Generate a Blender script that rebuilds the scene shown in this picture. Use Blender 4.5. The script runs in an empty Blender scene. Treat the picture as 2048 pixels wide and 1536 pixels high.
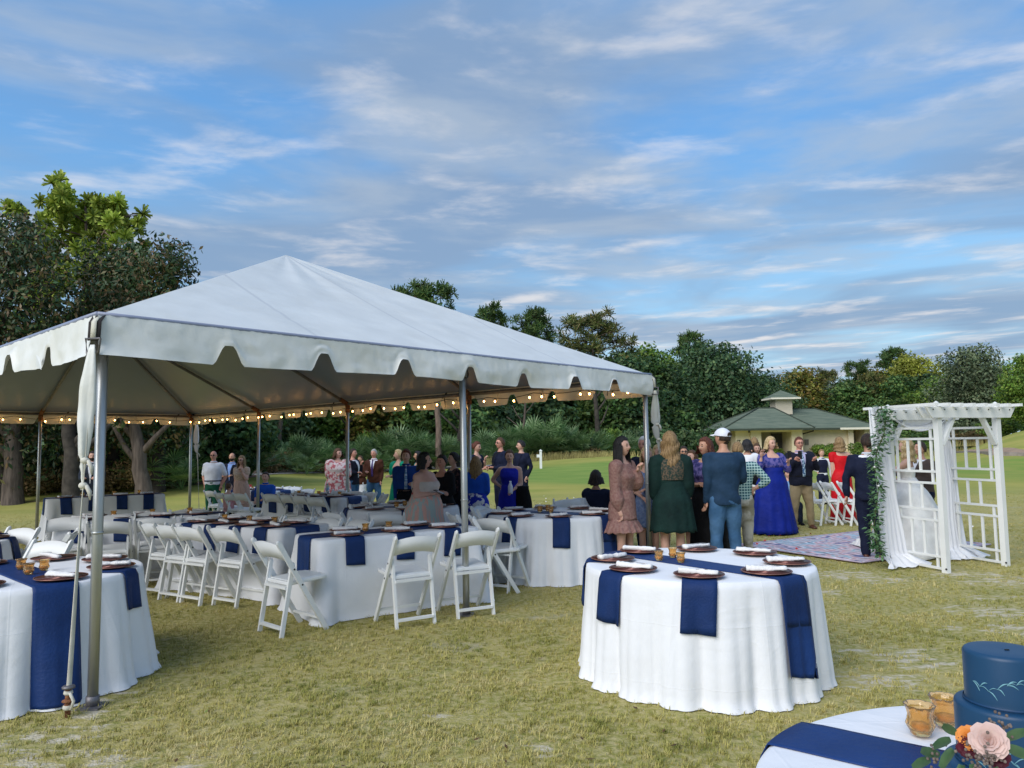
import bpy, bmesh, math, random
import numpy as np
from mathutils import Vector, Matrix, Euler, noise
R=math.radians; PI=math.pi
sc=bpy.context.scene; COL=sc.collection
rng=random.Random(7)
# ------------------------------------------------------------ camera
CH,CF,CP,CR=1.6,1498.0,0.0813,-0.015          # eye height, focal length (px of a 2048 wide picture), pitch, roll
cam_d=bpy.data.cameras.new('camera'); cam=bpy.data.objects.new('camera',cam_d); COL.objects.link(cam)
cam_d.sensor_width=36; cam_d.lens=36*CF/2048; cam_d.clip_end=3000; cam_d.clip_start=.05
CM=Matrix.Translation((0,0,CH))@Matrix.Rotation(PI/2+CP,4,'X')@Matrix.Rotation(CR,4,'Z')
cam.matrix_world=CM; sc.camera=cam
CMR=CM.to_3x3()
def ray(px,py): return (CMR@Vector(((px-1024)/CF,(768-py)/CF,-1))).normalized()
# ------------------------------------------------------------ world: evening sky with streaky cloud
SUN_EL,SUN_AZ=R(36),R(218)                       # azimuth the light comes from, clockwise from +Y
w=bpy.data.worlds.new("World"); sc.world=w; w.use_nodes=True
nt=w.node_tree; N=nt.nodes; L=nt.links; N.clear()
def node(t,**k):
    n=N.new(t)
    for a,b in k.items(): setattr(n,a,b)
    return n
out=node('ShaderNodeOutputWorld'); bg=node('ShaderNodeBackground'); bg.inputs[1].default_value=0.1
sky=node('ShaderNodeTexSky',sky_type='NISHITA'); sky.sun_disc=False; sky.sun_elevation=SUN_EL; sky.sun_rotation=SUN_AZ
sky.air_density=1.6; sky.dust_density=.6; sky.ozone_density=3.0
tc=node('ShaderNodeTexCoord'); sep=node('ShaderNodeSeparateXYZ'); L.new(tc.outputs['Generated'],sep.inputs[0])
def math_(op,a,b=None,c=None,clamp=False):
    n=node('ShaderNodeMath',operation=op); n.use_clamp=clamp
    for i,v in enumerate((a,b,c)):
        if v is None: continue
        if isinstance(v,(int,float)): n.inputs[i].default_value=v
        else: L.new(v,n.inputs[i])
    return n.outputs[0]
zz=math_('ADD',math_('MAXIMUM',sep.outputs[2],0),.075)
uu=math_('DIVIDE',sep.outputs[0],zz); v0=math_('DIVIDE',sep.outputs[1],zz)
vv=math_('ADD',v0,math_('MULTIPLY',math_('MULTIPLY',uu,uu),.10))      # bands of cloud bend up towards both sides
comb=node('ShaderNodeCombineXYZ'); L.new(uu,comb.inputs[0]); L.new(vv,comb.inputs[1])
def cloud(rot,scl,loc,detail,rough,dist,lo,hi,ns=1.0):
    m=node('ShaderNodeMapping'); m.inputs['Rotation'].default_value=(0,0,rot); m.inputs['Scale'].default_value=scl; m.inputs['Location'].default_value=loc
    L.new(comb.outputs[0],m.inputs[0])
    n=node('ShaderNodeTexNoise'); n.inputs['Scale'].default_value=ns; n.inputs['Detail'].default_value=detail
    n.inputs['Roughness'].default_value=rough; n.inputs['Distortion'].default_value=dist
    L.new(m.outputs[0],n.inputs[0])
    r=node('ShaderNodeMapRange',interpolation_type='SMOOTHSTEP'); r.inputs[1].default_value=lo; r.inputs[2].default_value=hi
    L.new(n.outputs[0],r.inputs[0]); return r.outputs[0]
def mix(f,a,b):
    n=node('ShaderNodeMix',data_type='RGBA')
    if isinstance(f,(int,float)): n.inputs[0].default_value=f
    else: L.new(f,n.inputs[0])
    for i,v in ((6,a),(7,b)):
        if isinstance(v,tuple): n.inputs[i].default_value=(*v,1)
        else: L.new(v,n.inputs[i])
    return n.outputs[2]
#CLOUDS
big=cloud(R(-8),(.50,.80,1),(3.1,1.7,0),5,.50,.5,.36,.60,1.1)
mid=cloud(R(-12),(.75,1.15,1),(7.3,4.2,2),6,.55,.25,.42,.68,1.9)
wisp=cloud(R(-6),(.80,1.25,1),(2.3,9.2,5),6,.56,.2,.49,.76,3.0)
blue=node('ShaderNodeMix',data_type='RGBA',blend_type='MULTIPLY'); blue.inputs[0].default_value=1
L.new(sky.outputs[0],blue.inputs[6]); blue.inputs[7].default_value=(1.0,1.0,1.12,1)
hz=node('ShaderNodeMapRange',interpolation_type='SMOOTHSTEP'); hz.inputs[1].default_value=0.0; hz.inputs[2].default_value=.45
L.new(sep.outputs[2],hz.inputs[0])
base=mix(hz.outputs[0],(1.35,2.85,4.1),(.40,1.62,3.65))
base=mix(.25,base,blue.outputs[2])
c1=mix(math_('MULTIPLY',big,.85),base,(1.30,1.86,2.75))
c2=mix(math_('MULTIPLY',mid,.62),c1,(2.25,2.70,3.30))
low=node('ShaderNodeMapRange',interpolation_type='SMOOTHSTEP'); low.inputs[1].default_value=.02; low.inputs[2].default_value=.30; low.inputs[3].default_value=1.0; low.inputs[4].default_value=.55; L.new(sep.outputs[2],low.inputs[0])
c3=mix(math_('MULTIPLY',wisp,low.outputs[0]),c2,(4.5,4.35,4.3))
L.new(c3,bg.inputs[0]); L.new(bg.outputs[0],out.inputs[0])
# ------------------------------------------------------------ sun (low, veiled by cloud: soft)
sd=bpy.data.lights.new('sun','SUN'); sun=bpy.data.objects.new('sun',sd); COL.objects.link(sun)
sd.energy=1.5; sd.angle=R(48); sd.color=(1.0,.96,.90)
sv=Vector((math.sin(SUN_AZ)*math.cos(SUN_EL),math.cos(SUN_AZ)*math.cos(SUN_EL),math.sin(SUN_EL)))
sun.rotation_euler=(-sv).to_track_quat('-Z','Y').to_euler()
vs=sc.view_settings; vs.view_transform='Standard'; vs.look='None'; vs.exposure=1.0; vs.gamma=1; vs.use_curve_mapping=False
try: sc.cycles.use_light_tree=True
except Exception: pass
sc.cycles.max_bounces=8; sc.cycles.transparent_max_bounces=12
# ------------------------------------------------------------ ground shape and pixel helpers
def sm(a,b,x):
    t=min(1,max(0,(x-a)/(b-a))); return t*t*(3-2*t)
def gz(x,y):
    h=-.2*sm(2.5,6,-x)*sm(13,18,y)*(1-sm(22,27,y))          # hollow behind the marquee
    h+=.75*math.exp(-(((x-7)/9)**2+((y-48)/11)**2))         # putting green knoll
    h+=2.3*sm(34,64,y)*sm(.56,.70,x/max(y,1))                # bank on the right
    h+=.35*sm(24,30,y)*sm(8,16,-x)
    h+=(noise.noise(Vector((x*.09,y*.09,3)))*.10)*sm(12,30,y)
    return h
def at(px,py,z=None):
    d=ray(px,py)
    if z is not None: t=(z-CH)/d.z; return Vector((d.x*t,d.y*t,z))
    t=.5
    while t<400:
        p=Vector((0,0,CH))+d*t
        if p.z<=gz(p.x,p.y): return Vector((p.x,p.y,gz(p.x,p.y)))
        t*=1.004
    return p
def atd(px,py,dep):
    d=ray(px,py); t=dep/d.y; return Vector((d.x*t,dep,CH+d.z*t))
def gp(px,dep):
    p=atd(px,890,dep); return Vector((p.x,p.y,gz(p.x,p.y)))
# ------------------------------------------------------------ materials
MATS={}
def mat(name,col,rough=.6,var=.12,scale=6,bump=0,bscale=40,metal=0,stretch=(1,1,1),col2=None,spec=.4,coord='Object',detail=3,contrast=(.35,.65),sheen=0,trans=0,emit=None,es=0,lo=0,alpha=1):
    if name in MATS: return MATS[name]
    m=bpy.data.materials.new(name); MATS[name]=m; m.use_nodes=True
    nt=m.node_tree; n=nt.nodes; l=nt.links; b=n['Principled BSDF']
    b.inputs['Roughness'].default_value=rough; b.inputs['Metallic'].default_value=metal
    b.inputs['Specular IOR Level'].default_value=spec
    if sheen: b.inputs['Sheen Weight'].default_value=sheen
    if alpha<1: b.inputs['Alpha'].default_value=alpha
    if emit: b.inputs['Emission Color'].default_value=(*emit,1); b.inputs['Emission Strength'].default_value=es
    t=n.new('ShaderNodeTexCoord'); mp=n.new('ShaderNodeMapping'); mp.inputs['Scale'].default_value=stretch
    if coord=='World':
        g=n.new('ShaderNodeNewGeometry'); l.new(g.outputs['Position'],mp.inputs[0])
    else: l.new(t.outputs[coord],mp.inputs[0])
    ns=n.new('ShaderNodeTexNoise'); ns.inputs['Scale'].default_value=scale; ns.inputs['Detail'].default_value=detail; l.new(mp.outputs[0],ns.inputs[0])
    cr=n.new('ShaderNodeMapRange'); cr.inputs[1].default_value=contrast[0]; cr.inputs[2].default_value=contrast[1]; l.new(ns.outputs[0],cr.inputs[0])
    mx=n.new('ShaderNodeMix'); mx.data_type='RGBA'; l.new(cr.outputs[0],mx.inputs[0])
    c2=col2 or tuple(min(1,c*(1+var)) for c in col); c1=col if col2 else tuple(c*(1-var) for c in col)
    mx.inputs[6].default_value=(*c1,1); mx.inputs[7].default_value=(*c2,1); l.new(mx.outputs[2],b.inputs['Base Color'])
    if bump:
        n2=n.new('ShaderNodeTexNoise'); n2.inputs['Scale'].default_value=bscale; n2.inputs['Detail'].default_value=4; l.new(mp.outputs[0],n2.inputs[0])
        bp=n.new('ShaderNodeBump'); bp.inputs['Strength'].default_value=bump; bp.inputs['Distance'].default_value=.02; l.new(n2.outputs[0],bp.inputs['Height']); l.new(bp.outputs[0],b.inputs['Normal'])
    if trans:
        tr=n.new('ShaderNodeBsdfTranslucent'); l.new(mx.outputs[2],tr.inputs[0]); ms=n.new('ShaderNodeMixShader'); ms.inputs[0].default_value=trans
        l.new(b.outputs[0],ms.inputs[1]); l.new(tr.outputs[0],ms.inputs[2]); l.new(ms.outputs[0],n['Material Output'].inputs[0])
    return m
# ------------------------------------------------------------ mesh builder and scene helpers
class MB:
    def __init__(s): s.v=[]; s.f=[]; s.m=[]; s.sm=[]
    def add(s,vs,fs,mi=0,smooth=True,M=None):
        o=len(s.v)
        if M is not None: vs=[M@Vector(v) for v in vs]
        s.v.extend([tuple(v) for v in vs])
        for f in fs: s.f.append(tuple(i+o for i in f)); s.m.append(mi); s.sm.append(smooth)
        return s
    def box(s,c,size,rot=None,mi=0,M=None):
        hx,hy,hz=[a/2 for a in size]; vs=[Vector((x,y,z)) for z in(-hz,hz) for y in(-hy,hy) for x in(-hx,hx)]
        if rot is not None: vs=[rot@v for v in vs]
        vs=[v+Vector(c) for v in vs]
        return s.add(vs,[(0,2,3,1),(4,5,7,6),(0,1,5,4),(2,6,7,3),(0,4,6,2),(1,3,7,5)],mi,False,M)
    def beam(s,a,b,wd,th,up=(0,0,1),mi=0,M=None):
        a=Vector(a);b=Vector(b); d=b-a; z=d.normalized(); x=z.cross(Vector(up))
        if x.length<1e-4: x=z.cross(Vector((0,1,0)))
        x.normalize(); y=x.cross(z)
        r=Matrix((x,y,z)).transposed()
        return s.box((a+b)/2,(wd,th,d.length),r,mi,M)
    def loft(s,rings,closed=True,caps=True,mi=0,smooth=True,M=None):
        n=len(rings[0]); vs=[p for r in rings for p in r]; fs=[]
        for i in range(len(rings)-1):
            for j in range(n if closed else n-1):
                k=(j+1)%n; fs.append((i*n+j,i*n+k,(i+1)*n+k,(i+1)*n+j))
        if caps and closed: fs.append(tuple(range(n-1,-1,-1))); fs.append(tuple((len(rings)-1)*n+j for j in range(n)))
        return s.add(vs,fs,mi,smooth,M)
    def tube(s,pts,rad,n=8,caps=True,mi=0,M=None,flat=1.0):
        pts=[Vector(p) for p in pts]; rings=[]; up=None
        if not hasattr(rad,'__len__'): rad=[rad]*len(pts)
        for i,p in enumerate(pts):
            d=(pts[min(i+1,len(pts)-1)]-pts[max(i-1,0)]).normalized()
            if up is None: up=Vector((0,0,1)) if abs(d.z)<.9 else Vector((0,1,0))
            x=d.cross(up); 
            if x.length<1e-3: x=d.cross(Vector((1,0,0)))
            x.normalize(); y=x.cross(d).normalized(); up=y
            rings.append([p+x*(rad[i]*math.cos(a))+y*(rad[i]*flat*math.sin(a)) for a in [2*PI*k/n for k in range(n)]])
        return s.loft(rings,True,caps,mi,True,M)
    def lathe(s,prof,n=16,c=(0,0,0),mi=0,caps=True,M=None,fn=None):
        rings=[]
        for r,z in prof:
            rings.append([Vector((c[0]+r*(fn(a,z) if fn else 1)*math.cos(a),c[1]+r*(fn(a,z) if fn else 1)*math.sin(a),c[2]+z)) for a in [2*PI*k/n for k in range(n)]])
        return s.loft(rings,True,caps,mi,True,M)
    def sphere(s,c,r,n=10,m=7,mi=0,M=None,scl=(1,1,1)):
        vs=[];fs=[]
        for i in range(m+1):
            t=PI*i/m
            for j in range(n):
                a=2*PI*j/n; vs.append((c[0]+r*scl[0]*math.sin(t)*math.cos(a),c[1]+r*scl[1]*math.sin(t)*math.sin(a),c[2]+r*scl[2]*math.cos(t)))
        for i in range(m):
            for j in range(n):
                k=(j+1)%n; fs.append((i*n+j,(i+1)*n+j,(i+1)*n+k,i*n+k))
        return s.add(vs,fs,mi,True,M)
    def grid(s,P,closed=False,mi=0,smooth=True,M=None):   # P: rows of points
        return s.loft(P,closed,False,mi,smooth,M)
    def mesh(s,name,mats):
        me=bpy.data.meshes.new(name); me.from_pydata(s.v,[],s.f)
        for m in (mats if isinstance(mats,(list,tuple)) else [mats]): me.materials.append(m)
        me.polygons.foreach_set('material_index',s.m); me.polygons.foreach_set('use_smooth',s.sm); me.update()
        return me
    def build(s,name,mats,parent=None,**k): return link(name,s.mesh(name,mats),parent,**k)
def link(name,me,parent=None,loc=None,rz=0,label=None,cat=None,group=None,kind=None,scale=None):
    o=bpy.data.objects.new(name,me); COL.objects.link(o)
    if parent is not None: o.parent=parent
    if loc is not None: o.location=loc
    if rz: o.rotation_euler=(0,0,rz)
    if scale: o.scale=(scale,)*3 if not hasattr(scale,'__len__') else scale
    tag(o,label,cat,group,kind); return o
def tag(o,label=None,cat=None,group=None,kind=None):
    for k,v in (('label',label),('category',cat),('group',group),('kind',kind)):
        if v: o[k]=v
    return o
def thing(name,label,cat,loc=(0,0,0),rz=0,group=None): return link(name,None,None,loc,rz,label,cat,group)
def kids(o): return [c for c in ALLKIDS.get(o,[])]
def dup(root,loc,rz,label=None,group=None,scale=None):
    r=root.copy(); COL.objects.link(r); r.location=loc; r.rotation_euler=(0,0,rz)
    if scale: r.scale=(scale,)*3
    if label: r['label']=label
    if group: r['group']=group
    for ch in root.children:
        c=ch.copy(); COL.objects.link(c); c.parent=r
        for g in ch.children:
            d=g.copy(); COL.objects.link(d); d.parent=c
    return r
def adopt_shape(o): pass
WHITE=mat('white_resin',(.80,.81,.80),.42,.03,3)
# ============================================================ GROUND
def ground_mat():
    m=bpy.data.materials.new('dormant_lawn'); m.use_nodes=True; nt=m.node_tree; n=nt.nodes; l=nt.links; b=n['Principled BSDF']
    b.inputs['Roughness'].default_value=.95; b.inputs['Specular IOR Level'].default_value=.1
    g=n.new('ShaderNodeNewGeometry')
    def ns(sc_,det=4,st=(1,1,1),lo=.4,hi=.6,rough=.5):
        mp=n.new('ShaderNodeMapping'); mp.inputs['Scale'].default_value=st; l.new(g.outputs['Position'],mp.inputs[0])
        t=n.new('ShaderNodeTexNoise'); t.inputs['Scale'].default_value=sc_; t.inputs['Detail'].default_value=det; t.inputs['Roughness'].default_value=rough; l.new(mp.outputs[0],t.inputs[0])
        r=n.new('ShaderNodeMapRange'); r.inputs[1].default_value=lo; r.inputs[2].default_value=hi; l.new(t.outputs[0],r.inputs[0]); return r.outputs[0]
    def mx(f,a,c,mode='MIX'):
        q=n.new('ShaderNodeMix'); q.data_type='RGBA'; q.blend_type=mode
        if isinstance(f,float): q.inputs[0].default_value=f
        else: l.new(f,q.inputs[0])
        for i,v in ((6,a),(7,c)):
            if isinstance(v,tuple): q.inputs[i].default_value=(*v,1)
            else: l.new(v,q.inputs[i])
        return q.outputs[2]
    c=mx(ns(.35,5),(.42,.36,.12),(.30,.28,.075))
    c=mx(ns(2.2,5,lo=.42,hi=.66),c,(.225,.235,.06))
    c=mx(ns(22,4,lo=.38,hi=.66),c,(.50,.43,.21))
    c=mx(ns(1.1,6,lo=.60,hi=.70,rough=.6),c,(.46,.41,.27))
    wa=n.new('ShaderNodeAttribute'); wa.attribute_name='wear'; q1=n.new('ShaderNodeMath'); q1.operation='MULTIPLY_ADD'; l.new(ns(7,6,st=(.7,1.6,1),lo=.25,hi=.75,rough=.62),q1.inputs[0]); q1.inputs[1].default_value=1.25; wz=n.new('ShaderNodeMath'); wz.operation='MULTIPLY'; wz.inputs[1].default_value=.55; l.new(wa.outputs['Fac'],wz.inputs[0]); l.new(wz.outputs[0],q1.inputs[2])
    q2=n.new('ShaderNodeMapRange'); q2.interpolation_type='SMOOTHSTEP'; q2.inputs[1].default_value=.98; q2.inputs[2].default_value=1.32; l.new(q1.outputs[0],q2.inputs[0]); q3=n.new('ShaderNodeMath'); q3.operation='MULTIPLY'; l.new(q2.outputs[0],q3.inputs[0]); q4=n.new('ShaderNodeMapRange'); q4.inputs[1].default_value=.02; q4.inputs[2].default_value=.25; l.new(wa.outputs['Fac'],q4.inputs[0]); l.new(q4.outputs[0],q3.inputs[1])
    c=mx(q3.outputs[0],c,mx(ns(30,4),(.50,.44,.31),(.64,.58,.45)))
    # putting green: smooth bright turf on the knoll
    s=n.new('ShaderNodeSeparateXYZ'); l.new(g.outputs['Position'],s.inputs[0])
    def ma(op,a,bb=None,cl=False):
        q=n.new('ShaderNodeMath'); q.operation=op; q.use_clamp=cl
        for i,v in enumerate((a,bb)):
            if v is None: continue
            if isinstance(v,(int,float)): q.inputs[i].default_value=v
            else: l.new(v,q.inputs[i])
        return q.outputs[0]
    def ell(cx,cy,rx,ry,wob,soft):
        x=ma('DIVIDE',ma('SUBTRACT',s.outputs[0],cx),rx); y=ma('DIVIDE',ma('SUBTRACT',s.outputs[1],cy),ry)
        d=ma('ADD',ma('MULTIPLY',x,x),ma('MULTIPLY',y,y)); d=ma('ADD',d,ma('MULTIPLY',ns(.15,3,lo=0,hi=1),wob))
        r=n.new('ShaderNodeMapRange'); r.inputs[1].default_value=1+wob*.5-soft; r.inputs[2].default_value=1+wob*.5+soft; r.inputs[3].default_value=1; r.inputs[4].default_value=0; l.new(d,r.inputs[0]); return r.outputs[0]
    fair=mx(ns(.25,4,(1,2.5,1)),(.30,.32,.075),(.40,.37,.10))
    far=n.new('ShaderNodeMapRange'); far.inputs[1].default_value=17; far.inputs[2].default_value=26; l.new(s.outputs[1],far.inputs[0])
    c=mx(far.outputs[0],c,fair)
    grn=mx(ns(.5,3,(1,3,1)),(.19,.29,.065),(.25,.33,.08))
    c=mx(ell(7,36,9,7.5,.7,.30),c,grn)
    c=mx(ell(22,38,9,10,.7,.4),c,mx(ns(.4,3),(.21,.31,.06),(.30,.33,.08)))
    l.new(c,b.inputs['Base Color'])
    t=n.new('ShaderNodeTexNoise'); t.inputs['Scale'].default_value=70; t.inputs['Detail'].default_value=5; l.new(g.outputs['Position'],t.inputs[0])
    bp=n.new('ShaderNodeBump'); bp.inputs['Strength'].default_value=.7; bp.inputs['Distance'].default_value=.02; l.new(t.outputs[0],bp.inputs['Height']); l.new(bp.outputs[0],b.inputs['Normal'])
    return m
GM=ground_mat()
SAND=[(40,1490,.32,.14),(170,1465,.24,.12),(185,1505,.20,.10),(60,1530,.25,.1),(215,1400,.26,.14),(1690,1150,.62,.34),(1770,1160,.4,.22),(1640,1185,.4,.14),(1810,1310,.36,.18),
 (1770,1362,.42,.17),(1850,1330,.34,.13),(1720,1372,.32,.1),(1990,1225,.55,.26),(2040,1260,.4,.2),(1925,1150,.6,.25),(2010,1165,.6,.25),(1560,1130,.3,.12),(385,1535,.2,.08),(235,1530,.22,.09),(1900,1260,.25,.1),(1700,1300,.2,.07),(1985,1195,.35,.12),(150,1430,.2,.09),(500,1500,.18,.06),(900,1440,.2,.06),(1100,1500,.16,.06)]
sandpts=[(lambda p:(p.x,p.y,rx,ry))(at(px,py)) for px,py,rx,ry in SAND]
def sandf(x,y):
    b=0
    for sx,sy,rx,ry in sandpts:
        if abs(x-sx)<rx*1.6 and abs(y-sy)<ry*3: b=max(b,1-.62*(((x-sx)/rx)**2+((y-sy)/(ry*1.35))**2))
    return max(0,b)

xs=[-900,-400,-200,-120]+[x*1.0 for x in range(-80,-6)]+[-6+x*.11 for x in range(0,146)]+[x*1.0 for x in range(11,81)]+[120,200,400,900]
ys=[-60,-30,-10,-5,0,1]+[1.5+y*.11 for y in range(0,114)]+[14.2+y*.75 for y in range(0,129)]+[120,150,200,300,500,1200]
mb=MB(); mb.grid([[Vector((x,y,gz(x,y))) for x in xs] for y in ys]); mb.f=[f[::-1] for f in mb.f]
me=mb.mesh('ground',GM); at_=me.attributes.new('wear','FLOAT','POINT'); at_.data.foreach_set('value',[sandf(q[0],q[1]) if q[1]<15 and abs(q[0])<12 else 0 for q in mb.v]); link('ground',me,kind='structure')
# mulch bed edge under the trees on the left, pine straw and the cart path behind
MULCH=mat('pine_straw_mulch',(.10,.05,.032),.95,.3,14,1.0,60,col2=(.22,.13,.08),coord='World',detail=6)
def strip(name,pts_near,pts_far,dz,m,mname=None,n=60):
    A=[at(*p) for p in pts_near]; B=[at(*p) for p in pts_far]
    def samp(P,t):
        k=t*(len(P)-1); i=min(int(k),len(P)-2); return P[i].lerp(P[i+1],k-i)
    rows=[]
    for r in range(9):
        row=[]
        for k in range(n+1):
            p=samp(A,k/n).lerp(samp(B,k/n),r/8)
            if r in(0,8): p=p+Vector((0,noise.noise(Vector((p.x*.9,p.y*.9,r)))*.35,0))
            row.append(Vector((p.x,p.y,gz(p.x,p.y)+dz)))
        rows.append(row)
    mb=MB(); mb.grid(rows); mb.f=[f[::-1] for f in mb.f]
    return mb.build(name,m,kind='structure')
strip('mulch_bed',[(-420,1030),(-60,1013),(120,1000),(300,982),(430,968),(560,946),(700,938)],[(-420,925),(-60,925),(120,925),(300,925),(430,924),(560,922),(700,917)],.012,MULCH)
strip('pine_straw_bed',[(440,955),(600,938),(760,930),(900,927),(1010,922),(1190,916)],[(440,921),(600,918),(760,915),(900,913),(1010,912),(1190,909)],.02,mat('pine_straw',(.20,.10,.055),.95,.3,10,1,40,col2=(.33,.18,.10),coord='World',detail=6))
strip('cart_path',[(455,953),(560,949),(700,945),(850,940),(960,934),(1010,929)],[(455,946),(560,942),(700,938.5),(850,935),(960,930),(1010,926.5)],.03,mat('cart_path_concrete',(.40,.37,.33),.9,.15,2,.3,50,coord='World'))
strip('sand_bunker',[(1895,905),(1960,908),(2060,912),(2160,916)],[(1895,900),(1960,901),(2060,903),(2160,905)],.03,mat('bunker_sand',(.36,.25,.17),.95,.15,2,.3,50,coord='World'))
mb=MB()                                                          # low timber edge of the right bank
for a,b in (((1905,907),(1985,911)),((1995,912),(2100,917))):
    p,q=at(*a),at(*b); mb.beam(p+Vector((0,0,.12)),q+Vector((0,0,.12)),.25,.25)
mb.build('timber_edging',mat('weathered_timber',(.32,.27,.24),.9,.2,3),label='low weathered timber edging along the right-hand bank behind the arbor',cat='edging')
# grass blades: one scattered object near the camera
def grass_tuft(name,seed,n,h,w,m):
    r=random.Random(seed); vs=[];fs=[]
    for i in range(n):
        a=r.uniform(0,2*PI); d=r.uniform(0,.035); x,y=d*math.cos(a),d*math.sin(a); b=r.uniform(0,2*PI); lean=r.uniform(.2,1.3)*h; hh=h*r.uniform(.5,1.1)
        dx,dy=math.cos(b),math.sin(b); px_,py_=-dy*w/2,dx*w/2; o=len(vs)
        vs+=[(x-px_,y-py_,-.004),(x+px_,y+py_,-.004),(x+dx*lean*.4+px_*.8,y+dy*lean*.4+py_*.8,hh*.6),(x+dx*lean*.4-px_*.8,y+dy*lean*.4-py_*.8,hh*.6),(x+dx*lean,y+dy*lean,hh*r.uniform(.7,1))]
        fs+=[(o,o+1,o+2,o+3),(o+3,o+2,o+4)]
    me=bpy.data.meshes.new(name); me.from_pydata(vs,[],fs); me.materials.append(m); return me
def blade_mat():
    m=bpy.data.materials.new('grass_blade'); m.use_nodes=True; nt=m.node_tree; n=nt.nodes; l=nt.links; b=n['Principled BSDF']; b.inputs['Roughness'].default_value=.8; b.inputs['Specular IOR Level'].default_value=.15
    g=n.new('ShaderNodeNewGeometry'); oi=n.new('ShaderNodeObjectInfo')
    t=n.new('ShaderNodeTexNoise'); t.inputs['Scale'].default_value=.9; t.inputs['Detail'].default_value=5; l.new(g.outputs['Position'],t.inputs[0])
    t2=n.new('ShaderNodeTexNoise'); t2.inputs['Scale'].default_value=16; t2.inputs['Detail'].default_value=3; l.new(g.outputs['Position'],t2.inputs[0])
    ad=n.new('ShaderNodeMath'); ad.operation='MULTIPLY_ADD'; ad.inputs[1].default_value=.55; l.new(t.outputs[0],ad.inputs[0])
    a2=n.new('ShaderNodeMath'); a2.operation='MULTIPLY'; a2.inputs[1].default_value=.45; l.new(t2.outputs[0],a2.inputs[0]); l.new(a2.outputs[0],ad.inputs[2])
    r=n.new('ShaderNodeValToRGB'); l.new(ad.outputs[0],r.inputs[0]); e=r.color_ramp.elements
    e[0].position=.36; e[0].color=(.19,.215,.05,1); e[1].position=.62; e[1].color=(.62,.53,.26,1)
    k=r.color_ramp.elements.new(.46); k.color=(.36,.335,.095,1); k=r.color_ramp.elements.new(.54); k.color=(.48,.42,.15,1)
    l.new(r.outputs[0],b.inputs['Base Color'])
    return m
BLM=blade_mat()
def grass():
    r=random.Random(3); P=[]
    dens=[(1.2,4.5,620),(4.5,7,400),(7,10,210),(10,15,90),(15,22,30)]
    for d0,d1,dn in dens:
        half=.86; area=(d1*d1-d0*d0)*half
        for i in range(int(area*dn)):
            y=math.sqrt(r.uniform(d0*d0,d1*d1)); x=r.uniform(-half,half)*y
            k=sandf(x,y)
            if k>0 and r.random()<k*.75: continue
            if noise.noise(Vector((x*2.3,y*2.3,8)))<-.32 and r.random()<.6: continue
            P.append((x,y,gz(x,y)))
    me=bpy.data.meshes.new('grass'); me.from_pydata(P,[],[]); o=link('grass',me,kind='stuff',label='short dormant straw and green grass covering the foreground lawn',cat='grass')
    src=bpy.data.collections.new('grass_source')
    objs=[]
    for k in range(5):
        q=bpy.data.objects.new('grass_tuft',grass_tuft('grass_tuft',k,11,.026,.0040,BLM)); src.objects.link(q)
    ng=bpy.data.node_groups.new('scatter_grass','GeometryNodeTree'); ng.interface.new_socket('Geometry',in_out='INPUT',socket_type='NodeSocketGeometry'); ng.interface.new_socket('Geometry',in_out='OUTPUT',socket_type='NodeSocketGeometry')
    n=ng.nodes; l=ng.links; gi=n.new('NodeGroupInput'); go=n.new('NodeGroupOutput'); ip=n.new('GeometryNodeInstanceOnPoints'); ci=n.new('GeometryNodeCollectionInfo')
    ci.inputs[0].default_value=src; ci.inputs['Separate Children'].default_value=True; ci.inputs['Reset Children'].default_value=True
    ip.inputs['Pick Instance'].default_value=True
    rv=n.new('FunctionNodeRandomValue'); rv.data_type='FLOAT_VECTOR'; rv.inputs[0].default_value=(-.15,-.15,0); rv.inputs[1].default_value=(.15,.15,6.28)
    rs=n.new('FunctionNodeRandomValue'); rs.data_type='FLOAT'; rs.inputs[2].default_value=.6; rs.inputs[3].default_value=1.35
    l.new(gi.outputs[0],ip.inputs['Points']); l.new(ci.outputs[0],ip.inputs['Instance']); l.new(rv.outputs[0],ip.inputs['Rotation']); l.new(rs.outputs[1],ip.inputs['Scale']); l.new(ip.outputs[0],go.inputs[0])
    md=o.modifiers.new('scatter','NODES'); md.node_group=ng
grass()
# ============================================================ FRAME TENT
TH=.8319; TS=Vector((math.cos(TH),math.sin(TH),0)); TL=Vector((-math.sin(TH),math.cos(TH),0)); T0=Vector((-2.663,4.846,0)); BAY=3.251; EAVE=2.474; PEAK=4.074
def tw(i,j,z): return T0+TS*(BAY*i)+TL*(BAY*j)+Vector((0,0,z))
VINYL=mat('white_vinyl',(.70,.71,.69),.38,.05,2.5,.25,3.5,spec=.5,detail=5)
INNER=(.40,.41,.45)
DIRTY=mat('weathered_vinyl',(.66,.66,.60),.45,.08,3,.45,5,col2=(.78,.79,.77),spec=.45,detail=6,contrast=(.3,.7))
GALV=mat('galvanised_steel',(.46,.47,.46),.42,.12,9,metal=.75,stretch=(1,1,.2))
DSTEEL=mat('dull_steel_tube',(.20,.19,.20),.5,.15,9,metal=.6)
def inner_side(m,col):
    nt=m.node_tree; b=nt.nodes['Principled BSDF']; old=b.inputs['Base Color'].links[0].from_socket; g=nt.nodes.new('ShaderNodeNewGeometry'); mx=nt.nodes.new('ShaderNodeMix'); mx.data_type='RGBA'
    nt.links.new(g.outputs['Backfacing'],mx.inputs[0]); nt.links.new(old,mx.inputs[6]); mx.inputs[7].default_value=(*col,1); nt.links.new(mx.outputs[2],b.inputs['Base Color'])
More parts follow.
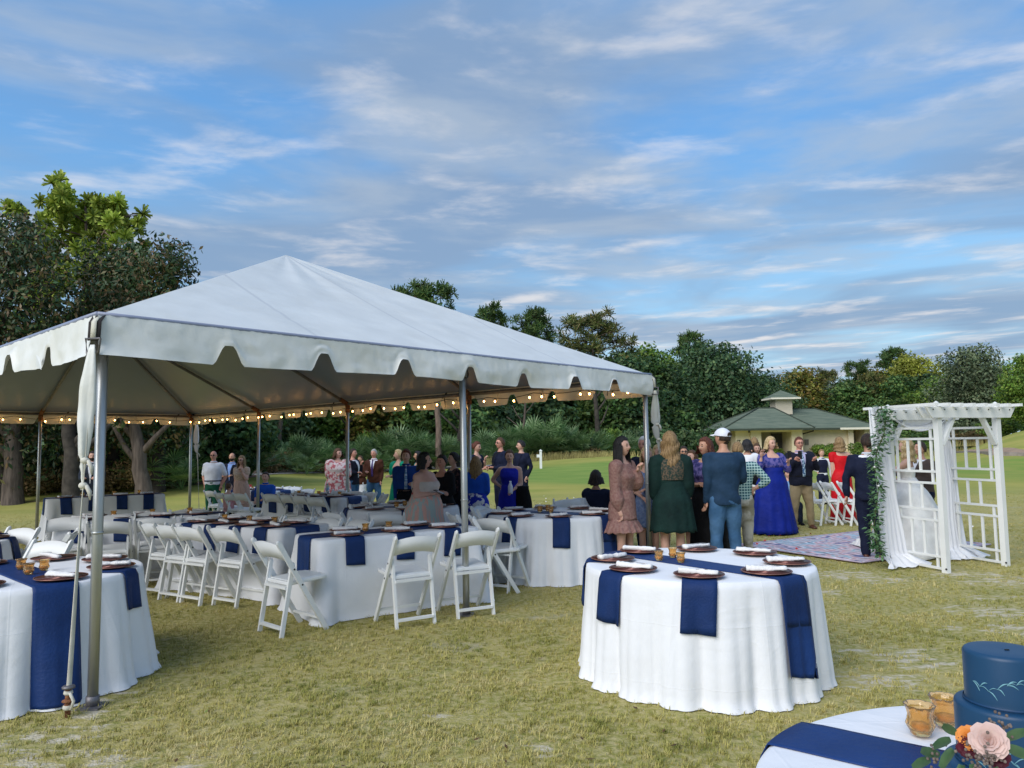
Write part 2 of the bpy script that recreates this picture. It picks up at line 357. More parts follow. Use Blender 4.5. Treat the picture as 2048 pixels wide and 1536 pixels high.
def seam_vinyl(axis):
    m=VINYL.copy(); m.name='white_vinyl_seamed_'+axis.lower(); nt=m.node_tree; n=nt.nodes; l=nt.links; b=n['Principled BSDF']; old=b.inputs['Base Color'].links[0].from_socket
    tc=n.new('ShaderNodeTexCoord'); sp=n.new('ShaderNodeSeparateXYZ'); l.new(tc.outputs['Object'],sp.inputs[0])
    def ma(op,a,c=None):
        q=n.new('ShaderNodeMath'); q.operation=op
        for i,v_ in enumerate((a,c)):
            if v_ is None: continue
            if isinstance(v_,(int,float)): q.inputs[i].default_value=v_
            else: l.new(v_,q.inputs[i])
        return q.outputs[0]
    f=ma('FRACT',ma('DIVIDE',ma('ADD',sp.outputs[axis],100*1.6256),1.6256)); d=ma('ABSOLUTE',ma('SUBTRACT',f,.5)); r=n.new('ShaderNodeMapRange'); r.inputs[1].default_value=.483; r.inputs[2].default_value=.492; l.new(d,r.inputs[0])
    st=n.new('ShaderNodeTexNoise'); st.inputs['Scale'].default_value=1.3; st.inputs['Detail'].default_value=7; st.inputs['Roughness'].default_value=.65; l.new(tc.outputs['Object'],st.inputs[0]); sr=n.new('ShaderNodeMapRange'); sr.inputs[1].default_value=.5; sr.inputs[2].default_value=.72; sr.inputs[3].default_value=0; sr.inputs[4].default_value=.35; l.new(st.outputs[0],sr.inputs[0])
    mx=n.new('ShaderNodeMix'); mx.data_type='RGBA'; l.new(ma('MULTIPLY',r.outputs[0],.55),mx.inputs[0]); l.new(old,mx.inputs[6]); mx.inputs[7].default_value=(.50,.51,.52,1)
    m2=n.new('ShaderNodeMix'); m2.data_type='RGBA'; l.new(sr.outputs[0],m2.inputs[0]); l.new(mx.outputs[2],m2.inputs[6]); m2.inputs[7].default_value=(.52,.51,.46,1)
    l.new(m2.outputs[2],b.inputs['Base Color']); return m
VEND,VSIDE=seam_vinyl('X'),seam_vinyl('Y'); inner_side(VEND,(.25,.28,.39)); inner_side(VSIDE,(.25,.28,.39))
inner_side(VINYL,(.25,.28,.39))                     # grey block-out underside, its colour darkened and blued to offset warm bounce light
RUST=mat('rusty_iron',(.16,.065,.03),.9,.3,40,.6,90,col2=(.30,.13,.06))
DARKW=mat('dark_webbing',(.035,.03,.03),.85)
WEB=mat('off_white_webbing',(.62,.60,.52),.85,.08,12,.3,200)
tent=thing('frame_tent','large white hipped frame tent with scalloped valance standing over the banquet tables','tent',tw(1,2,0),TH)
def tentpart(mb,name,m,label=None):
    Mi=Matrix.Translation(tw(1,2,0))@Matrix.Rotation(TH,4,'Z'); Mi=Mi.inverted()
    mb.v=[tuple(Mi@Vector(v)) for v in mb.v]
    return mb.build(name,m,tent,label=label)
r1=tw(1,1,PEAK); r2=tw(1,3,PEAK); OUT=.06
cn=[tw(0,0,EAVE)-TS*OUT-TL*OUT, tw(2,0,EAVE)+TS*OUT-TL*OUT, tw(2,4,EAVE)+TS*OUT+TL*OUT, tw(0,4,EAVE)-TS*OUT+TL*OUT]
def panel(a,b,c,d,nu=60,nv=26):          # a-b eave, c-d top (c above a)
    P=[]
    for j in range(nv+1):
        v=j/nv; row=[]
        for i in range(nu+1):
            u=i/nu; p=(a.lerp(b,u)).lerp(c.lerp(d,u),v)
            e=min(u,1-u)*(4 if (c-d).length<.1 else 6); edge=min(1,e)*min(1,v*6+.0)*min(1,(1-v)*5)
            sag=-.035*math.sin(PI*v)*min(1,e)
            # tension wrinkles fanning from the eave corners
            wr=0
            for uu_ in (u,1-u):
                ang=math.atan2(v*1.2,uu_+.02); rr=math.hypot(v*1.2,uu_)
                wr+=.020*math.sin(ang*26+noise.noise(Vector((ang*3,rr*2,1)))*3)*max(0,1-rr*2.2)*min(1,rr*8)
            wr+=.016*noise.noise(Vector((u*9,v*3,5)))
            row.append(p+Vector((0,0,sag+wr*edge)))
        P.append(row)
    return P
for a,b,c,d in ((cn[0],cn[1],r1,r1),(cn[1],cn[2],r1,r2),(cn[2],cn[3],r2,r2),(cn[3],cn[0],r2,r1)):
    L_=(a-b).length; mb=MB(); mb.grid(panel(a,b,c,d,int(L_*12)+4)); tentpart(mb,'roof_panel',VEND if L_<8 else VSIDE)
# valances with keyhole scallops
def valance(a,b,seed,step=.8127,first=.0):
    d=(b-a); Lg=d.length; d=d/Lg; n_=Vector((d.y,-d.x,0)); n=int(Lg/.022); rows=[[] for _ in range(9)]
    notches=[]
    k=1
    while k*step<Lg-.2: notches.append(k*step+OUT); k+=1
    for i in range(n+1):
        t=Lg*i/n; zb=-.272-.012*math.sin(t*1.9+seed)
        q=min([abs(t-x) for x in notches]+[9])
        if q<.125: s=q/.125; zb+=.145*(1-sm(.22,1,s))
        for j in range(9):
            f=j/8; z=zb*f
            o=.012+.028*math.sin(t*2.7+seed)*f+.05*f*noise.noise(Vector((t*1.7,f*1.2,seed)))+.02*f*noise.noise(Vector((t*6,f*4,seed+4)))+.006*noise.noise(Vector((t*22,f*9,seed+9)))+.03*f
            rows[j].append(a+d*t+n_*o+Vector((0,0,z+.01)))
    mb=MB(); mb.grid(rows); return mb
for i,(a,b) in enumerate(((cn[0],cn[1]),(cn[1],cn[2]),(cn[2],cn[3]),(cn[3],cn[0]))):
    tentpart(valance(a,b,i*7.1),'valance',DIRTY)
    # rolled seam where roof and valance meet
    mb=MB(); mb.tube([a.lerp(b,k/30)+Vector((0,0,.006+.006*noise.noise(Vector((k,i,2))))) for k in range(31)],.018,6); tentpart(mb,'edge_seam',VINYL)
# folded flap on the left valance scallop
p0=tw(0,0,EAVE)+TL*.93-TS*.13
mb=MB(); mb.add([p0+Vector((0,0,-.17)),p0+TL*(-.02)+Vector((0,0,-.26)),p0-TL*.2+Vector((0,-.03,-.30)),p0-TL*.09+Vector((0,0,-.20))],[(0,1,2,3)],0,False); tentpart(mb,'folded_flap',VINYL)
# poles
polepos=[(0,0),(1,0),(2,0),(2,1),(2,2),(2,3),(2,4),(1,4),(0,4),(0,3),(0,2),(0,1)]
PT=EAVE-.07
for (i,j) in polepos:
    p=tw(i,j,0); g=gz(p.x,p.y); mb=MB()
    lean=Vector((-.02,0,0)) if (i,j)==(1,0) else Vector((0,0,0))
    b_=Vector((p.x,p.y,g))-lean*.5; t_=Vector((p.x,p.y,PT))+lean*.5
    mb.tube([b_,b_.lerp(t_,.45),t_],.032,14); mb.tube([b_.lerp(t_,.447),b_.lerp(t_,.453)],.036,14)
    o=tentpart(mb,'pole',GALV)
    mb=MB(); mb.box(Vector((b_.x,b_.y,g+.006)),(.14,.14,.012)); mb.tube([b_+Vector((0,0,.01)),b_+Vector((0,0,.07))],.04,10)
    tentpart(mb,'base_plate',DSTEEL)
# eave rails and rafters
def tube2(a,b,r,name,m=DSTEEL): mb=MB(); mb.tube([a,b],r,8); tentpart(mb,name,m)
ring=polepos+[(0,0)]
for (a,b) in zip(ring,ring[1:]): tube2(tw(*a,EAVE-.06),tw(*b,EAVE-.06),.028,'eave_rail')
tube2(tw(1,1,PEAK-.05),tw(1,3,PEAK-.05),.028,'ridge_tube')
for (i,j),tp in {(0,0):(1,1),(1,0):(1,1),(2,0):(1,1),(2,1):(1,1),(2,2):(1,2),(2,3):(1,3),(2,4):(1,3),(1,4):(1,3),(0,4):(1,3),(0,3):(1,3),(0,2):(1,2),(0,1):(1,1)}.items():
    a=tw(i,j,EAVE-.06); b=tw(tp[0],tp[1],PEAK-.06)
    tube2(a,b,.028,'rafter'); 
    mb=MB(); mb.tube([tw(i,j,EAVE-.22),tw(i,j,EAVE-.03)],.045,10); mb.tube([a,a.lerp(b,.05)],.042,8); tentpart(mb,'corner_fitting',RUST if i==2 or j==4 else DSTEEL)
# short tie straps holding the canopy to the rail
r=random.Random(5)
for (a,b) in (((2,0),(2,4)),((2,4),(0,4))):
    n=12 if a==(2,0) else 8
    for k in range(n):
        q=tw(*a,EAVE-.06).lerp(tw(*b,EAVE-.06),(k+.4+r.uniform(0,.2))/n); dd=(tw(*b,0)-tw(*a,0)).normalized()
        mb=MB(); mb.tube([q+Vector((0,0,.05))-dd*.06,q,q+dd*.05+Vector((0,0,-.03))],.012,5); mb.tube([q+Vector((0,0,-.02)),q+Vector((0,0,-.13-r.uniform(0,.06)))+dd*r.uniform(-.04,.04)],[.007,.004],4)
        tentpart(mb,'tie_strap',WEB if k%3 else DARKW)
# rings on the near middle pole and its hoop
p=tw(1,0,EAVE-.18)-TL*.04; mb=MB(); mb.tube([p+TS*(.03*math.cos(a))+Vector((0,0,.04*math.sin(a))) for a in [2*PI*k/14 for k in range(15)]],.006,5,False); tentpart(mb,'tension_ring',DARKW)
# guy straps: corner loop, rolled side fabric, strap to stake
def ribbon(pts,wd,m,name,par=None,th=.006,twist=0,side=None):
    mb=MB(); n=len(pts); pts=[Vector(p) for p in pts]; rings=[]
    wd=wd if hasattr(wd,'__len__') else [wd]*n
    for i,p in enumerate(pts):
        d=(pts[min(i+1,n-1)]-pts[max(i-1,0)]).normalized(); x=(side or Vector((1,0,0))); x=(x-d*x.dot(d)).normalized(); y=d.cross(x)
        a=twist*i/max(1,n-1); x,y=x*math.cos(a)+y*math.sin(a),y*math.cos(a)-x*math.sin(a)
        W=wd[i]/2; T=th/2
        rings.append([p+x*W+y*T,p-x*W+y*T,p-x*W-y*T,p+x*W-y*T])
    mb.loft(rings,True,True); return mb
def guy(corner,out,stake,bundle_len,kn,sidev):
    top=corner+Vector((0,0,-.02))+out*.05
    n=22; A=top+Vector((0,0,-.16)); B=stake
    mb=ribbon([top+Vector((0,0,.03)),top+out*.06+Vector((0,0,-.03)),top+out*.07+Vector((0,0,-.15))],.085,None,'x',side=sidev); tentpart(mb,'corner_webbing',DARKW)
    mb=ribbon([top+Vector((0,0,.036)),top+out*.072+Vector((0,0,-.03)),top+out*.082+Vector((0,0,-.14))],.035,None,'x',side=sidev); tentpart(mb,'corner_webbing',WEB)
    c=top+out*.08+Vector((0,0,-.18)); mb=MB(); mb.tube([c+sidev*.05+Vector((0,0,.04)),c-sidev*.05+Vector((0,0,.04)),c-sidev*.04-Vector((0,0,.05)),c+sidev*.04-Vector((0,0,.05)),c+sidev*.05+Vector((0,0,.04))],.008,6,False); tentpart(mb,'buckle_ring',DSTEEL)
    # bundle of rolled side fabric
    rings=[]; K=26
    for i in range(K):
        t=i/(K-1); p=c.lerp(B,t*bundle_len)
        rr=(.014+.034*math.sin(PI*min(1,t*1.15))**.8)*(1 if t<.86 else .75)
        if any(abs(t-k)<.03 for k in kn): rr*=.45
        ring_=[]
        for q in range(14):
            a=2*PI*q/14; f=1+.35*math.sin(3*a+t*4)+.2*noise.noise(Vector((a,t*6,1)))
            ring_.append(p+sidev*(rr*f*math.cos(a)-.02*math.sin(t*3))+out*(rr*.6*f*math.sin(a)))
        rings.append(ring_)
    mb=MB(); mb.loft(rings); tentpart(mb,'rolled_side_fabric',DIRTY)
    P=[c.lerp(B,t) for t in [k/30 for k in range(31)]]
    tentpart(ribbon(P,.028,None,'x',th=.006,twist=2.2,side=sidev),'guy_strap',WEB)
    for k in kn:
        p=c.lerp(B,k*bundle_len); mb=MB(); mb.sphere(p,.028,10,7,scl=(1,.8,.8)); mb.tube([p+sidev*.02,p+sidev*.045+Vector((0,0,-.04)),p+sidev*.05+Vector((0,0,-.09))],[.012,.014,.004],6); tentpart(mb,'strap_knot',WEB)
s1=at(135,1436); s1.z=.10
guy(tw(0,0,EAVE),(-TS-TL).normalized(),s1,.42,(.80,.97),Vector((.9,-.1,0)).normalized())
s3=at(1334,1112); s3=Vector((s3.x,s3.y,.1))
guy(tw(2,0,EAVE),(TS-TL).normalized(),s3,.36,(.55,.8),Vector((.9,.3,0)).normalized())
s4=tw(2,4,0)+(TS+TL)*.9; s4.z=gz(s4.x,s4.y)+.1
s5=gp(402,17.0)
guy(tw(2,4,EAVE),(TS-TL*.1).normalized(),Vector((s5.x,s5.y,gz(s5.x,s5.y)+.1)),.38,(.6,.85),Vector((.9,.3,0)).normalized())
# stakes
for i,(s,lb) in enumerate(((s1,'rusty iron tent stake wrapped with white strap beside the front left tent pole'),(s3,'iron tent stake behind the right round table anchoring the right corner strap'),(s5,'iron tent stake at the back corner of the marquee near the man in green trousers'))):
    g=gz(s.x,s.y); st=thing('tent_stake',lb,'tent stake',(s.x,s.y,g)); mb=MB()
    mb.lathe([(.016,-.05),(.016,.06),(.022,.062),(.022,.075),(.016,.078),(.016,.1)],12); mb.tube([(0,0,.09),(.0,0,.165)],.017,10); mb.build('shaft',RUST,st)
    mb=MB(); mb.lathe([(.02,.166),(.036,.170),(.037,.180),(.03,.187),(0.001,.188)],14); mb.build('mushroomed_head',DSTEEL,st)
    mb=MB(); mb.lathe([(.024,.045),(.03,.055),(.026,.07),(.024,.072)],12); mb.lathe([(.02,.132),(.027,.14),(.024,.155),(.019,.157)],12); mb.tube([(.02,-.02,.15),(.045,-.02,.10),(.03,-.02,.05)],.009,6); mb.build('strap_wrap',WEB,st)
    mb=MB(); mb.lathe([(.017,.085),(.034,.092),(.034,.1),(.017,.108)],12); mb.build('collar',RUST,st)
# string lights along the far eaves
CABLE=mat('black_cable',(.015,.012,.012),.7)
BULB=mat('warm_bulb',(.9,.6,.3),.3,emit=(1.0,.48,.14),es=13)
lights=thing('string_lights','string of small warm glowing bulbs hanging under the far eaves of the tent','string lights',tw(2,4,EAVE-.14))
Li=Matrix.Translation(-tw(2,4,EAVE-.14)); r=random.Random(9)
def lpart(mb,name,m):
    mb.v=[tuple(Li@Vector(v)) for v in mb.v]; return mb.build(name,m,lights)
bm_=MB(); bm_.lathe([(.001,-.024),(.008,-.021),(.0125,-.012),(.0125,-.004),(.008,.006),(.006,.01)],10); BME=bm_.mesh('bulb',BULB)
sm_=MB(); sm_.tube([(0,0,.008),(0,0,.034)],.009,8); SME=sm_.mesh('bulb_socket',CABLE)
for (a,b,n) in (((2,0),(2,4),42),((2,4),(0,4),21)):
    pts=[]
    A=tw(*a,EAVE-.13)-TS*(.05 if a==(2,0) else 0)-TL*(.05 if a==(2,4) else 0); B=tw(*b,EAVE-.13)-TS*(.05 if b==(2,4) else 0)-TL*(.05 if b==(0,4) else 0)
    for k in range(n*4+1):
        t=k/(n*4); dip=-.035*abs(math.sin(PI*t*n/3))-.012*math.sin(t*40); pts.append(A.lerp(B,t)+Vector((0,0,dip)))
    mb=MB(); mb.tube(pts,.005,5,False); lpart(mb,'cable',CABLE)
    for k in range(n):
        if a==(2,4) and k==0: continue
        p=pts[k*4+2+r.choice((-1,0,1,1))]; o=link('bulb',BME,lights,loc=Li@(p-Vector((0,0,.042)))); o.rotation_euler=(r.uniform(-.2,.2),r.uniform(-.2,.2),0)
        link('bulb_socket',SME,o)
# ============================================================ FOLDING CHAIRS
BLK=mat('black_bolt',(.01,.01,.01),.5)
SEATM=mat('white_vinyl_seat',(.76,.78,.78),.5,.03,4)
def chair_parts(root):
    W=.215
    for s in (-1,1):
        mb=MB(); x=s*W; mb.beam((x,-.255,.80),(x,.225,0),.042,.024,up=(1,0,0)); mb.sphere((x,-.257,.802),.021,8,6,scl=(.6,1,1)); mb.build('front_leg',WHITE,root)
        x=s*(W-.032); mb=MB(); mb.beam((x,-.098,.60),(x,-.200,0),.036,.022,up=(1,0,0)); mb.sphere((x,-.097,.602),.018,8,6,scl=(.6,1,1)); mb.build('rear_leg',WHITE,root)
        mb=MB(); mb.tube([(s*(W+.013),-.108,.565),(s*(W+.016),-.108,.565)],.008,8); mb.tube([(s*(W+.013),-.028,.425),(s*(W+.016),-.028,.425)],.008,8); mb.build('bolt',BLK,root)
    # curved top slat
    mb=MB(); rings=[]
    for i in range(17):
        t=i/16*2-1; x=t*(W-.008); yb=-.018*(1-t*t); hb=.632+.028*(1-t*t); ht=.775+.030*(1-t*t)
        sl=(.255-.175)/(.80-.66)
        f=lambda z:-.255+(.80-z)*(.48/.80)
        rings.append([(x,f(hb)+yb-.009,hb),(x,f(hb)+yb+.009,hb),(x,f(ht)+yb+.009,ht),(x,f(ht)+yb-.009,ht)])
    mb.loft(rings); mb.build('back_slat',WHITE,root)
    mb=MB(); rings=[]
    for z,k in ((.425,.98),(.432,1),(.448,1),(.455,.97)):
        rings.append([(x*k,.06+(y-.06)*k,z+(y+.12)*.055) for x,y in ((-.185,-.135),(.185,-.135),(.195,.20),(.18,.245),(.12,.262),(-.12,.262),(-.18,.245),(-.195,.20))])
    mb.loft(rings,smooth=False); mb.build('seat',WHITE,root)
    mb=MB(); rings=[]
    for z,k in ((.455,.88),(.461,.87),(.463,.8)): rings.append([(x*k,.06+(y-.06)*k,z+(y+.12)*.055) for x,y in ((-.185,-.13),(.185,-.13),(.195,.20),(.12,.25),(-.12,.25),(-.195,.20))])
    mb.loft(rings,smooth=False); mb.build('seat_pad',SEATM,root)
    mb=MB(); mb.beam((-.175,-.138,.405),(.175,-.138,.405),.022,.055,up=(0,1,0)); mb.build('seat_rail',WHITE,root)
    mb=MB(); mb.beam((-.175,-.192,.075),(.175,-.192,.075),.02,.045,up=(0,1,0)); mb.build('rear_stretcher',WHITE,root)
    mb=MB(); mb.beam((-.205,.157,.115),(.205,.157,.115),.02,.035,up=(0,1,0)); mb.build('front_stretcher',WHITE,root)
CHAIR0=None
def chair(x,y,face,label,group,z=None,sc_=1.0):          # face: direction the sitter looks, degrees in plan
    global CHAIR0
    loc=(x,y,gz(x,y) if z is None else z); rz=R(face-90)
    if CHAIR0 is None:
        CHAIR0=thing('folding_chair',label,'chair',loc,rz,group); chair_parts(CHAIR0); bpy.context.view_layer.update(); return CHAIR0
    return dup(CHAIR0,loc,rz,label,group)
# ============================================================ CLOTHED TABLES
LINEN=mat('white_linen',(.80,.81,.84),.85,.025,3,.45,5,sheen=.2,detail=4)
def crease(m,amt):
    nt=m.node_tree; n=nt.nodes; l=nt.links; b=n['Principled BSDF']; tc=n.new('ShaderNodeTexCoord'); sp=n.new('ShaderNodeSeparateXYZ'); l.new(tc.outputs['Object'],sp.inputs[0])
    def ma(op,a,c=None,e=None):
        q=n.new('ShaderNodeMath'); q.operation=op
        for i,v_ in enumerate((a,c,e)):
            if v_ is None: continue
            if isinstance(v_,(int,float)): q.inputs[i].default_value=v_
            else: l.new(v_,q.inputs[i])
        return q.outputs[0]
    def line(o,per,off):
        f=ma('ABSOLUTE',ma('SUBTRACT',ma('FRACT',ma('MULTIPLY_ADD',o,1/per,off)),.5)); r=n.new('ShaderNodeMapRange'); r.inputs[1].default_value=.0; r.inputs[2].default_value=.012; r.inputs[3].default_value=1; r.inputs[4].default_value=0; l.new(f,r.inputs[0]); return r.outputs[0]
    ns=n.new('ShaderNodeTexNoise'); ns.inputs['Scale'].default_value=2.6; ns.inputs['Detail'].default_value=5; ns.inputs['Roughness'].default_value=.5; ns.inputs['Distortion'].default_value=.8; l.new(tc.outputs['Object'],ns.inputs[0])
    rid=ma('SUBTRACT',.12,ma('MINIMUM',ma('ABSOLUTE',ma('SUBTRACT',ns.outputs[0],.5)),.12))
    h=ma('ADD',ma('MULTIPLY',rid,2.2),ma('MULTIPLY',ma('ADD',line(sp.outputs[2],.36,.15),ma('ADD',line(sp.outputs[0],.62,.5),line(sp.outputs[1],.62,.5))),.16))
    bp=n.new('ShaderNodeBump'); bp.inputs['Strength'].default_value=amt; bp.inputs['Distance'].default_value=.025; l.new(h,bp.inputs['Height']); old=b.inputs['Normal'].links[0].from_socket; l.new(old,bp.inputs['Normal']); l.new(bp.outputs[0],b.inputs['Normal'])
crease(LINEN,.22)
NAVY=mat('navy_satin_runner',(.008,.036,.150),.55,.12,5,.2,60,spec=.3)
NAPK=mat('navy_napkin',(.007,.028,.115),.65,.12,7,.25,90,spec=.25)
WNAP=mat('white_napkin',(.80,.79,.78),.9,.04,20,.4,60)
PLATE=mat('burgundy_charger',(.10,.022,.02),.3,.25,12,metal=.35,spec=.6,col2=(.17,.06,.045))
PRIM=mat('charger_rim',(.30,.14,.10),.35,.2,30,metal=.6)
class Table:
    def __init__(s,cx,cy,rz,a,b,shape,seed,H=.745,flare=.07,z0=None):
        s.c=Vector((cx,cy,gz(cx,cy) if z0 is None else z0)); s.rz=rz; s.a=a; s.b=b; s.shape=shape; s.seed=seed; s.H=H; s.flare=flare
        N_=720; pts=[s.edge(2*PI*k/N_) for k in range(N_+1)]; d=[0]
        for k in range(N_): d.append(d[-1]+(pts[k+1]-pts[k]).length)
        s.per=d[-1]; s.cum=d; s.N_=N_
    def rad(s,th):
        if s.shape=='round': return s.a
        n=14; c,q=abs(math.cos(th))/s.a,abs(math.sin(th))/s.b
        return (c**n+q**n)**(-1/n)
    def edge(s,th): r_=s.rad(th); return Vector((r_*math.cos(th),r_*math.sin(th),0))
    def arc(s,th):
        t=(th%(2*PI))/(2*PI)*s.N_; i=int(t); return s.cum[i]+(s.cum[min(i+1,s.N_)]-s.cum[i])*(t-i)
    def nrm(s,th):
        e=.004; d=s.edge(th+e)-s.edge(th-e); return Vector((d.y,-d.x,0)).normalized()
    def corner(s,th):
        if s.shape=='round': return 0
        k=abs(abs(math.cos(th))*s.rad(th)/s.a); q=abs(abs(math.sin(th))*s.rad(th)/s.b)
        return max(0,min(k,q)-.80)/.20
    def fold(s,th,f):
        a=s.arc(th); sd=s.seed
        if s.shape=='round':
            ph=a*13+2.4*noise.noise(Vector((a*.7,sd,0)))+1.2*noise.noise(Vector((math.cos(th)*1.3,math.sin(th)*1.3,sd)))
            v=abs(math.sin(ph*.8))**.75+.28*abs(math.sin(ph*2.05+sd))**.8; amp=.095+.055*noise.noise(Vector((a*.8,sd,7)))
            return amp*(v-.30)*f**.85 + .010*f*noise.noise(Vector((a*3,f*3,sd)))
        ph=a*9+2.5*noise.noise(Vector((a*.8,sd,0)))
        v=(.5+.5*math.sin(ph))**2; amp=.016+.02*max(0,noise.noise(Vector((a*1.1,sd,7))))
        c=s.corner(th)
        return amp*v*f**1.3+c*.21*f**1.2+.014*f*noise.noise(Vector((a*2.2,f*3,sd)))+c*.03*math.sin(a*40)*f
    def surf(s,th,dd,off=0,plain=False):            # dd: drop below the top edge
        f=max(0,min(1,dd/s.H)); e=s.edge(th); n_=s.nrm(th)
        o=s.flare*f**1.3+(s.fold(th,f) if not plain else 0)+off
        return e+n_*o+Vector((0,0,s.H-dd))
    def toW(s): return Matrix.Translation(s.c)@Matrix.Rotation(s.rz,4,'Z')
    def cloth(s,label,group):
        mb=MB(); n=int(s.per*64) if s.shape=='round' else int(s.per*44); ths=[]
        k=0; 
        for i in range(n):
            target=s.per*i/n
            while s.cum[k+1]<target: k+=1
            ths.append(2*PI*(k+(target-s.cum[k])/(s.cum[k+1]-s.cum[k]+1e-9))/s.N_)
        rows=[]
        for q in (.0,.5,.9,.975): rows.append([Vector((s.edge(t).x*q,s.edge(t).y*q,s.H+.004+.003*noise.noise(Vector((s.edge(t).x*q*4,s.edge(t).y*q*4,s.seed)))*(q<.9))) for t in ths])
        rows.append([s.surf(t,.004,-.004) for t in ths])
        NV=18
        for j in range(1,NV+1):
            f=j/NV; row=[]
            for t in ths:
                dd=f*(s.H-.006); p=s.surf(t,dd)
                if j==NV: 
                    a=s.arc(t); p=p+s.nrm(t)*(.010+.035*max(0,noise.noise(Vector((a*1.5,s.seed,3))))); p.z=.006+.004*abs(noise.noise(Vector((a*4,s.seed,5))))
                row.append(p)
            rows.append(row)
        ex=None and [p+s.nrm(t)*(.02+.05*max(0,noise.noise(Vector((s.arc(t)*2.2,s.seed,8)))))+Vector((0,0,-.004)) for p,t in zip(rows[-1],ths)]
        mb.loft(rows,True,False)
        me=mb.mesh('tablecloth',LINEN); o=link('tablecloth',me,None,s.c,s.rz,label,'tablecloth',group); return o
    def frame(s,label,group):
        t=thing('folding_table' if s.shape!='round' else 'round_table',label,'table',s.c,s.rz,group); mb=MB()
        if s.shape=='round': mb.lathe([(s.a-.02,s.H-.03),(s.a-.012,s.H-.02),(s.a-.012,s.H-.008),(s.a-.03,s.H-.003)],40)
        else: mb.box((0,0,s.H-.02),(s.a*1.86,s.b*1.86,.03))
        mb.build('tabletop',mat('table_board',(.45,.42,.38),.7),t)
        for sx in (-1,1):
            for sy in (-1,1):
                mb=MB(); k=.62; x=s.a*k*sx; y=s.b*k*sy; mb.tube([(x,y,0),(x,y,s.H-.03)],.013,8); mb.build('leg',DSTEEL,t)
        return t
    def runner(s,ang,wd,drop1,drop2,label,group,m=None,off=.014,shift=0,skew=0):
        """strip lying across the top along ang (table frame) and hanging over both edges"""
        d=Vector((math.cos(ang),math.sin(ang),0)); q=Vector((-d.y,d.x,0)); nu=12; cols=[]
        for i in range(nu+1):
            u=(i/nu-.5)*wd+shift; col=[]
            ends=[]
            for sg in (-1,1):                       # march from the middle line outward until the edge
                lo,hi=0,3
                for _ in range(30):
                    mid=(lo+hi)/2; p=q*u+d*(sg*mid); th=math.atan2(p.y,p.x)
                    if p.length<s.rad(th): lo=mid
                    else: hi=mid
                p=q*u+d*(sg*lo); ends.append((lo,math.atan2(p.y,p.x)))
            def hang(th,drop,sg):
                L_=[]; n=max(2,int(drop/.03))
                for k in range(n,0,-1):
                    dd=drop*k/n; dmax=s.H-.012
                    p=s.surf(th,min(dd,dmax),off+.006*math.sin(u*60)*k/n)
                    pd=s.surf(th,0,0); lat=(q.dot(Vector((p.x,p.y,0)))-u)   # keep the strip from spreading
                    p=p-q*lat*.92
                    if dd>dmax: p=p+d*sg*(dd-dmax); p.z=.02
                    L_.append(p)
                return L_
            a=hang(ends[0][1],drop1*(1+skew*u),-1) if drop1 else []
            b=hang(ends[1][1],drop2*(1+skew*u),1)[::-1] if drop2 else []
            mid=[]
            l0,l1=ends[0][0],ends[1][0]
            for k in range(25):
                t=-l0+.0+(l0+l1)*k/24; z=s.H+.0085+.0025*noise.noise(Vector((u*9,t*3,s.seed+2)))
                if (k==0 and drop1) or (k==24 and drop2): z=s.H+.006
                mid.append(q*u+d*t*(1.0)+Vector((0,0,z)))
            cols.append(a+mid+b)
        mb=MB(); mb.grid(cols); me=mb.mesh('table_runner',m or NAVY); o=link('table_runner',me,None,s.c,s.rz,label,'table runner',group)
        md=o.modifiers.new('thick','SOLIDIFY'); md.thickness=.0025; md.offset=0; return o
    def runner_px(s,a,b,wd,d1,d2,label,group,**k):
        Mi=s.toW().inverted(); A=Mi@at(a[0],a[1],s.c.z+s.H); B=Mi@at(b[0],b[1],s.c.z+s.H); d=B-A; ang=math.atan2(d.y,d.x); q=Vector((-math.sin(ang),math.cos(ang),0)); return s.runner(ang,wd,d1,d2,label,group,shift=q.dot(A),**k)
    def napkin(s,th,wd,inner,drop,label,group,tilt=0,m=None):
        """folded napkin tucked under a plate, hanging over the edge at angle th"""
        e=s.edge(th); n_=s.nrm(th); tg=Vector((-n_.y,n_.x,0)); cols=[]
        for i in range(9):
            u=(i/8-.5)*wd; p0=e+tg*u; 
            lo,hi=-.4,.4
            for _ in range(24):
                mid=(lo+hi)/2; p=p0+n_*mid; t_=math.atan2(p.y,p.x)
                if p.length<s.rad(t_): lo=mid
                else: hi=mid
            pe=p0+n_*lo; te=math.atan2(pe.y,pe.x); col=[]
            for k in range(6): 
                q_=pe-n_*(inner*(1-k/5)); col.append(Vector((q_.x,q_.y,s.H+.009+(0.002 if k<5 else -.001))))
            n=8
            for k in range(1,n+1):
                dd=drop*k/n+(.012*(i/8) if k==n else 0); p=s.surf(te,dd,.016+.004*math.sin(u*40+s.seed)*k/n); lat=tg.dot(Vector((p.x,p.y,0))-Vector((pe.x,pe.y,0))); p=p-tg*lat*.8+tg*tilt*dd
                col.append(p)
            cols.append(col)
        mb=MB(); mb.grid(cols); me=mb.mesh('napkin',m or NAPK); o=link('hanging_napkin',me,None,s.c,s.rz,label,'napkin',group)
        md=o.modifiers.new('thick','SOLIDIFY'); md.thickness=.005; md.offset=0; return o
    def W(s,x,y,z): return s.toW()@Vector((x,y,z))
pm=MB(); pm.lathe([(.001,.004),(.10,.004),(.108,.008),(.150,.014),(.1575,.016)],40); pm.lathe([(.157,.013),(.10,.001),(.001,.001)],40,caps=False); PLM=pm.mesh('dish',PLATE)
pr=MB(); pr.lathe([(.150,.0145),(.1545,.0185),(.159,.0185),(.1605,.015),(.157,.0125)],40,caps=False); PRM=pr.mesh('rim',PRIM)
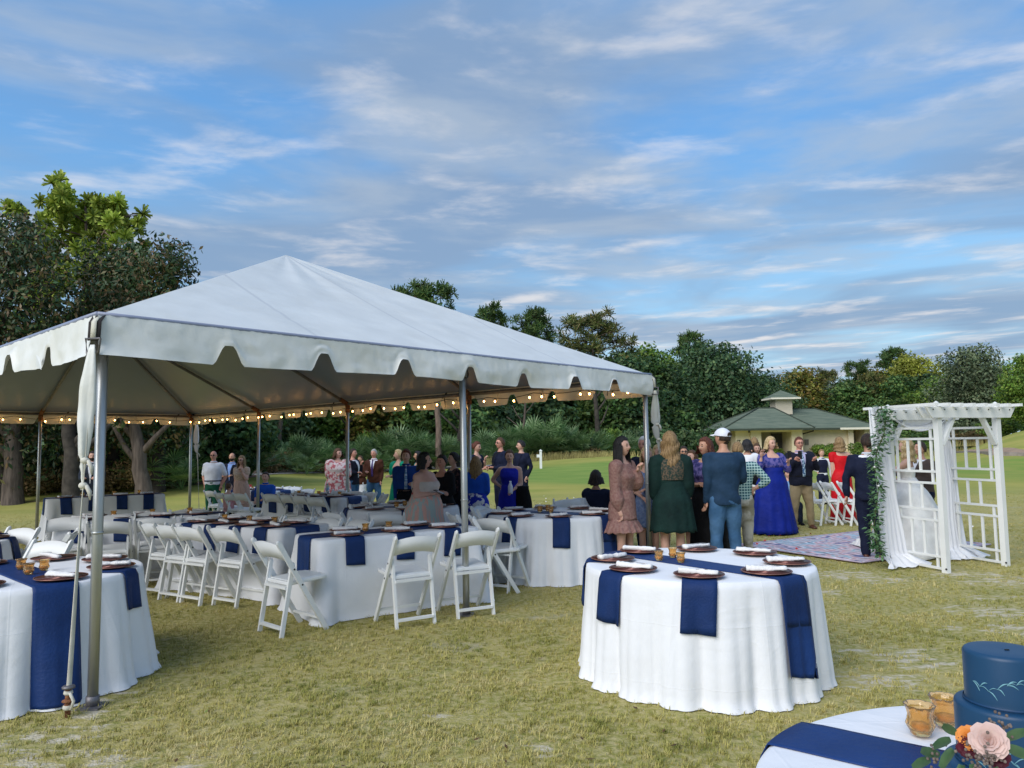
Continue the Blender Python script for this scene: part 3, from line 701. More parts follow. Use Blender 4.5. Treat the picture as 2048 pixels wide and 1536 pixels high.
pd=MB(); pd.lathe([(.102,.0075),(.105,.0092),(.108,.0085)],40,caps=False); PDM=pd.mesh('inner_ring',PRIM)
def plate(T,x,y,label,group):
    p=T.W(x,y,T.H+.011); t=thing('charger_plate',label,'plate',p,0,group); link('dish',PLM,t); link('rim',PRM,t); link('inner_ring',PDM,t); return t
def rollmesh(seed):
    r=random.Random(seed); mb=MB(); rings=[]; n=14; L_=.25
    for i in range(n):
        t=i/(n-1); x=(t-.5)*L_; ry=.030*(1-.35*t)+.004*r.uniform(-1,1)+( .012 if seed%3==0 and t<.15 else 0); rz=.019*(1-.25*t)+.003*r.uniform(-1,1); ring_=[]
        if seed%3==1 and .42<t<.58: ry*=.6; rz*=.8
        for k in range(12):
            a=2*PI*k/12; f=1+.13*math.sin(3*a+seed+t*2); ring_.append((x,ry*f*math.cos(a)+.006*math.sin(t*5+seed),.019+rz*f*math.sin(a)))
        rings.append(ring_)
    mb.loft(rings); 
    return mb.mesh('folded_cloth',WNAP)
ROLLS=[rollmesh(k) for k in range(6)]
km=MB(); km.tube([(-.10,.012,.036),(.06,.010,.037),(.115,.008,.030)],[.004,.004,.008],6,flat=.4); CUTM=km.mesh('cutlery',mat('wrapped_cutlery',(.55,.52,.50),.3,metal=.8))
NK=[0]
def roll(T,x,y,rot,label,group,dz=.021):
    NK[0]+=1; p=T.W(x,y,T.H+dz); t=thing('rolled_napkin',label,'napkin',p,rot,group); link('folded_cloth',ROLLS[NK[0]%6],t)
    if NK[0]%3==2: link('cutlery',CUTM,t)
    return t
# amber glass votives: fluted, waisted cup
def glassmat(name,col,rough,tr):
    m=bpy.data.materials.new(name); m.use_nodes=True; b=m.node_tree.nodes['Principled BSDF']; b.inputs['Base Color'].default_value=(*col,1); b.inputs['Roughness'].default_value=rough; b.inputs['Transmission Weight'].default_value=tr; b.inputs['IOR'].default_value=1.45; b.inputs['Specular IOR Level'].default_value=.8
    return m
AMB=glassmat('amber_mercury_glass',(1.0,.68,.30),.06,.88)
def votive_mesh():
    mb=MB(); n=32
    fn=lambda a,z:1+ (.13*abs(math.cos(4*a))**.5-.07)*(1 if z>.012 else .4)
    mb.lathe([(.001,.001),(.022,.001),(.027,.004),(.028,.010),(.034,.022),(.0375,.030),(.033,.042),(.031,.056),(.034,.070),(.0395,.082),(.0405,.085),(.0365,.084),(.032,.072),(.028,.056),(.030,.042),(.033,.03),(.024,.014),(.001,.012)],n,fn=fn,caps=False)
    return mb
VM=votive_mesh().mesh('glass',AMB)

cm=MB(); cm.lathe([(.001,.013),(.023,.013),(.0255,.03),(.001,.031)],14); WAXM=mat('candle_wax',(.72,.45,.2),.4); CMM=cm.mesh('tealight',WAXM)
def votive(T,x,y,label,group,scl=.9):
    p=T.W(x,y,T.H+.011); t=thing('votive_holder',label,'candle holder',p,rng.uniform(0,3),group); t.scale=(scl,)*3
    link('glass',VM,t); link('tealight',CMM,t); return t
DIRW=['nearest','near right','right','far right','farthest','far left','left','near left']
def dirword(T,x,y,tbl):
    p=T.W(x,y,0)-T.c; a=math.degrees(math.atan2(p.x,-p.y))%360; return a
def ringset(T,tbl,n=8,r0=None,phase=0,rolls=True,naps=(),nap_drop=.27,nw=.20,skip=(),g='round'):
    ps=[]
    for k in range(n):
        th=phase+2*PI*k/n; r_=T.a-.19; x,y=r_*math.cos(th),r_*math.sin(th); w_=T.W(x,y,0)-T.c; a=math.degrees(math.atan2(w_.x,-w_.y))%360
        ps.append((a,th,x,y))
    for a,th,x,y in ps:
        k=int(((a+22.5)%360)//45); wd=DIRW[k]+(' side' if 'far'!=DIRW[k] else '')
        if a in skip: continue
        desc={0:'nearest the viewer',1:'on the near right side',2:'at the right edge',3:'on the far right side',4:'at the far side',5:'on the far left side',6:'at the left edge',7:'on the near left side'}[k]
        plate(T,x,y,f'burgundy charger plate {desc} of {tbl}','charger plates')
        roll(T,x+rng.uniform(-.01,.01),y,rng.uniform(-.7,.7),f'rolled white napkin on the plate {desc} of {tbl}','rolled napkins')
        if not naps or any(abs((a-q+180)%360-180)<24 for q in naps):
            T.napkin(th,nw,.22,nap_drop*rng.uniform(.95,1.05),f'navy napkin hanging {desc} of {tbl}','hanging navy napkins',tilt=rng.uniform(-.08,.08))
# ============================================================ TABLES IN PLACE
TT=.745
def attop(px,py,h=TT):
    p=at(px,py,h)
    for _ in range(4): p=at(px,py,h+gz(p.x,p.y))
    return p
def rect_table(nl,nr,depth,length,seed,anchor='l',z0=None,flare=.03):
    d=(nr-nl); d.z=0; d.normalize(); n_=Vector((-d.y,d.x,0))
    c=(nl+d*(length/2) if anchor=='l' else nr-d*(length/2))+n_*(depth/2)
    return Table(c.x,c.y,math.atan2(d.y,d.x),length/2,depth/2,'rect',seed,TT,flare,z0)
def dress_rect(T,tbl,near_n,far_n,runner=(.35,.45),vot=((-.1,0),(.1,0)),nap=True,g='tables under the tent',rolls=True,near_lab='near',far_lab='far'):
    T.frame(f'folding banquet table under the white cloth of {tbl}','folding banquet tables')
    T.cloth(f'white linen cloth draped over {tbl}','white tablecloths')
    T.runner(0,.34,runner[0],runner[1],f'navy runner lying lengthwise over {tbl}','navy table runners')
    for side,n,w_ in ((-1,near_n,near_lab),(1,far_n,far_lab)):
        for k in range(n):
            x=((k+.5)/n*2-1)*(T.a-.08); y=side*(T.b-.19); pos=['leftmost','second from the left','third from the left','rightmost'][k if n==4 else [0,2,3][k] if n==3 else [0,3][k]] if n>1 else 'middle'
            plate(T,x,y,f'burgundy charger plate, {pos} on the {w_} side of {tbl}','charger plates')
            if rolls: roll(T,x,y,T.rz+rng.uniform(-.5,.5),f'rolled white napkin, {pos} on the {w_} side of {tbl}','rolled napkins')
            if nap: 
                th=math.atan2(side*T.b,x); T.napkin(th,.19,.22,.26*rng.uniform(.9,1.1),f'navy napkin hanging from the {w_} edge of {tbl}, {pos}','hanging navy napkins',tilt=rng.uniform(-.08,.08))
    for i,(x,y) in enumerate(vot):
        votive(T,x,y,f'amber glass votive on {tbl}, {["left","right","middle","extra"][i%4]} one' if len(vot)<=2 else f'amber glass votive on {tbl}, {["leftmost","second from the left","third from the left","rightmost","last"][i]}','amber votives')
# right round table in front of the standing guests
TB=Table(1.30,5.41,R(15),.79,.79,'round',3.3,TT,.0)
TB.frame('round folding table under the long white cloth on the right of the lawn','round tables'); TB.cloth('long white cloth on the round table alone on the open lawn right of centre','white tablecloths')
nmR='the round lawn table'
A2=TB.rz
v1=at(1165,1100,TT); v2=at(1560,1150,TT)
TB.runner_px((1268,1111),(1588,1158),.25,.30,.60,f'navy runner crossing {nmR} and hanging low at its right','navy table runners',skew=.25)
ringset(TB,nmR,8,phase=R(-103)-A2,naps=(0,45,315,270),nap_drop=.29,nw=.21)
for i,(px,py) in enumerate(((1318,1124),(1346,1118),(1362,1128))):
    p=at(px,py,TT); q=TB.toW().inverted()@p; votive(TB,q.x,q.y,f'amber glass votive {["left","back","right"][i]} one of the three on {nmR}','amber votives',.82)
# front left round table by the tent corner pole
pA=at(38,1146,TT); TA=Table(pA.x,pA.y,R(30),.795,.795,'round',8.1,TT,.05)
nmL='the front left table'
TA.frame('round folding table under the white cloth at the front left beside the tent pole','round tables'); TA.cloth(f'long white cloth on {nmL}','white tablecloths')
TA.runner_px((10,1134),(103,1168),.265,.30,.735,f'long navy runner over {nmL}, reaching the grass in front','navy table runners')
pq=at(122,1161,TT)-pA; ringset(TA,nmL,8,phase=math.atan2(pq.y,pq.x)-TA.rz,naps=(25,300),nap_drop=.27,nw=.20)
for i,(px,py) in enumerate(((42,1142),(57,1152),(88,1144))):
    p=at(px,py,TT); q=TA.toW().inverted()@p; votive(TA,q.x,q.y,f'amber glass votive {["back","front","right"][i]} one of the three on {nmL}','amber votives',.9)
pq=at(274,1143,TT)-pA; TA.napkin(math.atan2(pq.y,pq.x)-TA.rz,.17,.20,.25,f'navy napkin hanging at the right end of {nmL}, right of the pole','hanging navy napkins')
# far left round table, half outside the frame
TA2=Table(-5.75,7.3,R(0),.795,.795,'round',5.5,TT,.08); nmLL='the left edge table'
TA2.frame(f'round folding table under the cloth of {nmLL}','round tables'); TA2.cloth(f'white cloth over {nmLL}','white tablecloths')
TA2.runner(R(-12),.34,.3,.5,f'navy runner over {nmLL}','navy table runners'); ringset(TA2,nmLL,8,phase=R(20),naps=(60,100,140),nap_drop=.27)
# cake table
TC=Table(1.33,1.72,R(0),.78,.78,'round',1.7,TT,.05); nmC='the cake table'
TC.frame(f'round table under the white cloth of {nmC}','round tables'); TC.cloth(f'white cloth over {nmC}','white tablecloths')
TC.runner_px((1545,1464),(1800,1520),.225,.35,.35,f'navy runner across {nmC}','navy table runners')
# middle round table between tent and guests
TG=Table(.47,9.45,R(10),.80,.80,'round',6.2,TT,.03); nmG='the middle round table'
TG.frame(f'round folding table under the cloth of {nmG}','round tables'); TG.cloth(f'white cloth over {nmG}','white tablecloths')
TG.runner(R(-35)-TG.rz,.30,.3,.55,f'navy runner over {nmG}','navy table runners'); ringset(TG,nmG,8,phase=R(-85)-TG.rz,naps=(5,50,310,275),nap_drop=.30)
for i,(px,py) in enumerate(((1080,1026),(1096,1024),(1102,1027))):
    p=at(px,py,TT); q=TG.toW().inverted()@p; votive(TG,q.x,q.y,f'amber glass votive {["left","middle","right"][i]} one of the three on {nmG}','amber votives',.9)
# round table behind, hidden partly by the woman in the striped skirt
p3=at(800,1016,TT); T3=Table(p3.x,p3.y+.2,R(0),.80,.80,'round',9.4,TT,.07); nm3='the pleated-skirt table'
T3.frame(f'round folding table under the cloth of {nm3}','round tables'); T3.cloth(f'white cloth over {nm3}','white tablecloths')
T3.runner(R(20),.32,.3,.5,f'navy runner over {nm3}','navy table runners'); ringset(T3,nm3,8,phase=R(-75),naps=(300,20),nap_drop=.27)
for i,(px,py) in enumerate(((793,1016),(810,1014))):
    p=at(px,py,TT); q=T3.toW().inverted()@p; votive(T3,q.x,q.y,f'amber glass votive {["left","right"][i]} one of two on {nm3}','amber votives',.9)
# rectangular tables
TD=rect_table(attop(638,1083),attop(960,1055),.76,1.75,2.2); nmD='the near banquet table'
dress_rect(TD,nmD,3,2,(.34,.30),((-.25,.02),(.02,.05)))
q=attop(560,1061); d=Vector((.857,-.515,0)); TE=rect_table(q-d*1.83,q,.76,1.83,4.4); nmE='the central shaded table'
dress_rect(TE,nmE,4,3,(.3,.42),((-.45,0),(-.02,0),(.4,0)))
TF=rect_table(attop(104,1046),attop(468,1029),.76,1.95,7.7); nmF='the left shaded table'
dress_rect(TF,nmF,4,3,(.3,.3),((-.35,0),(.1,0),(.55,0)))
nl=atd(92,999,14.0); nr=atd(337,989,15.2); TH_=rect_table(nl,nr,.76,2.05,11.1,z0=nl.z-TT); TH_.c.z=(nl.z+nr.z)/2-TT; nmH='the far head table'
dress_rect(TH_,nmH,4,0,(.3,.3),((-.4,.05),(.15,.05),(.6,.05)))
d=Vector((.86,-.51,0)); q=attop(547,983); T1=rect_table(q-d*1.83,q,.76,1.83,12.4); nm1="the blue-shirt boy's table"
dress_rect(T1,nm1,4,2,(.3,.4),((-.3,0),))
q=attop(678,997); T2=rect_table(q-d*1.9,q,.76,1.9,13.8); nm2='the paisley-tunic table'
dress_rect(T2,nm2,4,3,(.3,.4),((-.45,.05),(.1,0),(.6,0)))
# ============================================================ CHAIRS
def chair_at(px,ytop,face,lab,g='white folding chairs at the banquet tables',push=0):
    p=at(px,ytop,.79)
    for _ in range(3): p=at(px,ytop,.79+gz(p.x,p.y))
    f=Vector((math.cos(R(face)),math.sin(R(face)),0)); o=p+f*(.25+push)
    return chair(o.x,o.y,face,lab,g)
SPEC=[
 (532,1085,47,'white folding chair nearest the viewer at the left end of the near banquet table'),
 (443,1058,57,'first white folding chair from the right in the row of four beside the shaded table'),
 (372,1056,58,'second white folding chair from the right in the row of four beside the shaded table'),
 (335,1053,60,'third white folding chair from the right in the row of four beside the shaded table'),
 (306,1049,63,'leftmost white folding chair of the row of four beside the shaded table'),
 (836,1075,122,'white folding chair left of the middle tent pole, its back to the viewer'),
 (955,1064,118,'white folding chair directly behind the middle tent pole'),
 (981,1039,60,'white folding chair seen side-on at the left of the middle round table'),
 (218,1045,112,'shaded white folding chair right behind the front left tent pole'),
 (310,1038,110,'shaded white folding chair left of the row of four, at the middle left table'),
 (402,1033,112,'shaded white folding chair between the two shaded tables, second from the right'),
 (489,1027,110,'shaded white folding chair between the two shaded tables, rightmost'),
 (133,1037,-66,'white folding chair behind the left end of the middle left table'),
 (231,1032,-64,'white folding chair behind the middle left table, second from the left'),
 (305,1026,-62,'white folding chair behind the middle left table, third from the left'),
 (374,1021,-60,'white folding chair behind the middle left table, rightmost'),
 (540,1034,239,'grey shaded chair behind the long shaded table, leftmost'),
 (597,1037,239,'grey shaded chair behind the long shaded table, second from the left'),
 (657,1039,236,'grey shaded chair behind the long shaded table, third from the left'),
 (722,1042,225,'grey shaded chair behind the long shaded table, rightmost'),
 (662,1027,50,'white folding chair left of the back tent pole, facing right'),
 (772,1030,92,'shaded chair with dark bag on its seat before the round table behind the striped skirt'),
 (721,1010,-30,'white folding chair at the left of the round table behind the striped skirt'),
 (770,990,200,'bright white folding chair standing behind the round table near the brown jacket man'),
 (742,986,215,'white folding chair partly behind the bright one near the brown jacket man'),
 (683,982,239,'white folding chair behind the back table below the paisley tunic, left one'),
 (710,984,239,'white folding chair behind the back table below the paisley tunic, right one'),
 (540,989,57,'white folding chair leftmost in the second back row of four'),
 (574,991,57,'white folding chair second from the left in the second back row of four'),
 (599,993,57,'white folding chair third from the left in the second back row of four'),
 (628,996,57,'white folding chair rightmost in the second back row of four'),
 (419,982,57,'white folding chair leftmost in the back row below the white polo man'),
 (440,983,57,'white folding chair second from the left in the back row below the white polo man'),
 (458,984,57,'white folding chair third from the left in the back row below the white polo man'),
 (478,985,55,'white folding chair rightmost in the back row below the white polo man'),
 (553,975,239,'white folding chair far side of the back table, leftmost of four'),
 (577,974,239,'white folding chair far side of the back table, second of four'),
 (591,974,239,'white folding chair far side of the back table, third of four'),
 (616,976,239,'white folding chair far side of the back table, rightmost of four'),
 (977,1020,-35,'white folding chair at the far left of the middle round table'),
 (959,1014,-25,'white folding chair below the blue flowered dress'),
 (944,1038,10,'grey shaded chair right of the middle tent pole, behind the near banquet table'),
 (905,1031,20,'shaded chair left of the middle tent pole behind the near banquet table'),
 (1137,1001,-100,'white folding chair with arched back left of the seated guest in navy'),
 (1163,998,-80,'white folding chair nearly behind the seated guest in navy'),
 (47,1059,-110,'white folding chair with its back to the trees behind the left edge table'),
 (105,1085,-108,'white folding chair behind the front left round table, facing the viewer'),
 (146,1066,-160,'white folding chair turned sideways between the left tables'),
 (1503,961,2,'ceremony chair farther back between the plaid shirt and the blue gown'),
 (1508,971,0,'ceremony chair nearer the viewer between the plaid shirt and the blue gown'),
 (1652,966,5,'ceremony chair in front of the red dress, left of the pair'),
 (1684,966,-2,'ceremony chair between the red dress and the groom'),
 (1622,966,8,'ceremony chair right behind the man in khaki trousers')
]
for s in SPEC: chair_at(*s,g='white folding ceremony chairs' if 'ceremony' in s[3] else 'white folding chairs at the banquet tables')
# ============================================================ WEDDING ARBOR
ARBW=mat('arbor_white_paint',(.78,.79,.78),.45,.03,3)
aN,aL,aR=at(1893,1146),at(1793,1127),at(2012,1133); aQ=aR+aL-aN
e1=(aR-aN).normalized(); AH=atd(1893,804,aN.y).z
arb=thing('arbor','white wooden wedding arbor with trellis sides standing on the lawn at right','arbor',aN)
Ai=Matrix.Translation(-aN)
def ap(mb,name,m=ARBW,par=None,label=None):
    mb.v=[tuple(Ai@Vector(v)) for v in mb.v]; return mb.build(name,m,par or arb,label=label)
for p in (aN,aL,aR,aQ):
    mb=MB(); mb.beam(p,p+Vector((0,0,AH-.06)),.070,.070,up=e1); o=ap(mb,'post')
    mb=MB(); mb.lathe([(.054,AH-.06),(.054,AH-.045),(.038,AH-.04),(.03,AH+.0),(.001,AH+.015)],4,c=(p.x,p.y,p.z)); ap(mb,'post_cap')
    mb=MB(); mb.tube([p+Vector((-.03,-.05,.05)),p+Vector((-.03,-.056,.05))],.012,8); ap(mb,'screw',BLK)
for a,b in ((aN,aR),(aL,aQ)):
    off=Vector((e1.y,-e1.x,0))
    for s in (-1,1):
        A=a-e1*.27+off*(.06*s); B=b+e1*.27+off*(.06*s); mb=MB(); z0,z1=AH-.19,AH-.06; t=off*.012
        f=[A+Vector((0,0,z1)),A+e1*.10+Vector((0,0,z0)),B-e1*.10+Vector((0,0,z0)),B+Vector((0,0,z1))]
        mb.add([v-t for v in f]+[v+t for v in f],[(0,1,2,3),(7,6,5,4),(0,4,5,1),(1,5,6,2),(2,6,7,3),(3,7,4,0)],0,False); ap(mb,'beam')
        for k in range(8):
            q=A.lerp(B,(k+.6)/8.2)+Vector((0,0,AH-.09))-off*(.0 if s>0 else .0)+off*(.016*s); mb=MB(); mb.tube([q,q+off*(.004*s)],.009,6); ap(mb,'screw',BLK)
    for p,s in ((a,1),(b,-1)):
        mb=MB(); mb.beam(p+e1*(.05*s)+Vector((0,0,AH-.52)),p+e1*(.27*s)+Vector((0,0,AH-.18)),.04,.06,up=off); ap(mb,'brace')
dpt=(aL-aN); dd_=dpt.normalized()
for k in range(8):
    p=(aN-e1*.22).lerp(aR+e1*.22,k/7); mb=MB(); mb.beam(p-dd_*.2+Vector((0,0,AH-.035)),p+dpt+dd_*.2+Vector((0,0,AH-.035)),.05,.035,up=(0,0,1)); ap(mb,'rafter')
for a,b in ((aN,aL),(aR,aQ)):
    tr=link('trellis_panel',None,arb,loc=(0,0,0))
    for z in (1.735,1.60,1.20,1.06,.74,.61,.18,.04):
        mb=MB(); mb.beam(a+dd_*.03+Vector((0,0,z)),b-dd_*.03+Vector((0,0,z)),.028,.028,up=(0,0,1)); ap(mb,'rail',par=tr)
    for t,segs in ((.15,((1.735,1.06),(.74,.04))),(.85,((1.735,1.06),(.74,.04))),(.38,((1.60,1.20),(1.06,.74),(.61,.18))),(.62,((1.60,1.20),(1.06,.74),(.61,.18)))):
        for z1,z0 in segs:
            mb=MB(); p=a.lerp(b,t)+e1*.004; mb.beam(p+Vector((0,0,z0-.01)),p+Vector((0,0,z1+.01)),.032,.018,up=e1); ap(mb,'bar',par=tr)
CHIF=mat('white_chiffon',(.88,.89,.93),.85,.03,3,.2,20,trans=.18,stretch=(6,6,.6))
def drape(top,bot,w0,w1,name,lab,pool,dirv,seed):
    rows=[]; nv=44; nu=34
    for j in range(nv+1):
        f=j/nv; c=top.lerp(bot,f)+Vector((0,0,0)); row=[]; w_=w0+(w1-w0)*f**1.5
        for i in range(nu+1):
            u=i/nu-.5; fold=.028*math.sin(u*34+2.2*noise.noise(Vector((u*3,f*1.2,seed)))+seed)*(.6+.6*f)+.03*noise.noise(Vector((u*4,f*3,seed)))
            p=c+dirv*(u*w_+.02*noise.noise(Vector((f*3,seed,1))))+Vector((-dirv.y,dirv.x,0))*fold
            if f>.93: 
                q=(f-.93)/.07; p=p+Vector((-dirv.y,dirv.x,0))*(-.22*q*(pool))+dirv*(u*.5*q*pool+.25*q*pool*noise.noise(Vector((u*5,q,seed)))); p.z=max(p.z,.02+gz(p.x,p.y))+.05*abs(noise.noise(Vector((u*9,q*3,seed))))*q
            row.append(p)
        rows.append(row)
    mb=MB(); mb.grid(rows); o=mb.build(name,CHIF,label=lab,cat='drape',group='white arbor drapes'); return o
eL=aL-e1*.27+Vector((0,0,0))
drape(eL+Vector((-.0,-.05,AH-.03)),aL-e1*.20-dd_*.18+Vector((0,0,.02)),.22,.40,'drape','white chiffon drape hanging down the left arbor post and pooling on the rug edge',1.0,e1,1.2)
drape(aQ+Vector((-.06,0,AH-.06))-dd_*.04,aQ-e1*.02-dd_*.1+Vector((0,0,.02)),.16,.36,'drape','white chiffon drape hanging inside the right rear arbor post',.9,e1,4.2)
rows=[]
for j in range(13):
    f=j/12; row=[]
    for i in range(41):
        t=i/40; p=(aL+Vector((0,0,AH-.10))).lerp(aQ+Vector((0,0,AH-.10)),t); sag=-(.10+.20*f)*math.sin(PI*t)**.9; row.append(p-dd_*(.02+.05*math.sin(f*9))+Vector((0,0,sag+.04-.10*f*(1-math.sin(PI*t))-.02*math.sin(f*18))))
    rows.append(row)
mb=MB(); mb.grid(rows); mb.build('swag',CHIF,label='white chiffon swag sagging across the top of the arbor',cat='drape',group='white arbor drapes')
# leafy garland
LEAFG=mat('eucalyptus_leaf',(.05,.13,.05),.55,.3,9,col2=(.17,.30,.14),coord='World',contrast=(.4,.6),trans=.2)
dep=aL.y-.30; gpx=[(1762,812),(1772,838),(1768,868),(1753,905),(1750,940),(1757,975),(1753,1010),(1748,1050),(1752,1082),(1762,1108)]
gl=[atd(x,y,dep-.02*i) for i,(x,y) in enumerate(gpx)]
gar=thing('garland','green eucalyptus garland trailing down the left side of the white arbor','garland',gl[-1]); Gi=Matrix.Translation(-gl[-1])
mb=MB(); mb.tube([Gi@p for p in gl],.008,6); mb.build('stem',mat('garland_stem',(.08,.10,.04),.8),gar)
r=random.Random(12); mb=MB()
for k in range(950):
    t=r.random()*(len(gl)-1); i=int(t); p=gl[i].lerp(gl[min(i+1,len(gl)-1)],t-i); wd=.125 if t<3 else (.085 if t<8 else .07)
    a=r.uniform(0,2*PI); q=p+Vector((math.cos(a)*r.uniform(.01,wd),math.sin(a)*r.uniform(.01,wd),r.uniform(-.04,.04))); d=Vector((math.cos(a)*.7,math.sin(a)*.7,r.uniform(-1,.3))).normalized(); s=Vector((-math.sin(a),math.cos(a),r.uniform(-.5,.5))).normalized(); l=r.uniform(.04,.08) ; w_=l*r.uniform(.18,.42)
    n_=d.cross(s)*.006
    pts=[q,q+d*l*.35+s*w_,q+d*l+n_,q+d*l*.35-s*w_]; mb.add([Gi@v for v in pts],[(0,1,2,3)],0,False)
mb.build('leaves',LEAFG,gar,kind='stuff')
mb=MB()
for k in range(5):
    t=r.random()*(len(gl)-1); i=int(t); p=Gi@gl[i]; mb.sphere(p+Vector((r.uniform(-.06,.06),-.06,r.uniform(-.1,.1))),.014,7,5)
mb.build('white_buds',WNAP,gar)
# rug under the couple
def rug_mat():
    m=bpy.data.materials.new('faded_rug'); m.use_nodes=True; nt=m.node_tree; n=nt.nodes; l=nt.links; b=n['Principled BSDF']; b.inputs['Roughness'].default_value=.95
    tc=n.new('ShaderNodeTexCoord'); mp=n.new('ShaderNodeMapping'); mp.inputs['Scale'].default_value=(1,1,1); l.new(tc.outputs['Object'],mp.inputs[0])
    v=n.new('ShaderNodeTexNoise'); v.inputs['Scale'].default_value=2.6; v.inputs['Detail'].default_value=4; v.inputs['Distortion'].default_value=1.4; l.new(mp.outputs[0],v.inputs[0])
    r=n.new('ShaderNodeValToRGB'); l.new(v.outputs[0],r.inputs[0]); e=r.color_ramp.elements; e[0].position=.36; e[0].color=(.10,.13,.28,1); e[1].position=.70; e[1].color=(.55,.28,.30,1)
    for p,c in ((.42,(.48,.42,.50)),(.47,(.60,.36,.38)),(.52,(.56,.50,.54)),(.58,(.26,.42,.52)),(.64,(.50,.48,.52))): k=e.new(p); k.color=(*c,1)
    w_=n.new('ShaderNodeTexWave'); w_.inputs['Scale'].default_value=3; w_.inputs['Distortion'].default_value=12; w_.inputs['Detail'].default_value=3; l.new(mp.outputs[0],w_.inputs[0])
    mx=n.new('ShaderNodeMix'); mx.data_type='RGBA'; mx.blend_type='OVERLAY'; mx.inputs[0].default_value=.45; l.new(r.outputs[0],mx.inputs[6]); l.new(w_.outputs[0],mx.inputs[7]); l.new(mx.outputs[2],b.inputs['Base Color']); return m
ro=at(1472,1093); rx=at(1700,1068)-ro; rx.z=0; rx.normalize(); ry=Vector((rx.y,-rx.x,0))
rug=thing('rug','faded pink and blue patterned rug lying on the grass under the groom','rug',ro,math.atan2(rx.y,rx.x))
mb=MB(); P=[]
for j in range(23):
    row=[]
    for i in range(31):
        u=3.0*i/30; v=-2.15*j/22; cr=0
        row.append(Vector((u+.02*noise.noise(Vector((v,1,2))),v+.03*noise.noise(Vector((u,3,1))),.030+.008*noise.noise(Vector((u*2,v*2,4)))+gz(*( (ro+rx*u-ry*v).xy))-ro.z)))
    P.append(row)
mb.grid(P); mb.f=[f[::-1] for f in mb.f]; o=mb.build('pile',rug_mat(),rug); md=o.modifiers.new('t','SOLIDIFY'); md.thickness=.012
mb=MB(); n=48
for s_ in (0,3.0): mb.tube([(s_,-2.15*k/n,.028) for k in range(n+1)],.009,5,False)
for s_ in (0,-2.15): mb.tube([(3.0*k/n,s_,.028) for k in range(n+1)],.009,5,False)
mb.build('bound_edge',mat('rug_binding',(.45,.38,.48),.9),rug)
# ============================================================ CAKE
def at_cake(px,py): return at(px,py,TT)
cx,cy=1.075*1.0,1.70
CB=mat('navy_fondant',(.008,.052,.125),.42,.05,5,spec=.45)
CVINE=mat('painted_vine',(.16,.36,.42),.5)
cake=thing('wedding_cake','three tiered navy blue wedding cake painted with pale vines','cake',(cx,cy,TT+.012))
HT=[(.127,0,.135),(.100,.135,.130),(.0775,.265,.112)]
for i,(rr,z0,h) in enumerate(HT):
    mb=MB(); b_=.010; prof=[(rr+.002,z0),(rr+.001,z0+.004),(rr,z0+.012),(rr,z0+h-b_)]+[(rr-b_*(1-math.cos(a)),z0+h-b_+b_*math.sin(a)) for a in (.4,.8,1.2,1.57)]+[(rr*.5,z0+h+.0008),(.001,z0+h)]
    mb.lathe(prof,56,caps=False); o=mb.build('tier',CB,cake)
    if i: mb=MB(); mb.lathe([(rr+.003,z0+.001),(rr+.005,z0+.003),(rr+.003,z0+.006)],48,caps=False); mb.build('seam',mat('fondant_seam',(.01,.05,.13),.5),cake)
mb=MB(); mb.lathe([(.15,-.012),(.155,-.011),(.155,-.001),(.001,-.0005)],48,caps=False); mb.build('cake_board',WHITE,cake)
mb=MB(); mb.box((.004,-.01,.3785),(.009,.004,.002)); mb.build('topper_slot',BLK,cake)
def vine(rr,z0,a0,a1,seed,n=15):
    r=random.Random(seed); pts=[]; mb=MB()
    for k in range(n+1):
        a=a0+(a1-a0)*k/n; z=z0+.012*math.sin(k*.9+seed)+.004*r.uniform(-1,1); pts.append((a,z))
    P=lambda a,z,o=.0010:Vector(((rr+o)*math.cos(a),(rr+o)*math.sin(a),z))
    def stroke(a,z,a2,z2,w_):
        m_=6; rows=[]
        for i in range(m_+1):
            t=i/m_; aa=a+(a2-a)*t; zz_=z+(z2-z)*t+.004*math.sin(PI*t)*(1 if r.random()<.5 else 1); ww=w_*(.25+math.sin(PI*min(.96,max(.06,t)))); nx,nz=-(z2-z),(a2-a)*rr; l_=math.hypot(nx,nz)+1e-6; nx/=l_; nz/=l_
            rows.append([P(aa+nx*ww/rr*-1,zz_+nz*ww*-1),P(aa,zz_,.0022),P(aa+nx*ww/rr,zz_+nz*ww)])
        mb.grid(rows)
    for (a,z),(a2,z2) in zip(pts,pts[1:]):
        if r.random()<.85: stroke(a,z,a2,z2,.0006)
        for s in (1,-1):
            if r.random()<.75: stroke(a,z,a+r.uniform(.6,1.3)*.02/rr*(1 if r.random()<.8 else -1),z+s*r.uniform(.006,.018),.0010)
    return mb
vine(.0775,.315,R(180+10),R(180+175),3,13).build('painted_vine',CVINE,cake)
vine(.100,.165,R(180+20),R(180+70),5,6).build('painted_vine',CVINE,cake); vine(.100,.185,R(180+95),R(180+170),6,8).build('painted_vine',CVINE,cake)
vine(.127,.075,R(180+20),R(180+150),8,14).build('painted_vine',CVINE,cake)
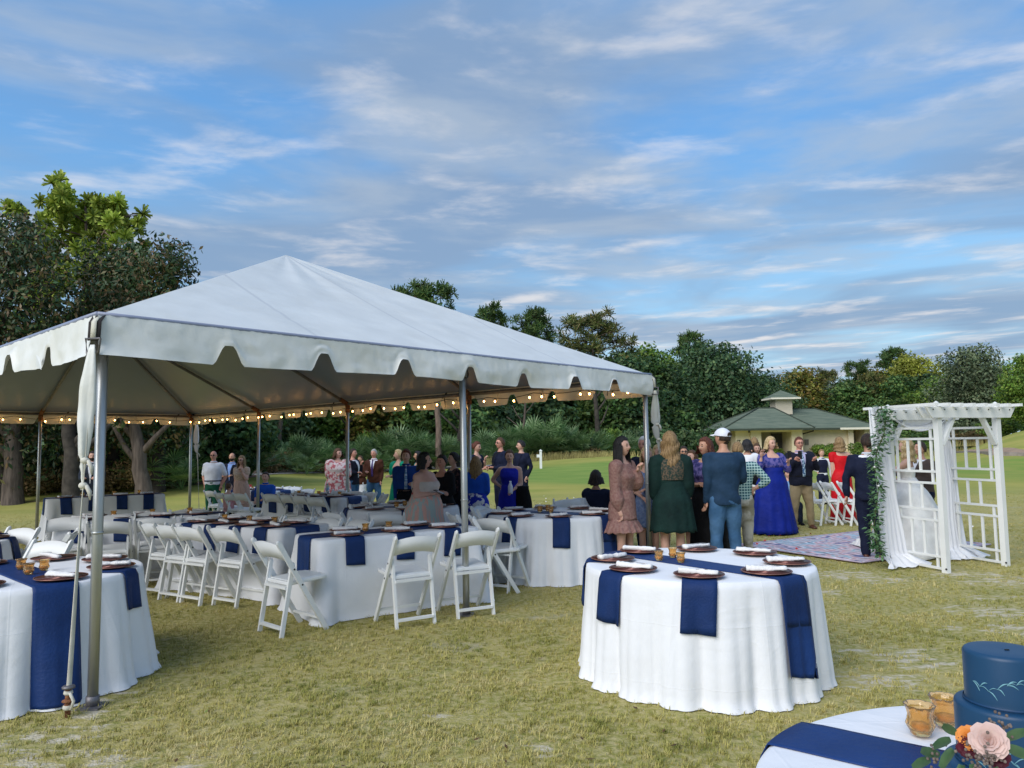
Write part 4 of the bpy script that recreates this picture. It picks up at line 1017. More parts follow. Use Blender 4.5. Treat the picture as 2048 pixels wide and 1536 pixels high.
# flowers on the cake
PINKP=mat('blush_petal',(.72,.52,.47),.6,.08,30,trans=.15); ORG=mat('orange_petal',(.80,.30,.06),.6,.1,30,trans=.15); BURG=mat('burgundy_petal',(.09,.006,.02),.6,.2,30); LFD=mat('dark_leaf',(.035,.09,.04),.5,.3,25,col2=(.08,.15,.06)); BERRY=mat('brown_berries',(.17,.13,.11),.7,.3,60)
def petal(mb,c,d,s,n_,l,w_,curl,mi=0):
    rows=[]
    for j in range(6):
        f=j/5; row=[]
        for i in range(7):
            u=i/6*2-1; ww=w_*math.sin(PI*min(.93,.16+.72*f))**.7; row.append(c+d*(l*f)+s*(u*ww)+n_*(curl*l*(f**2)-.25*w_*u*u*(1 if f<.8 else .3)))
        rows.append(row)
    mb.grid(rows,mi=mi)
def flower(name,c,ax,rad,m,layers,seed):
    r=random.Random(seed); ax=ax.normalized(); x=ax.orthogonal().normalized(); y=ax.cross(x); fo=link(name,None,cake,loc=(0,0,0))
    cnt=0
    for li in range(layers):
        f=(li+1)/layers; n=3+int(li*1.1); tilt=.08+f*1.12
        for k in range(n):
            a=2*PI*k/n+li*.9+r.uniform(-.2,.2); rd=(x*math.cos(a)+y*math.sin(a)); d=(ax*math.cos(tilt)+rd*math.sin(tilt)).normalized(); s=ax.cross(rd).normalized(); nn=d.cross(s)
            if nn.dot(rd)<0: nn=-nn
            mb=MB(); petal(mb,c+rd*rad*.10*f,d,s,nn,rad*(.55+.5*f)*(1 if f>.4 else .9),rad*(.28+.34*f),.25*f+.18*r.random()); mb.build('petal',m,fo)
    return fo
def cpos(px,py,dist): 
    d=ray(px,py); return Vector((0,0,CH))+d*dist-Vector((cx,cy,TT+.012))
camdir=lambda p:(Vector((0,0,CH))-(p+Vector((cx,cy,TT+.012)))).normalized()
c1_=cpos(1978,1482,1.78); flower('rose',c1_,camdir(c1_)+Vector((0,0,.15)),.0275,PINKP,6,3)
c2_=cpos(1938,1476,1.80); flower('ranunculus',c2_,camdir(c2_)+Vector((-.3,0,.3)),.019,ORG,5,4)
c3_=cpos(1937,1494,1.80); flower('dark_rose',c3_,camdir(c3_)+Vector((-.2,0,-.3)),.018,BURG,4,5); c3_=cpos(1995,1515,1.80); flower('dark_rose',c3_,camdir(c3_)+Vector((.2,0,-.5)),.018,BURG,4,6)
r=random.Random(4)
for (px,py,n,dist) in ((1998,1452,34,1.81),(1975,1520,46,1.77),(1950,1520,26,1.79),(1868,1515,18,1.86)):
    mb=MB(); c=cpos(px,py,dist)
    for k in range(n): mb.sphere(c+Vector((r.gauss(0,.012),r.gauss(0,.006),r.gauss(0,.014))),.0032,6,4)
    mb.build('berry_cluster',BERRY,cake)
for (px,py,ang,l,dist) in ((1915,1468,2.6,.05,1.81),(1902,1480,3.4,.055,1.82),(1908,1500,3.9,.06,1.8),(1925,1530,4.5,.06,1.79),(2012,1478,.4,.06,1.83),(2016,1495,-.4,.06,1.82),(1990,1535,5.0,.05,1.77),(1880,1512,2.8,.06,1.87),(1862,1520,3.4,.06,1.88),(1945,1528,4.9,.05,1.78)):
    c=cpos(px,py,dist); d=Vector((math.cos(ang),.0,math.sin(ang))); mb=MB(); petal(mb,c,d,Vector((-d.z,0,d.x)),Vector((0,-1,0)),l*.72,l*.17,.15); mb.build('leaf',LFD,cake)
for i,(px,py) in enumerate(((1842,1470),(1891,1452))):
    p=at(px,py,TT+.01); q=TC.toW().inverted()@p; votive(TC,q.x,q.y,f'faceted amber glass votive on the cake table, {["the left one in full view","the right one half behind the cake"][i]}','amber votives',1.0)
# ============================================================ CLUBHOUSE COMFORT STATION
STUC=mat('cream_stucco',(.76,.66,.47),.9,.05,1.5,.3,30); ROOFM=mat('green_shingle',(.095,.13,.095),.9,.25,1.2,.8,3,stretch=(.6,.6,9),coord='World',detail=6,col2=(.16,.19,.14)); TRIM=mat('cream_trim',(.78,.74,.62),.6,.04,2); DKI=mat('dark_interior',(.06,.055,.05),.9)
RIDG=mat('ridge_cap',(.045,.06,.045),.9)
BY=76.0; k_=CF/BY
def bx(px): return (px-1024)/CF*BY
g0=gz(bx(1600),BY); hh=lambda py:CH+(881-py)/k_
EV=hh(857); RG=hh(815)
bl=thing('clubhouse_building','cream stucco park building with green hipped shingle roof and small cupola beyond the guests','building',(bx(1600),BY,g0))
Bi=Matrix.Translation((-bx(1600),-BY,-g0))
def bp(mb,name,m,par=None,label=None): mb.v=[tuple(Bi@Vector(v)) for v in mb.v]; return mb.build(name,m,par or bl,label=label)
def wallbox(px0,px1,y0,y1,z0=None,z1=None,name='wall',m=STUC):
    x0,x1=bx(px0),bx(px1); z0=g0-.3 if z0 is None else z0; z1=EV if z1 is None else z1; mb=MB(); mb.box(((x0+x1)/2,(y0+y1)/2,(z0+z1)/2),(x1-x0,y1-y0,z1-z0)); return bp(mb,name,m)
FW=BY-3; 
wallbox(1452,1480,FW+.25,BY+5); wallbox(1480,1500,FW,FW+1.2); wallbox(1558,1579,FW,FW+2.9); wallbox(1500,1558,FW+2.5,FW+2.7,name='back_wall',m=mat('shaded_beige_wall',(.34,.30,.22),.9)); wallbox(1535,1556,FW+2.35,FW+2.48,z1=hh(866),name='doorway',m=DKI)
wallbox(1500,1558,FW+.1,FW+.5,z0=hh(863.5),name='lintel')
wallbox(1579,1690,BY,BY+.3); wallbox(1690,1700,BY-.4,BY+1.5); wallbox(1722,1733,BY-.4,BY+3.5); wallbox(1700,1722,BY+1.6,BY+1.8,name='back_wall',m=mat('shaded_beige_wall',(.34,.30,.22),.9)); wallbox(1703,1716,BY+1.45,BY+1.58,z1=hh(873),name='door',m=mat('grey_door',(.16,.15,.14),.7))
wallbox(1700,1722,BY-.3,BY+.1,z0=hh(861.5),name='lintel')
wallbox(1500,1722,BY+7,BY+7.3)
def hip(x0,x1,y0,y1,rx0,rx1,ryy,name='roof'):
    z0,z1=EV,RG; A=[(x0,y0,z0),(x1,y0,z0),(x1,y1,z0),(x0,y1,z0),(rx0,ryy,z1),(rx1,ryy,z1)]
    mb=MB(); mb.add(A,[(0,1,5,4),(1,2,5),(2,3,4,5),(3,0,4),(3,2,1,0)],0,False); o=bp(mb,name,ROOFM)
    for a,b in ((0,4),(1,5),(4,5),(2,5),(3,4)):
        mb=MB(); mb.tube([Vector(A[a])+Vector((0,0,.02)),Vector(A[b])+Vector((0,0,.03))],.07,6); mb.v=[tuple(Bi@Vector(v)) for v in mb.v]; mb.build('ridge_cap',RIDG,o)
    # shingle courses, proud steps down the front slope
    return o
hip(bx(1500),bx(1752),BY-1.2,BY+8.3,bx(1588),bx(1655),BY+3.4); hip(bx(1420),bx(1594),FW-1.2,BY+7.2,bx(1522)-.2,bx(1550),FW+3.4)
for px0,px1,yy in ((1590,1607,BY-1.22),(1667,1752,BY-1.22),(1420,1592,FW-1.22),(1594,1667,BY-1.22)):
    mb=MB(); m_=TRIM if px0 in(1590,1667) else RIDG; mb.box(((bx(px0)+bx(px1))/2,yy-.03,EV-.08),(bx(px1)-bx(px0),.05,.20)); bp(mb,'fascia' ,m_)
mb=MB(); mb.box(((bx(1500)+bx(1752))/2,BY+3.4,EV-.03),(bx(1752)-bx(1500)-.2,9.2,.04)); bp(mb,'soffit',TRIM); mb=MB(); mb.box(((bx(1420)+bx(1594))/2,BY+1.5,EV-.035),(bx(1594)-bx(1420)-.2,10,.04)); bp(mb,'soffit',TRIM)
cu=link('cupola',None,bl,loc=(0,0,0)); c0=(bx(1563)+bx(1597))/2; w2=(bx(1597)-bx(1563)); cyy=BY+2.6
mb=MB(); mb.box((c0,cyy,(RG-.6+hh(793))/2),(w2,w2,hh(793)-RG+.6)); mb.v=[tuple(Bi@Vector(v)) for v in mb.v]; mb.build('cupola_wall',mat('louvre_beige',(.55,.50,.40),.8,.1,2,.6,8,stretch=(.3,.3,6)),cu)
mb=MB(); e=w2*.88; zt=hh(776); mb.add([(c0-e,cyy-e,hh(793)),(c0+e,cyy-e,hh(793)),(c0+e,cyy+e,hh(793)),(c0-e,cyy+e,hh(793)),(c0,cyy,zt)],[(0,1,4),(1,2,4),(2,3,4),(3,0,4),(3,2,1,0)],0,False); mb.v=[tuple(Bi@Vector(v)) for v in mb.v]; mb.build('cupola_roof',ROOFM,cu)
mb=MB(); mb.box((c0,cyy,hh(794.5)),(e*2+.04,e*2+.04,.16)); mb.v=[tuple(Bi@Vector(v)) for v in mb.v]; mb.build('cupola_fascia',TRIM,cu)
mb=MB(); P=[(1617,859),(1616,862),(1597,869),(1596,900)]; mb.tube([(bx(x),BY-1.0 if i<2 else BY-.1,hh(y)) for i,(x,y) in enumerate(P)],.07,6); bp(mb,'downspout',mat('brown_downspout',(.04,.022,.015),.6))
mb=MB(); mb.box((bx(1609),BY-.05,hh(884)),(.40,.08,.55)); bp(mb,'wall_plaque',mat('grey_plaque',(.22,.19,.15),.6,.2,3))
mb=MB(); mb.box((bx(1476.5),FW-.1,hh(862)),(.15,.2,.2)); bp(mb,'wall_lamp',DKI)
for txt,px,py,sz in (('ST. JAMES',1454,882,.58),('G',1475,889,.58),('C',1475,895,.58)):
    cd=bpy.data.curves.new('lettering','FONT'); cd.body=txt; cd.size=sz; cd.extrude=.015; o=bpy.data.objects.new('lettering',cd); COL.objects.link(o); bpy.context.view_layer.update()
    me=bpy.data.meshes.new_from_object(o); bpy.data.objects.remove(o); me.materials.append(BLK); o=link('lettering',me,bl,loc=Bi@Vector((bx(px),FW+.2,hh(py)-.2))); o.rotation_euler=(PI/2,0,0); o.scale=(.62,1,1)
# left building behind the magnolias
LY=46; lx=lambda px:(px-1024)/CF*LY; lz=lambda py:CH+(902-py)/CF*LY
lb=thing('cream_building','cream walled building with louvred vent half hidden behind the left trees','building',(lx(50),LY,0)); Bi=Matrix.Translation((-lx(50),-LY,0)); bl2=bl; bl=lb
CREAM=mat('pale_cream_wall',(.78,.72,.58),.85,.05,1,.2,20)
mb=MB(); mb.box(((lx(-260)+lx(142))/2,LY+3,1.9),(lx(142)-lx(-260),6,4.2)); bp(mb,'wall',CREAM)
mb=MB(); mb.add([(lx(-275),LY-.6,4.0),(lx(152),LY-.6,4.0),(lx(152),LY+6.6,4.0),(lx(-275),LY+6.6,4.0),(lx(-200),LY+3,5.4),(lx(80),LY+3,5.4)],[(0,1,5,4),(1,2,5),(2,3,4,5),(3,0,4),(3,2,1,0)],0,False); bp(mb,'roof',ROOFM)
v_=link('vent',None,lb,loc=(0,0,0))
for k in range(7): mb=MB(); mb.box((lx(110),LY-.02,lz(924)+.1*k),(.42,.05,.055)); mb.v=[tuple(Bi@Vector(v)) for v in mb.v]; mb.build('louvre',mat('dark_louvre',(.12,.11,.10),.6),v_)
mb=MB(); mb.box((lx(215),LY+1.2,1.3),(lx(275)-lx(160),.3,3.6)); bp(mb,'porch_wall',mat('tan_siding',(.20,.18,.13),.8,.1,3,.5,6,stretch=(6,6,.3)))
mb=MB(); mb.box((lx(222),LY+1.02,1.0),(.9,.06,2.2)); bp(mb,'porch_door',DKI)
LAMPM=mat('porch_lamp_glow',(1,.8,.5),.4,emit=(1,.72,.36),es=14)
mb=MB(); mb.sphere((lx(241),LY+.9,lz(897)),.09,10,7); bp(mb,'porch_lamp',LAMPM); bl=bl2
pl=thing('path_lamp','small bright lamp glowing in the dark shrubbery behind the tent','lamp',gp(531,47)); q=atd(531,892,47)-pl.location
mb=MB(); mb.tube([(0,0,0),(q.x,q.y,q.z-.08)],.03,6); mb.build('lamp_post',DSTEEL,pl); mb=MB(); mb.sphere(q,.10,10,7); mb.build('globe',LAMPM,pl)
# tee signs
def teesign(px,py_top,py_base,dep,lab,kind):
    b=gp(px,dep); t=thing('course_sign',lab,'sign',b); h=atd(px,py_top,dep).z-b.z; mb=MB(); w_=.11 if kind=='round' else .13
    mb.box((0,0,h/2),(w_,w_,h)); mb.build('post',WHITE,t)
    mb=MB(); mb.box((0,0,h+.012),(w_+.05,w_+.05,.024)); mb.add([(-.08,-.08,h+.024),(.08,-.08,h+.024),(.08,.08,h+.024),(-.08,.08,h+.024),(0,0,h+.09)],[(0,1,4),(1,2,4),(2,3,4),(3,0,4)],0,False); mb.build('post_cap',WHITE,t)
    mb=MB()
    if kind=='round': mb.lathe([(.001,-.03),(.16,-.03),(.17,0),(.16,.03),(.001,.03)],20); mb.v=[(v[0]*1.25+.02,v[2]-.09,v[1]*.8+h*.80) for v in mb.v]; mb.build('sign_disc',WHITE,t); mb=MB(); mb.lathe([(.001,0),(.09,0),(.001,.004)],14); mb.v=[(v[0]+.02,v[2]-.124,v[1]*.8+h*.80) for v in mb.v]; mb.build('emblem',mat('sign_emblem',(.3,.42,.40),.6),t)
    else: mb.box((-.14,0,h*.72),(.16,.05,.16)); mb.build('side_board',WHITE,t)
teesign(247,924,960,31,'white round-headed course sign post among the shrubs left of centre','round'); teesign(1081,902,925,41,'white square course marker post on the knoll beside the palmettos','side')
# petals on the lawn
WP=mat('white_petal',(.8,.75,.72),.7); RP=mat('red_petal',(.55,.05,.04),.7)
def petal_me(m,seed):
    mb=MB(); petal(mb,Vector((-.03,0,.01)),Vector((1,0,.1)),Vector((0,1,0)),Vector((0,0,1)),.06,.028,.4); return mb.mesh('petal',m)
pw,prd=petal_me(WP,1),petal_me(RP,2); r=random.Random(6)
for (px,py,c) in [(1058,1006,0),(1070,1009,0),(1080,1011,0),(1092,1006,0),(1088,994,0),(1055,1021,0),(1067,1022,0),(1166,992,0),(1148,998,0),(1075,1024,0),(1092,1000,0),(1552,1064,0),(1574,1067,0),(1488,1068,0),(1530,1079,0),(1539,1080,1),(1530,1089,1),(1548,1085,1),(1621,1075,1),(1594,1106,1),(1502,1080,1),(1487,1072,1),(1560,1078,1),(1515,1095,1),(1470,1085,1),(1920,1045,0),(2008,1040,0),(1990,1018,0),(1945,1058,0)]:
    p=at(px,py); link('flower_petal',(prd if c else pw),None,p+Vector((0,0,.028 if c==0 else .045)),r.uniform(0,6),(f'red rose petal on the rug edge, below the {["plaid shirt","blue gown","khaki trousers"][0 if px<1520 else 1 if px<1570 else 2]}' if c else 'pale rose petal on the grass '+('left of the seated navy guest' if px<1180 and px>1100 else 'behind the middle round table' if px<1100 else 'below the blue gown' if px<1700 else 'right of the white arbor')),'petal','red petals by the rug' if c else 'pale petals on the lawn',scale=.62)
# water bottles and cup
PET=glassmat('clear_plastic',(.85,.92,1.0),.08,.8); CAPW=mat('bottle_cap',(.85,.88,.9),.4); LBL=mat('bottle_label',(.35,.55,.75),.4)
def bottle(T,px,py,lab,h=.21):
    p=attop(px,py); p.z=T.c.z+T.H+.006 if T else p.z; t=thing('water_bottle',lab,'bottle',p,0); mb=MB(); mb.lathe([(.001,0),(.028,0),(.032,.008),(.031,.05),(.033,.06),(.033,.12),(.031,.14),(.018,.18),(.012,.185),(.012,.195)],14); mb.build('bottle_body',PET,t)
    mb=MB(); mb.lathe([(.014,.19),(.014,.208),(.001,.209)],12); mb.build('cap',CAPW,t); mb=MB(); mb.lathe([(.0335,.065),(.0337,.07),(.0337,.115),(.0335,.12)],14,caps=False); mb.build('label_band',LBL,t)
bottle(T1,476,979,"clear water bottle on the boy's table, below the woman in beige"); bottle(T2,655,989,'clear water bottle on the table below the paisley tunic'); bottle(T1,482,978,"second clear water bottle standing close behind the other on the boy's table")
p=attop(501,977); t=thing('red_cup',"small red cup near the far edge of the boy's table",'cup',p); mb=MB(); mb.lathe([(.001,0),(.028,0),(.038,.10),(.040,.102),(.036,.10),(.027,.004),(.001,.004)],16,caps=False); mb.build('cup_wall',mat('red_plastic',(.55,.03,.04),.4),t); mb=MB(); mb.lathe([(.001,.085),(.034,.085)],14,caps=False); mb.build('drink',mat('dark_drink',(.06,.01,.01),.2),t)
# ============================================================ TREES AND SHRUBS
def leafmat(name,c1,c2,c3,rough=.6,trans=.25,spec=.35):
    m=bpy.data.materials.new(name); m.use_nodes=True; nt=m.node_tree; n=nt.nodes; l=nt.links; b=n['Principled BSDF']; b.inputs['Roughness'].default_value=rough; b.inputs['Specular IOR Level'].default_value=spec
    g=n.new('ShaderNodeNewGeometry'); r=n.new('ShaderNodeValToRGB'); l.new(g.outputs['Random Per Island'],r.inputs[0]); e=r.color_ramp.elements; e[0].color=(*c1,1); e[1].color=(*c3,1); e[1].position=.95; k=r.color_ramp.elements.new(.5); k.color=(*c2,1)
    t=n.new('ShaderNodeTexNoise'); t.inputs['Scale'].default_value=.55; t.inputs['Detail'].default_value=3; l.new(g.outputs['Position'],t.inputs[0])
    h=n.new('ShaderNodeMapRange'); h.inputs[1].default_value=.35; h.inputs[2].default_value=.65; h.inputs[3].default_value=.85; h.inputs[4].default_value=2.1; l.new(t.outputs[0],h.inputs[0])
    mx=n.new('ShaderNodeMix'); mx.data_type='RGBA'; mx.blend_type='MULTIPLY'; mx.inputs[0].default_value=1; l.new(r.outputs[0],mx.inputs[6]); l.new(h.outputs[0],mx.inputs[7])
    l.new(mx.outputs[2],b.inputs['Base Color']); tr=n.new('ShaderNodeBsdfTranslucent'); l.new(mx.outputs[2],tr.inputs[0]); ms=n.new('ShaderNodeMixShader'); ms.inputs[0].default_value=trans
    l.new(b.outputs[0],ms.inputs[1]); l.new(tr.outputs[0],ms.inputs[2]); l.new(ms.outputs[0],n['Material Output'].inputs[0]); return m
LM={'magnolia':leafmat('magnolia_leaf',(.012,.03,.012),(.03,.065,.022),(.12,.075,.035),.5,.08,.35),
 'pine_bright':leafmat('bright_pine_needles',(.10,.15,.02),(.20,.26,.035),(.31,.34,.07),.7,.2),
 'pine':leafmat('pine_needles',(.018,.045,.014),(.04,.085,.02),(.085,.12,.03),.7,.15),
 'pine_olive':leafmat('olive_pine_needles',(.03,.05,.015),(.075,.10,.025),(.16,.13,.05),.7,.15),
 'oak':leafmat('live_oak_leaf',(.012,.035,.014),(.03,.07,.025),(.075,.11,.04),.6,.15),
 'oak_grey':leafmat('grey_green_leaf',(.03,.05,.025),(.07,.10,.05),(.13,.15,.08),.7,.15),
 'bright':leafmat('fresh_green_leaf',(.035,.08,.012),(.08,.15,.02),(.17,.22,.04),.6,.25),
 'autumn':leafmat('turning_leaf',(.06,.07,.012),(.12,.13,.02),(.20,.13,.035),.6,.25),
 'shrub':leafmat('shrub_leaf',(.016,.045,.012),(.04,.09,.02),(.10,.14,.035),.6,.2),
 'brownshrub':leafmat('russet_shrub_leaf',(.05,.04,.015),(.09,.07,.025),(.14,.09,.04),.8,.15),
 'palm':leafmat('palmetto_frond',(.035,.085,.03),(.085,.15,.055),(.17,.24,.12),.5,.2),
 'yel':leafmat('yellow_green_leaf',(.10,.12,.015),(.18,.20,.02),(.26,.26,.05),.6,.25)}
BARK=mat('grey_brown_bark',(.07,.055,.045),.95,.3,4,.8,10,stretch=(3,3,.5),col2=(.14,.11,.09)); PBARK=mat('pine_bark',(.13,.09,.07),.95,.3,4,.8,10,stretch=(3,3,.6),col2=(.22,.16,.13)); DBARK=mat('dark_bark',(.03,.026,.022),.95,.3,4,.8,10,col2=(.07,.06,.05))
def leafmesh(name,blobs,n,size,asp,m,seed,shell=.35,up=.3,gaps=.25):
    """leaf faces spread through ellipsoid clumps; blobs: (x,y,z,rx,ry,rz)"""
    g=np.random.default_rng(seed); B=np.array(blobs,float); wts=(B[:,3]*B[:,4]*B[:,5])**.72; wts/=wts.sum()
    idx=g.choice(len(B),n,p=wts); d=g.normal(size=(n,3)); d/=np.linalg.norm(d,axis=1)[:,None]; r_=(shell+(1-shell)*g.random(n)**.6)
    # lumpy outline
    lump=1+.22*np.sin(d[:,0]*5+idx*1.7)*np.sin(d[:,1]*4.3+idx)+.16*np.sin(d[:,2]*7+idx*2.1)
    P=B[idx,:3]+d*B[idx,3:6]*(r_*lump)[:,None]
    keep=g.random(n)>gaps*(.5+.5*np.sin(P[:,0]*1.9+seed)*np.sin(P[:,1]*2.3)*np.sin(P[:,2]*2.1+1)); P=P[keep]; d=d[keep]; n=len(P)
    nr=d+g.normal(size=(n,3))*.7; nr[:,2]+=up; nr/=np.linalg.norm(nr,axis=1)[:,None]
    t=np.cross(nr,g.normal(size=(n,3))); t/=np.linalg.norm(t,axis=1)[:,None]+1e-9; b=np.cross(nr,t)
    s=size*(.6+.8*g.random(n))[:,None]; V=np.stack([P-t*s,P+b*s*asp-t*s*.1,P+t*s,P-b*s*asp-t*s*.1],1).reshape(-1,3)
    return quadmesh(name,V,n,m)
def quadmesh(name,V,n,m):
    me=bpy.data.meshes.new(name); me.vertices.add(4*n); me.vertices.foreach_set('co',V.ravel().astype('f')); me.loops.add(4*n); me.loops.foreach_set('vertex_index',np.arange(4*n,dtype='i')); me.polygons.add(n); me.polygons.foreach_set('loop_start',np.arange(0,4*n,4,dtype='i'))
    try: me.polygons.foreach_set('loop_total',np.full(n,4,dtype='i'))
    except Exception: pass
    me.materials.append(m); me.update(calc_edges=True); me.validate(); return me
def needlemesh(name,clumps,m,seed,per=26,length=.32,wd=.02,tip=1.0):
    g=np.random.default_rng(seed); C=np.repeat(np.array(clumps,float),per,0); n=len(C); d=g.normal(size=(n,3)); d[:,2]+=.35; d/=np.linalg.norm(d,axis=1)[:,None]
    P=C[:,:3]; L_=(C[:,3]*(.7+.6*g.random(n)))[:,None]; t=np.cross(d,g.normal(size=(n,3))); t/=np.linalg.norm(t,axis=1)[:,None]+1e-9
    V=np.stack([P-t*wd*.5,P+t*wd*.5,P+d*L_*1.0+t*wd*tip,P+d*L_-t*wd*tip],1).reshape(-1,3); return quadmesh(name,V,n,m)
def limbs(mb,base,top,r0,seed,n=9,spread=2.2,zmin=.35,fork=False):
    r=random.Random(seed); pts=[]; K=9
    for i in range(K): t=i/(K-1); pts.append(Vector(base).lerp(Vector(top),t)+Vector((r.uniform(-1,1)*.08*t*5,r.uniform(-1,1)*.08*t*5,0)))
    mb.tube([pts[0]+Vector((0,0,-.3))]+pts,[r0*1.35]+[r0*(1.12 if i==0 else 1)*(1-.75*i/(K-1)) for i in range(K)],9)
    ends=[]
    for k in range(n):
        t=zmin+(1-zmin)*k/n; i=int(t*(K-1)); p=pts[i].lerp(pts[min(i+1,K-1)],t*(K-1)-i); a=k*2.4+r.uniform(-.4,.4); L_=spread*(1-.45*(t-zmin)/(1-zmin))*r.uniform(.7,1.1); e=p+Vector((math.cos(a)*L_,math.sin(a)*L_,L_*r.uniform(.2,.6))); m_=p.lerp(e,.5)+Vector((0,0,.15*L_)); rr=r0*(1-.7*t)*.42
        mb.tube([p,m_,e],[rr,rr*.7,rr*.25],6); ends.append(e)
    return ends
PROTO={}
def leafy_proto(key,kind,H,Wd,z0,nl,size,asp,seed,bark=BARK,nb=16,r0=.22,shape='round',gaps=.25):
    r=random.Random(seed); blobs=[]
    for k in range(nb):
        t=(k+.5)/nb; z=z0+(H-z0)*t; prof={'round':math.sin(PI*min(.97,max(.10,t*.86+.12)))**.6,'cone':(1-t)**.7+.12,'dome':math.cos(t*PI/2*.92)**.55}[shape]; a=k*2.399+r.uniform(-.5,.5); d=Wd/2*prof*r.uniform(.25,.78); s=Wd*r.uniform(.15,.25)*(.6+.5*prof)
        blobs.append((math.cos(a)*d,math.sin(a)*d,z-s*.35,s*1.15,s*1.15,s*r.uniform(.65,.95)))
    blobs.append((0,0,(z0+H)/2,Wd*.27,Wd*.27,(H-z0)*.36)); blobs.append((0,0,H-Wd*.14,Wd*.16,Wd*.16,Wd*.13))
    lm=leafmesh('crown',blobs,nl,size,asp,LM[kind],seed,gaps=gaps); mb=MB(); limbs(mb,(0,0,0),(0,0,H*.86),r0,seed,11,Wd*.36,.22); PROTO[key]=(lm,mb.mesh('trunk',bark),H)
def pine_proto(key,kind,H,Wd,z0,seed,ncl=150,r0=.2,per=34,L_=.42,flat=False):
    r=random.Random(seed); mb=MB(); K=8; pts=[Vector((r.uniform(-1,1)*.15*i/K,r.uniform(-1,1)*.15*i/K,H*.97*i/K)) for i in range(K+1)]; mb.tube([Vector((0,0,-.4))]+pts,[r0*1.2]+[r0*(1-.8*i/K) for i in range(K+1)],9); cl=[]
    nb=int(ncl/9)
    for k in range(nb):
        t=(k+.3)/nb; z=z0+(H-z0)*t; a=k*2.4+r.uniform(-.5,.5); prof=(math.sin(PI*min(.98,.2+.72*t))**.7); ln=Wd/2*prof*r.uniform(.55,1.05); e=Vector((math.cos(a)*ln,math.sin(a)*ln,z+ln*r.uniform(.05,.35))); b=Vector((0,0,z-ln*.1)); mb.tube([b,b.lerp(e,.5)+Vector((0,0,.1)),e],[r0*.3*(1-t*.6),r0*.18,.02],5)
        for q in range(9):
            u=r.uniform(.4,1.0); c=b.lerp(e,u)+Vector((r.gauss(0,.10),r.gauss(0,.10),r.gauss(0,.08)))*Wd*.42; mb.tube([b.lerp(e,u*.9),c],[.025,.01],4); cl.append((c.x,c.y,c.z,L_*r.uniform(.75,1.2)))
    for q in range(8): cl.append((r.gauss(0,.3),r.gauss(0,.3),H-abs(r.gauss(0,.4)),L_))
    PROTO[key]=(needlemesh('crown',cl,LM[kind],seed,per,wd=.03 if per>80 else .045,tip=.35 if per>80 else 1.0),mb.mesh('trunk',PBARK),H)
leafy_proto('mag','magnolia',9.6,7.4,1.9,30000,.10,.42,21,DBARK,30,.24,'round',.25); leafy_proto('mag2','magnolia',9.0,5.2,1.8,20000,.10,.42,22,DBARK,24,.26,'round',.2)
pine_proto('pinebright','pine_bright',12.2,7.6,4.6,31,430,.22,70,.33)
pine_proto('pineA','pine',15,6.4,8.2,32,250,.24,26,.55); pine_proto('pineB','pine',16,7.5,9.0,33,280,.26,26,.6); pine_proto('pineC','pine_olive',15,8,6.5,34,320,.24,26,.6)
leafy_proto('oakbig','oak',12.4,15.5,1.2,42000,.19,.6,41,DBARK,44,.45,'round',.12); leafy_proto('oakA','oak',10,8,1.2,16000,.17,.6,42,DBARK,24,.28,'round',.15); leafy_proto('oakB','shrub',9,8,1.4,16000,.17,.6,43,BARK,24,.25,'round',.2)
leafy_proto('greyoak','oak_grey',11,10,1.5,22000,.17,.55,44,BARK,30,.3,'round',.3); leafy_proto('bright','bright',10,8,1.8,18000,.17,.55,45,BARK,26,.25,'round',.3); leafy_proto('autumn','autumn',9,7,1.8,13000,.16,.55,46,BARK,22,.2,'round',.35); leafy_proto('yel','yel',11.5,7.5,4.5,14000,.17,.5,47,BARK,20,.22,'round',.4)
def tree(key,px,dep,ytop,lab,name='tree',rz=None,wscale=1,group=None,ty=None):
    lm,tm,H=PROTO[key]; b=gp(px,dep); top=atd(px,ytop,dep).z-b.z; s=top/H; t=thing(name,lab,'tree',b,rz if rz is not None else rng.uniform(0,6.28),group); t.scale=(s*wscale,s*wscale,s)
    link('crown',lm,t); link('trunk',tm,t); return t
tree('mag',5,25.5,428,'wide dark magnolia tree with brown-backed leaves at the left edge of the photo','magnolia_tree',.4,.82)
tree('mag2',232,28.5,488,'dark magnolia tree rising behind the front corner of the tent','magnolia_tree',1.2,.95)
tree('mag2',318,27,484,'dark magnolia tree sloping down to the right behind the tent roof','magnolia_tree',2.2,.92)
tree('mag',-230,25,470,'dark magnolia tree just outside the left edge of the view','magnolia_tree',2.9,.9)
tree('oakA',448,33,655,'dark leafy tree behind the white polo man and the tent roof','magnolia_tree',.9,1.0)
tree('oakA',110,36,640,'dark broadleaf tree between the magnolias and the cream building','broadleaf_tree',.2,1.1)
tree('pinebright',162,38,400,'tall sunlit yellow-green pine standing above the dark magnolias','pine_tree',.5,1)
pines=[('pineA',866,86,575,'tall dark pine whose flat top shows just above the tent roof ridge','pine_tree',.9),('pineA',985,90,620,'narrow pine top directly right of the tent roof slope','pine_tree',.75),('pineB',1074,88,627,'tall pine left of the broad open-branched pine','pine_tree',.9),('pineC',1190,80,636,'broad open-branched pine with rust tinged needles above the tent corner','pine_tree',1.15),('pineB',1386,102,672,'dark pine top peeking above the big live oak','pine_tree',.9),
 ('pineA',820,92,585,'slim pine left of the flat-topped pine behind the tent','pine_tree',.8),('pineC',1660,112,745,'low open pine just right of the cupola','pine_tree',1.0),('pineA',1722,108,728,'dark pine left of the yellow-green tree','pine_tree',1.0),('pineB',1795,104,703,'tallest pine behind the white arbor','pine_tree',1.05),('pineC',1745,100,752,'short olive pine behind the right end of the building','pine_tree',1.0)]
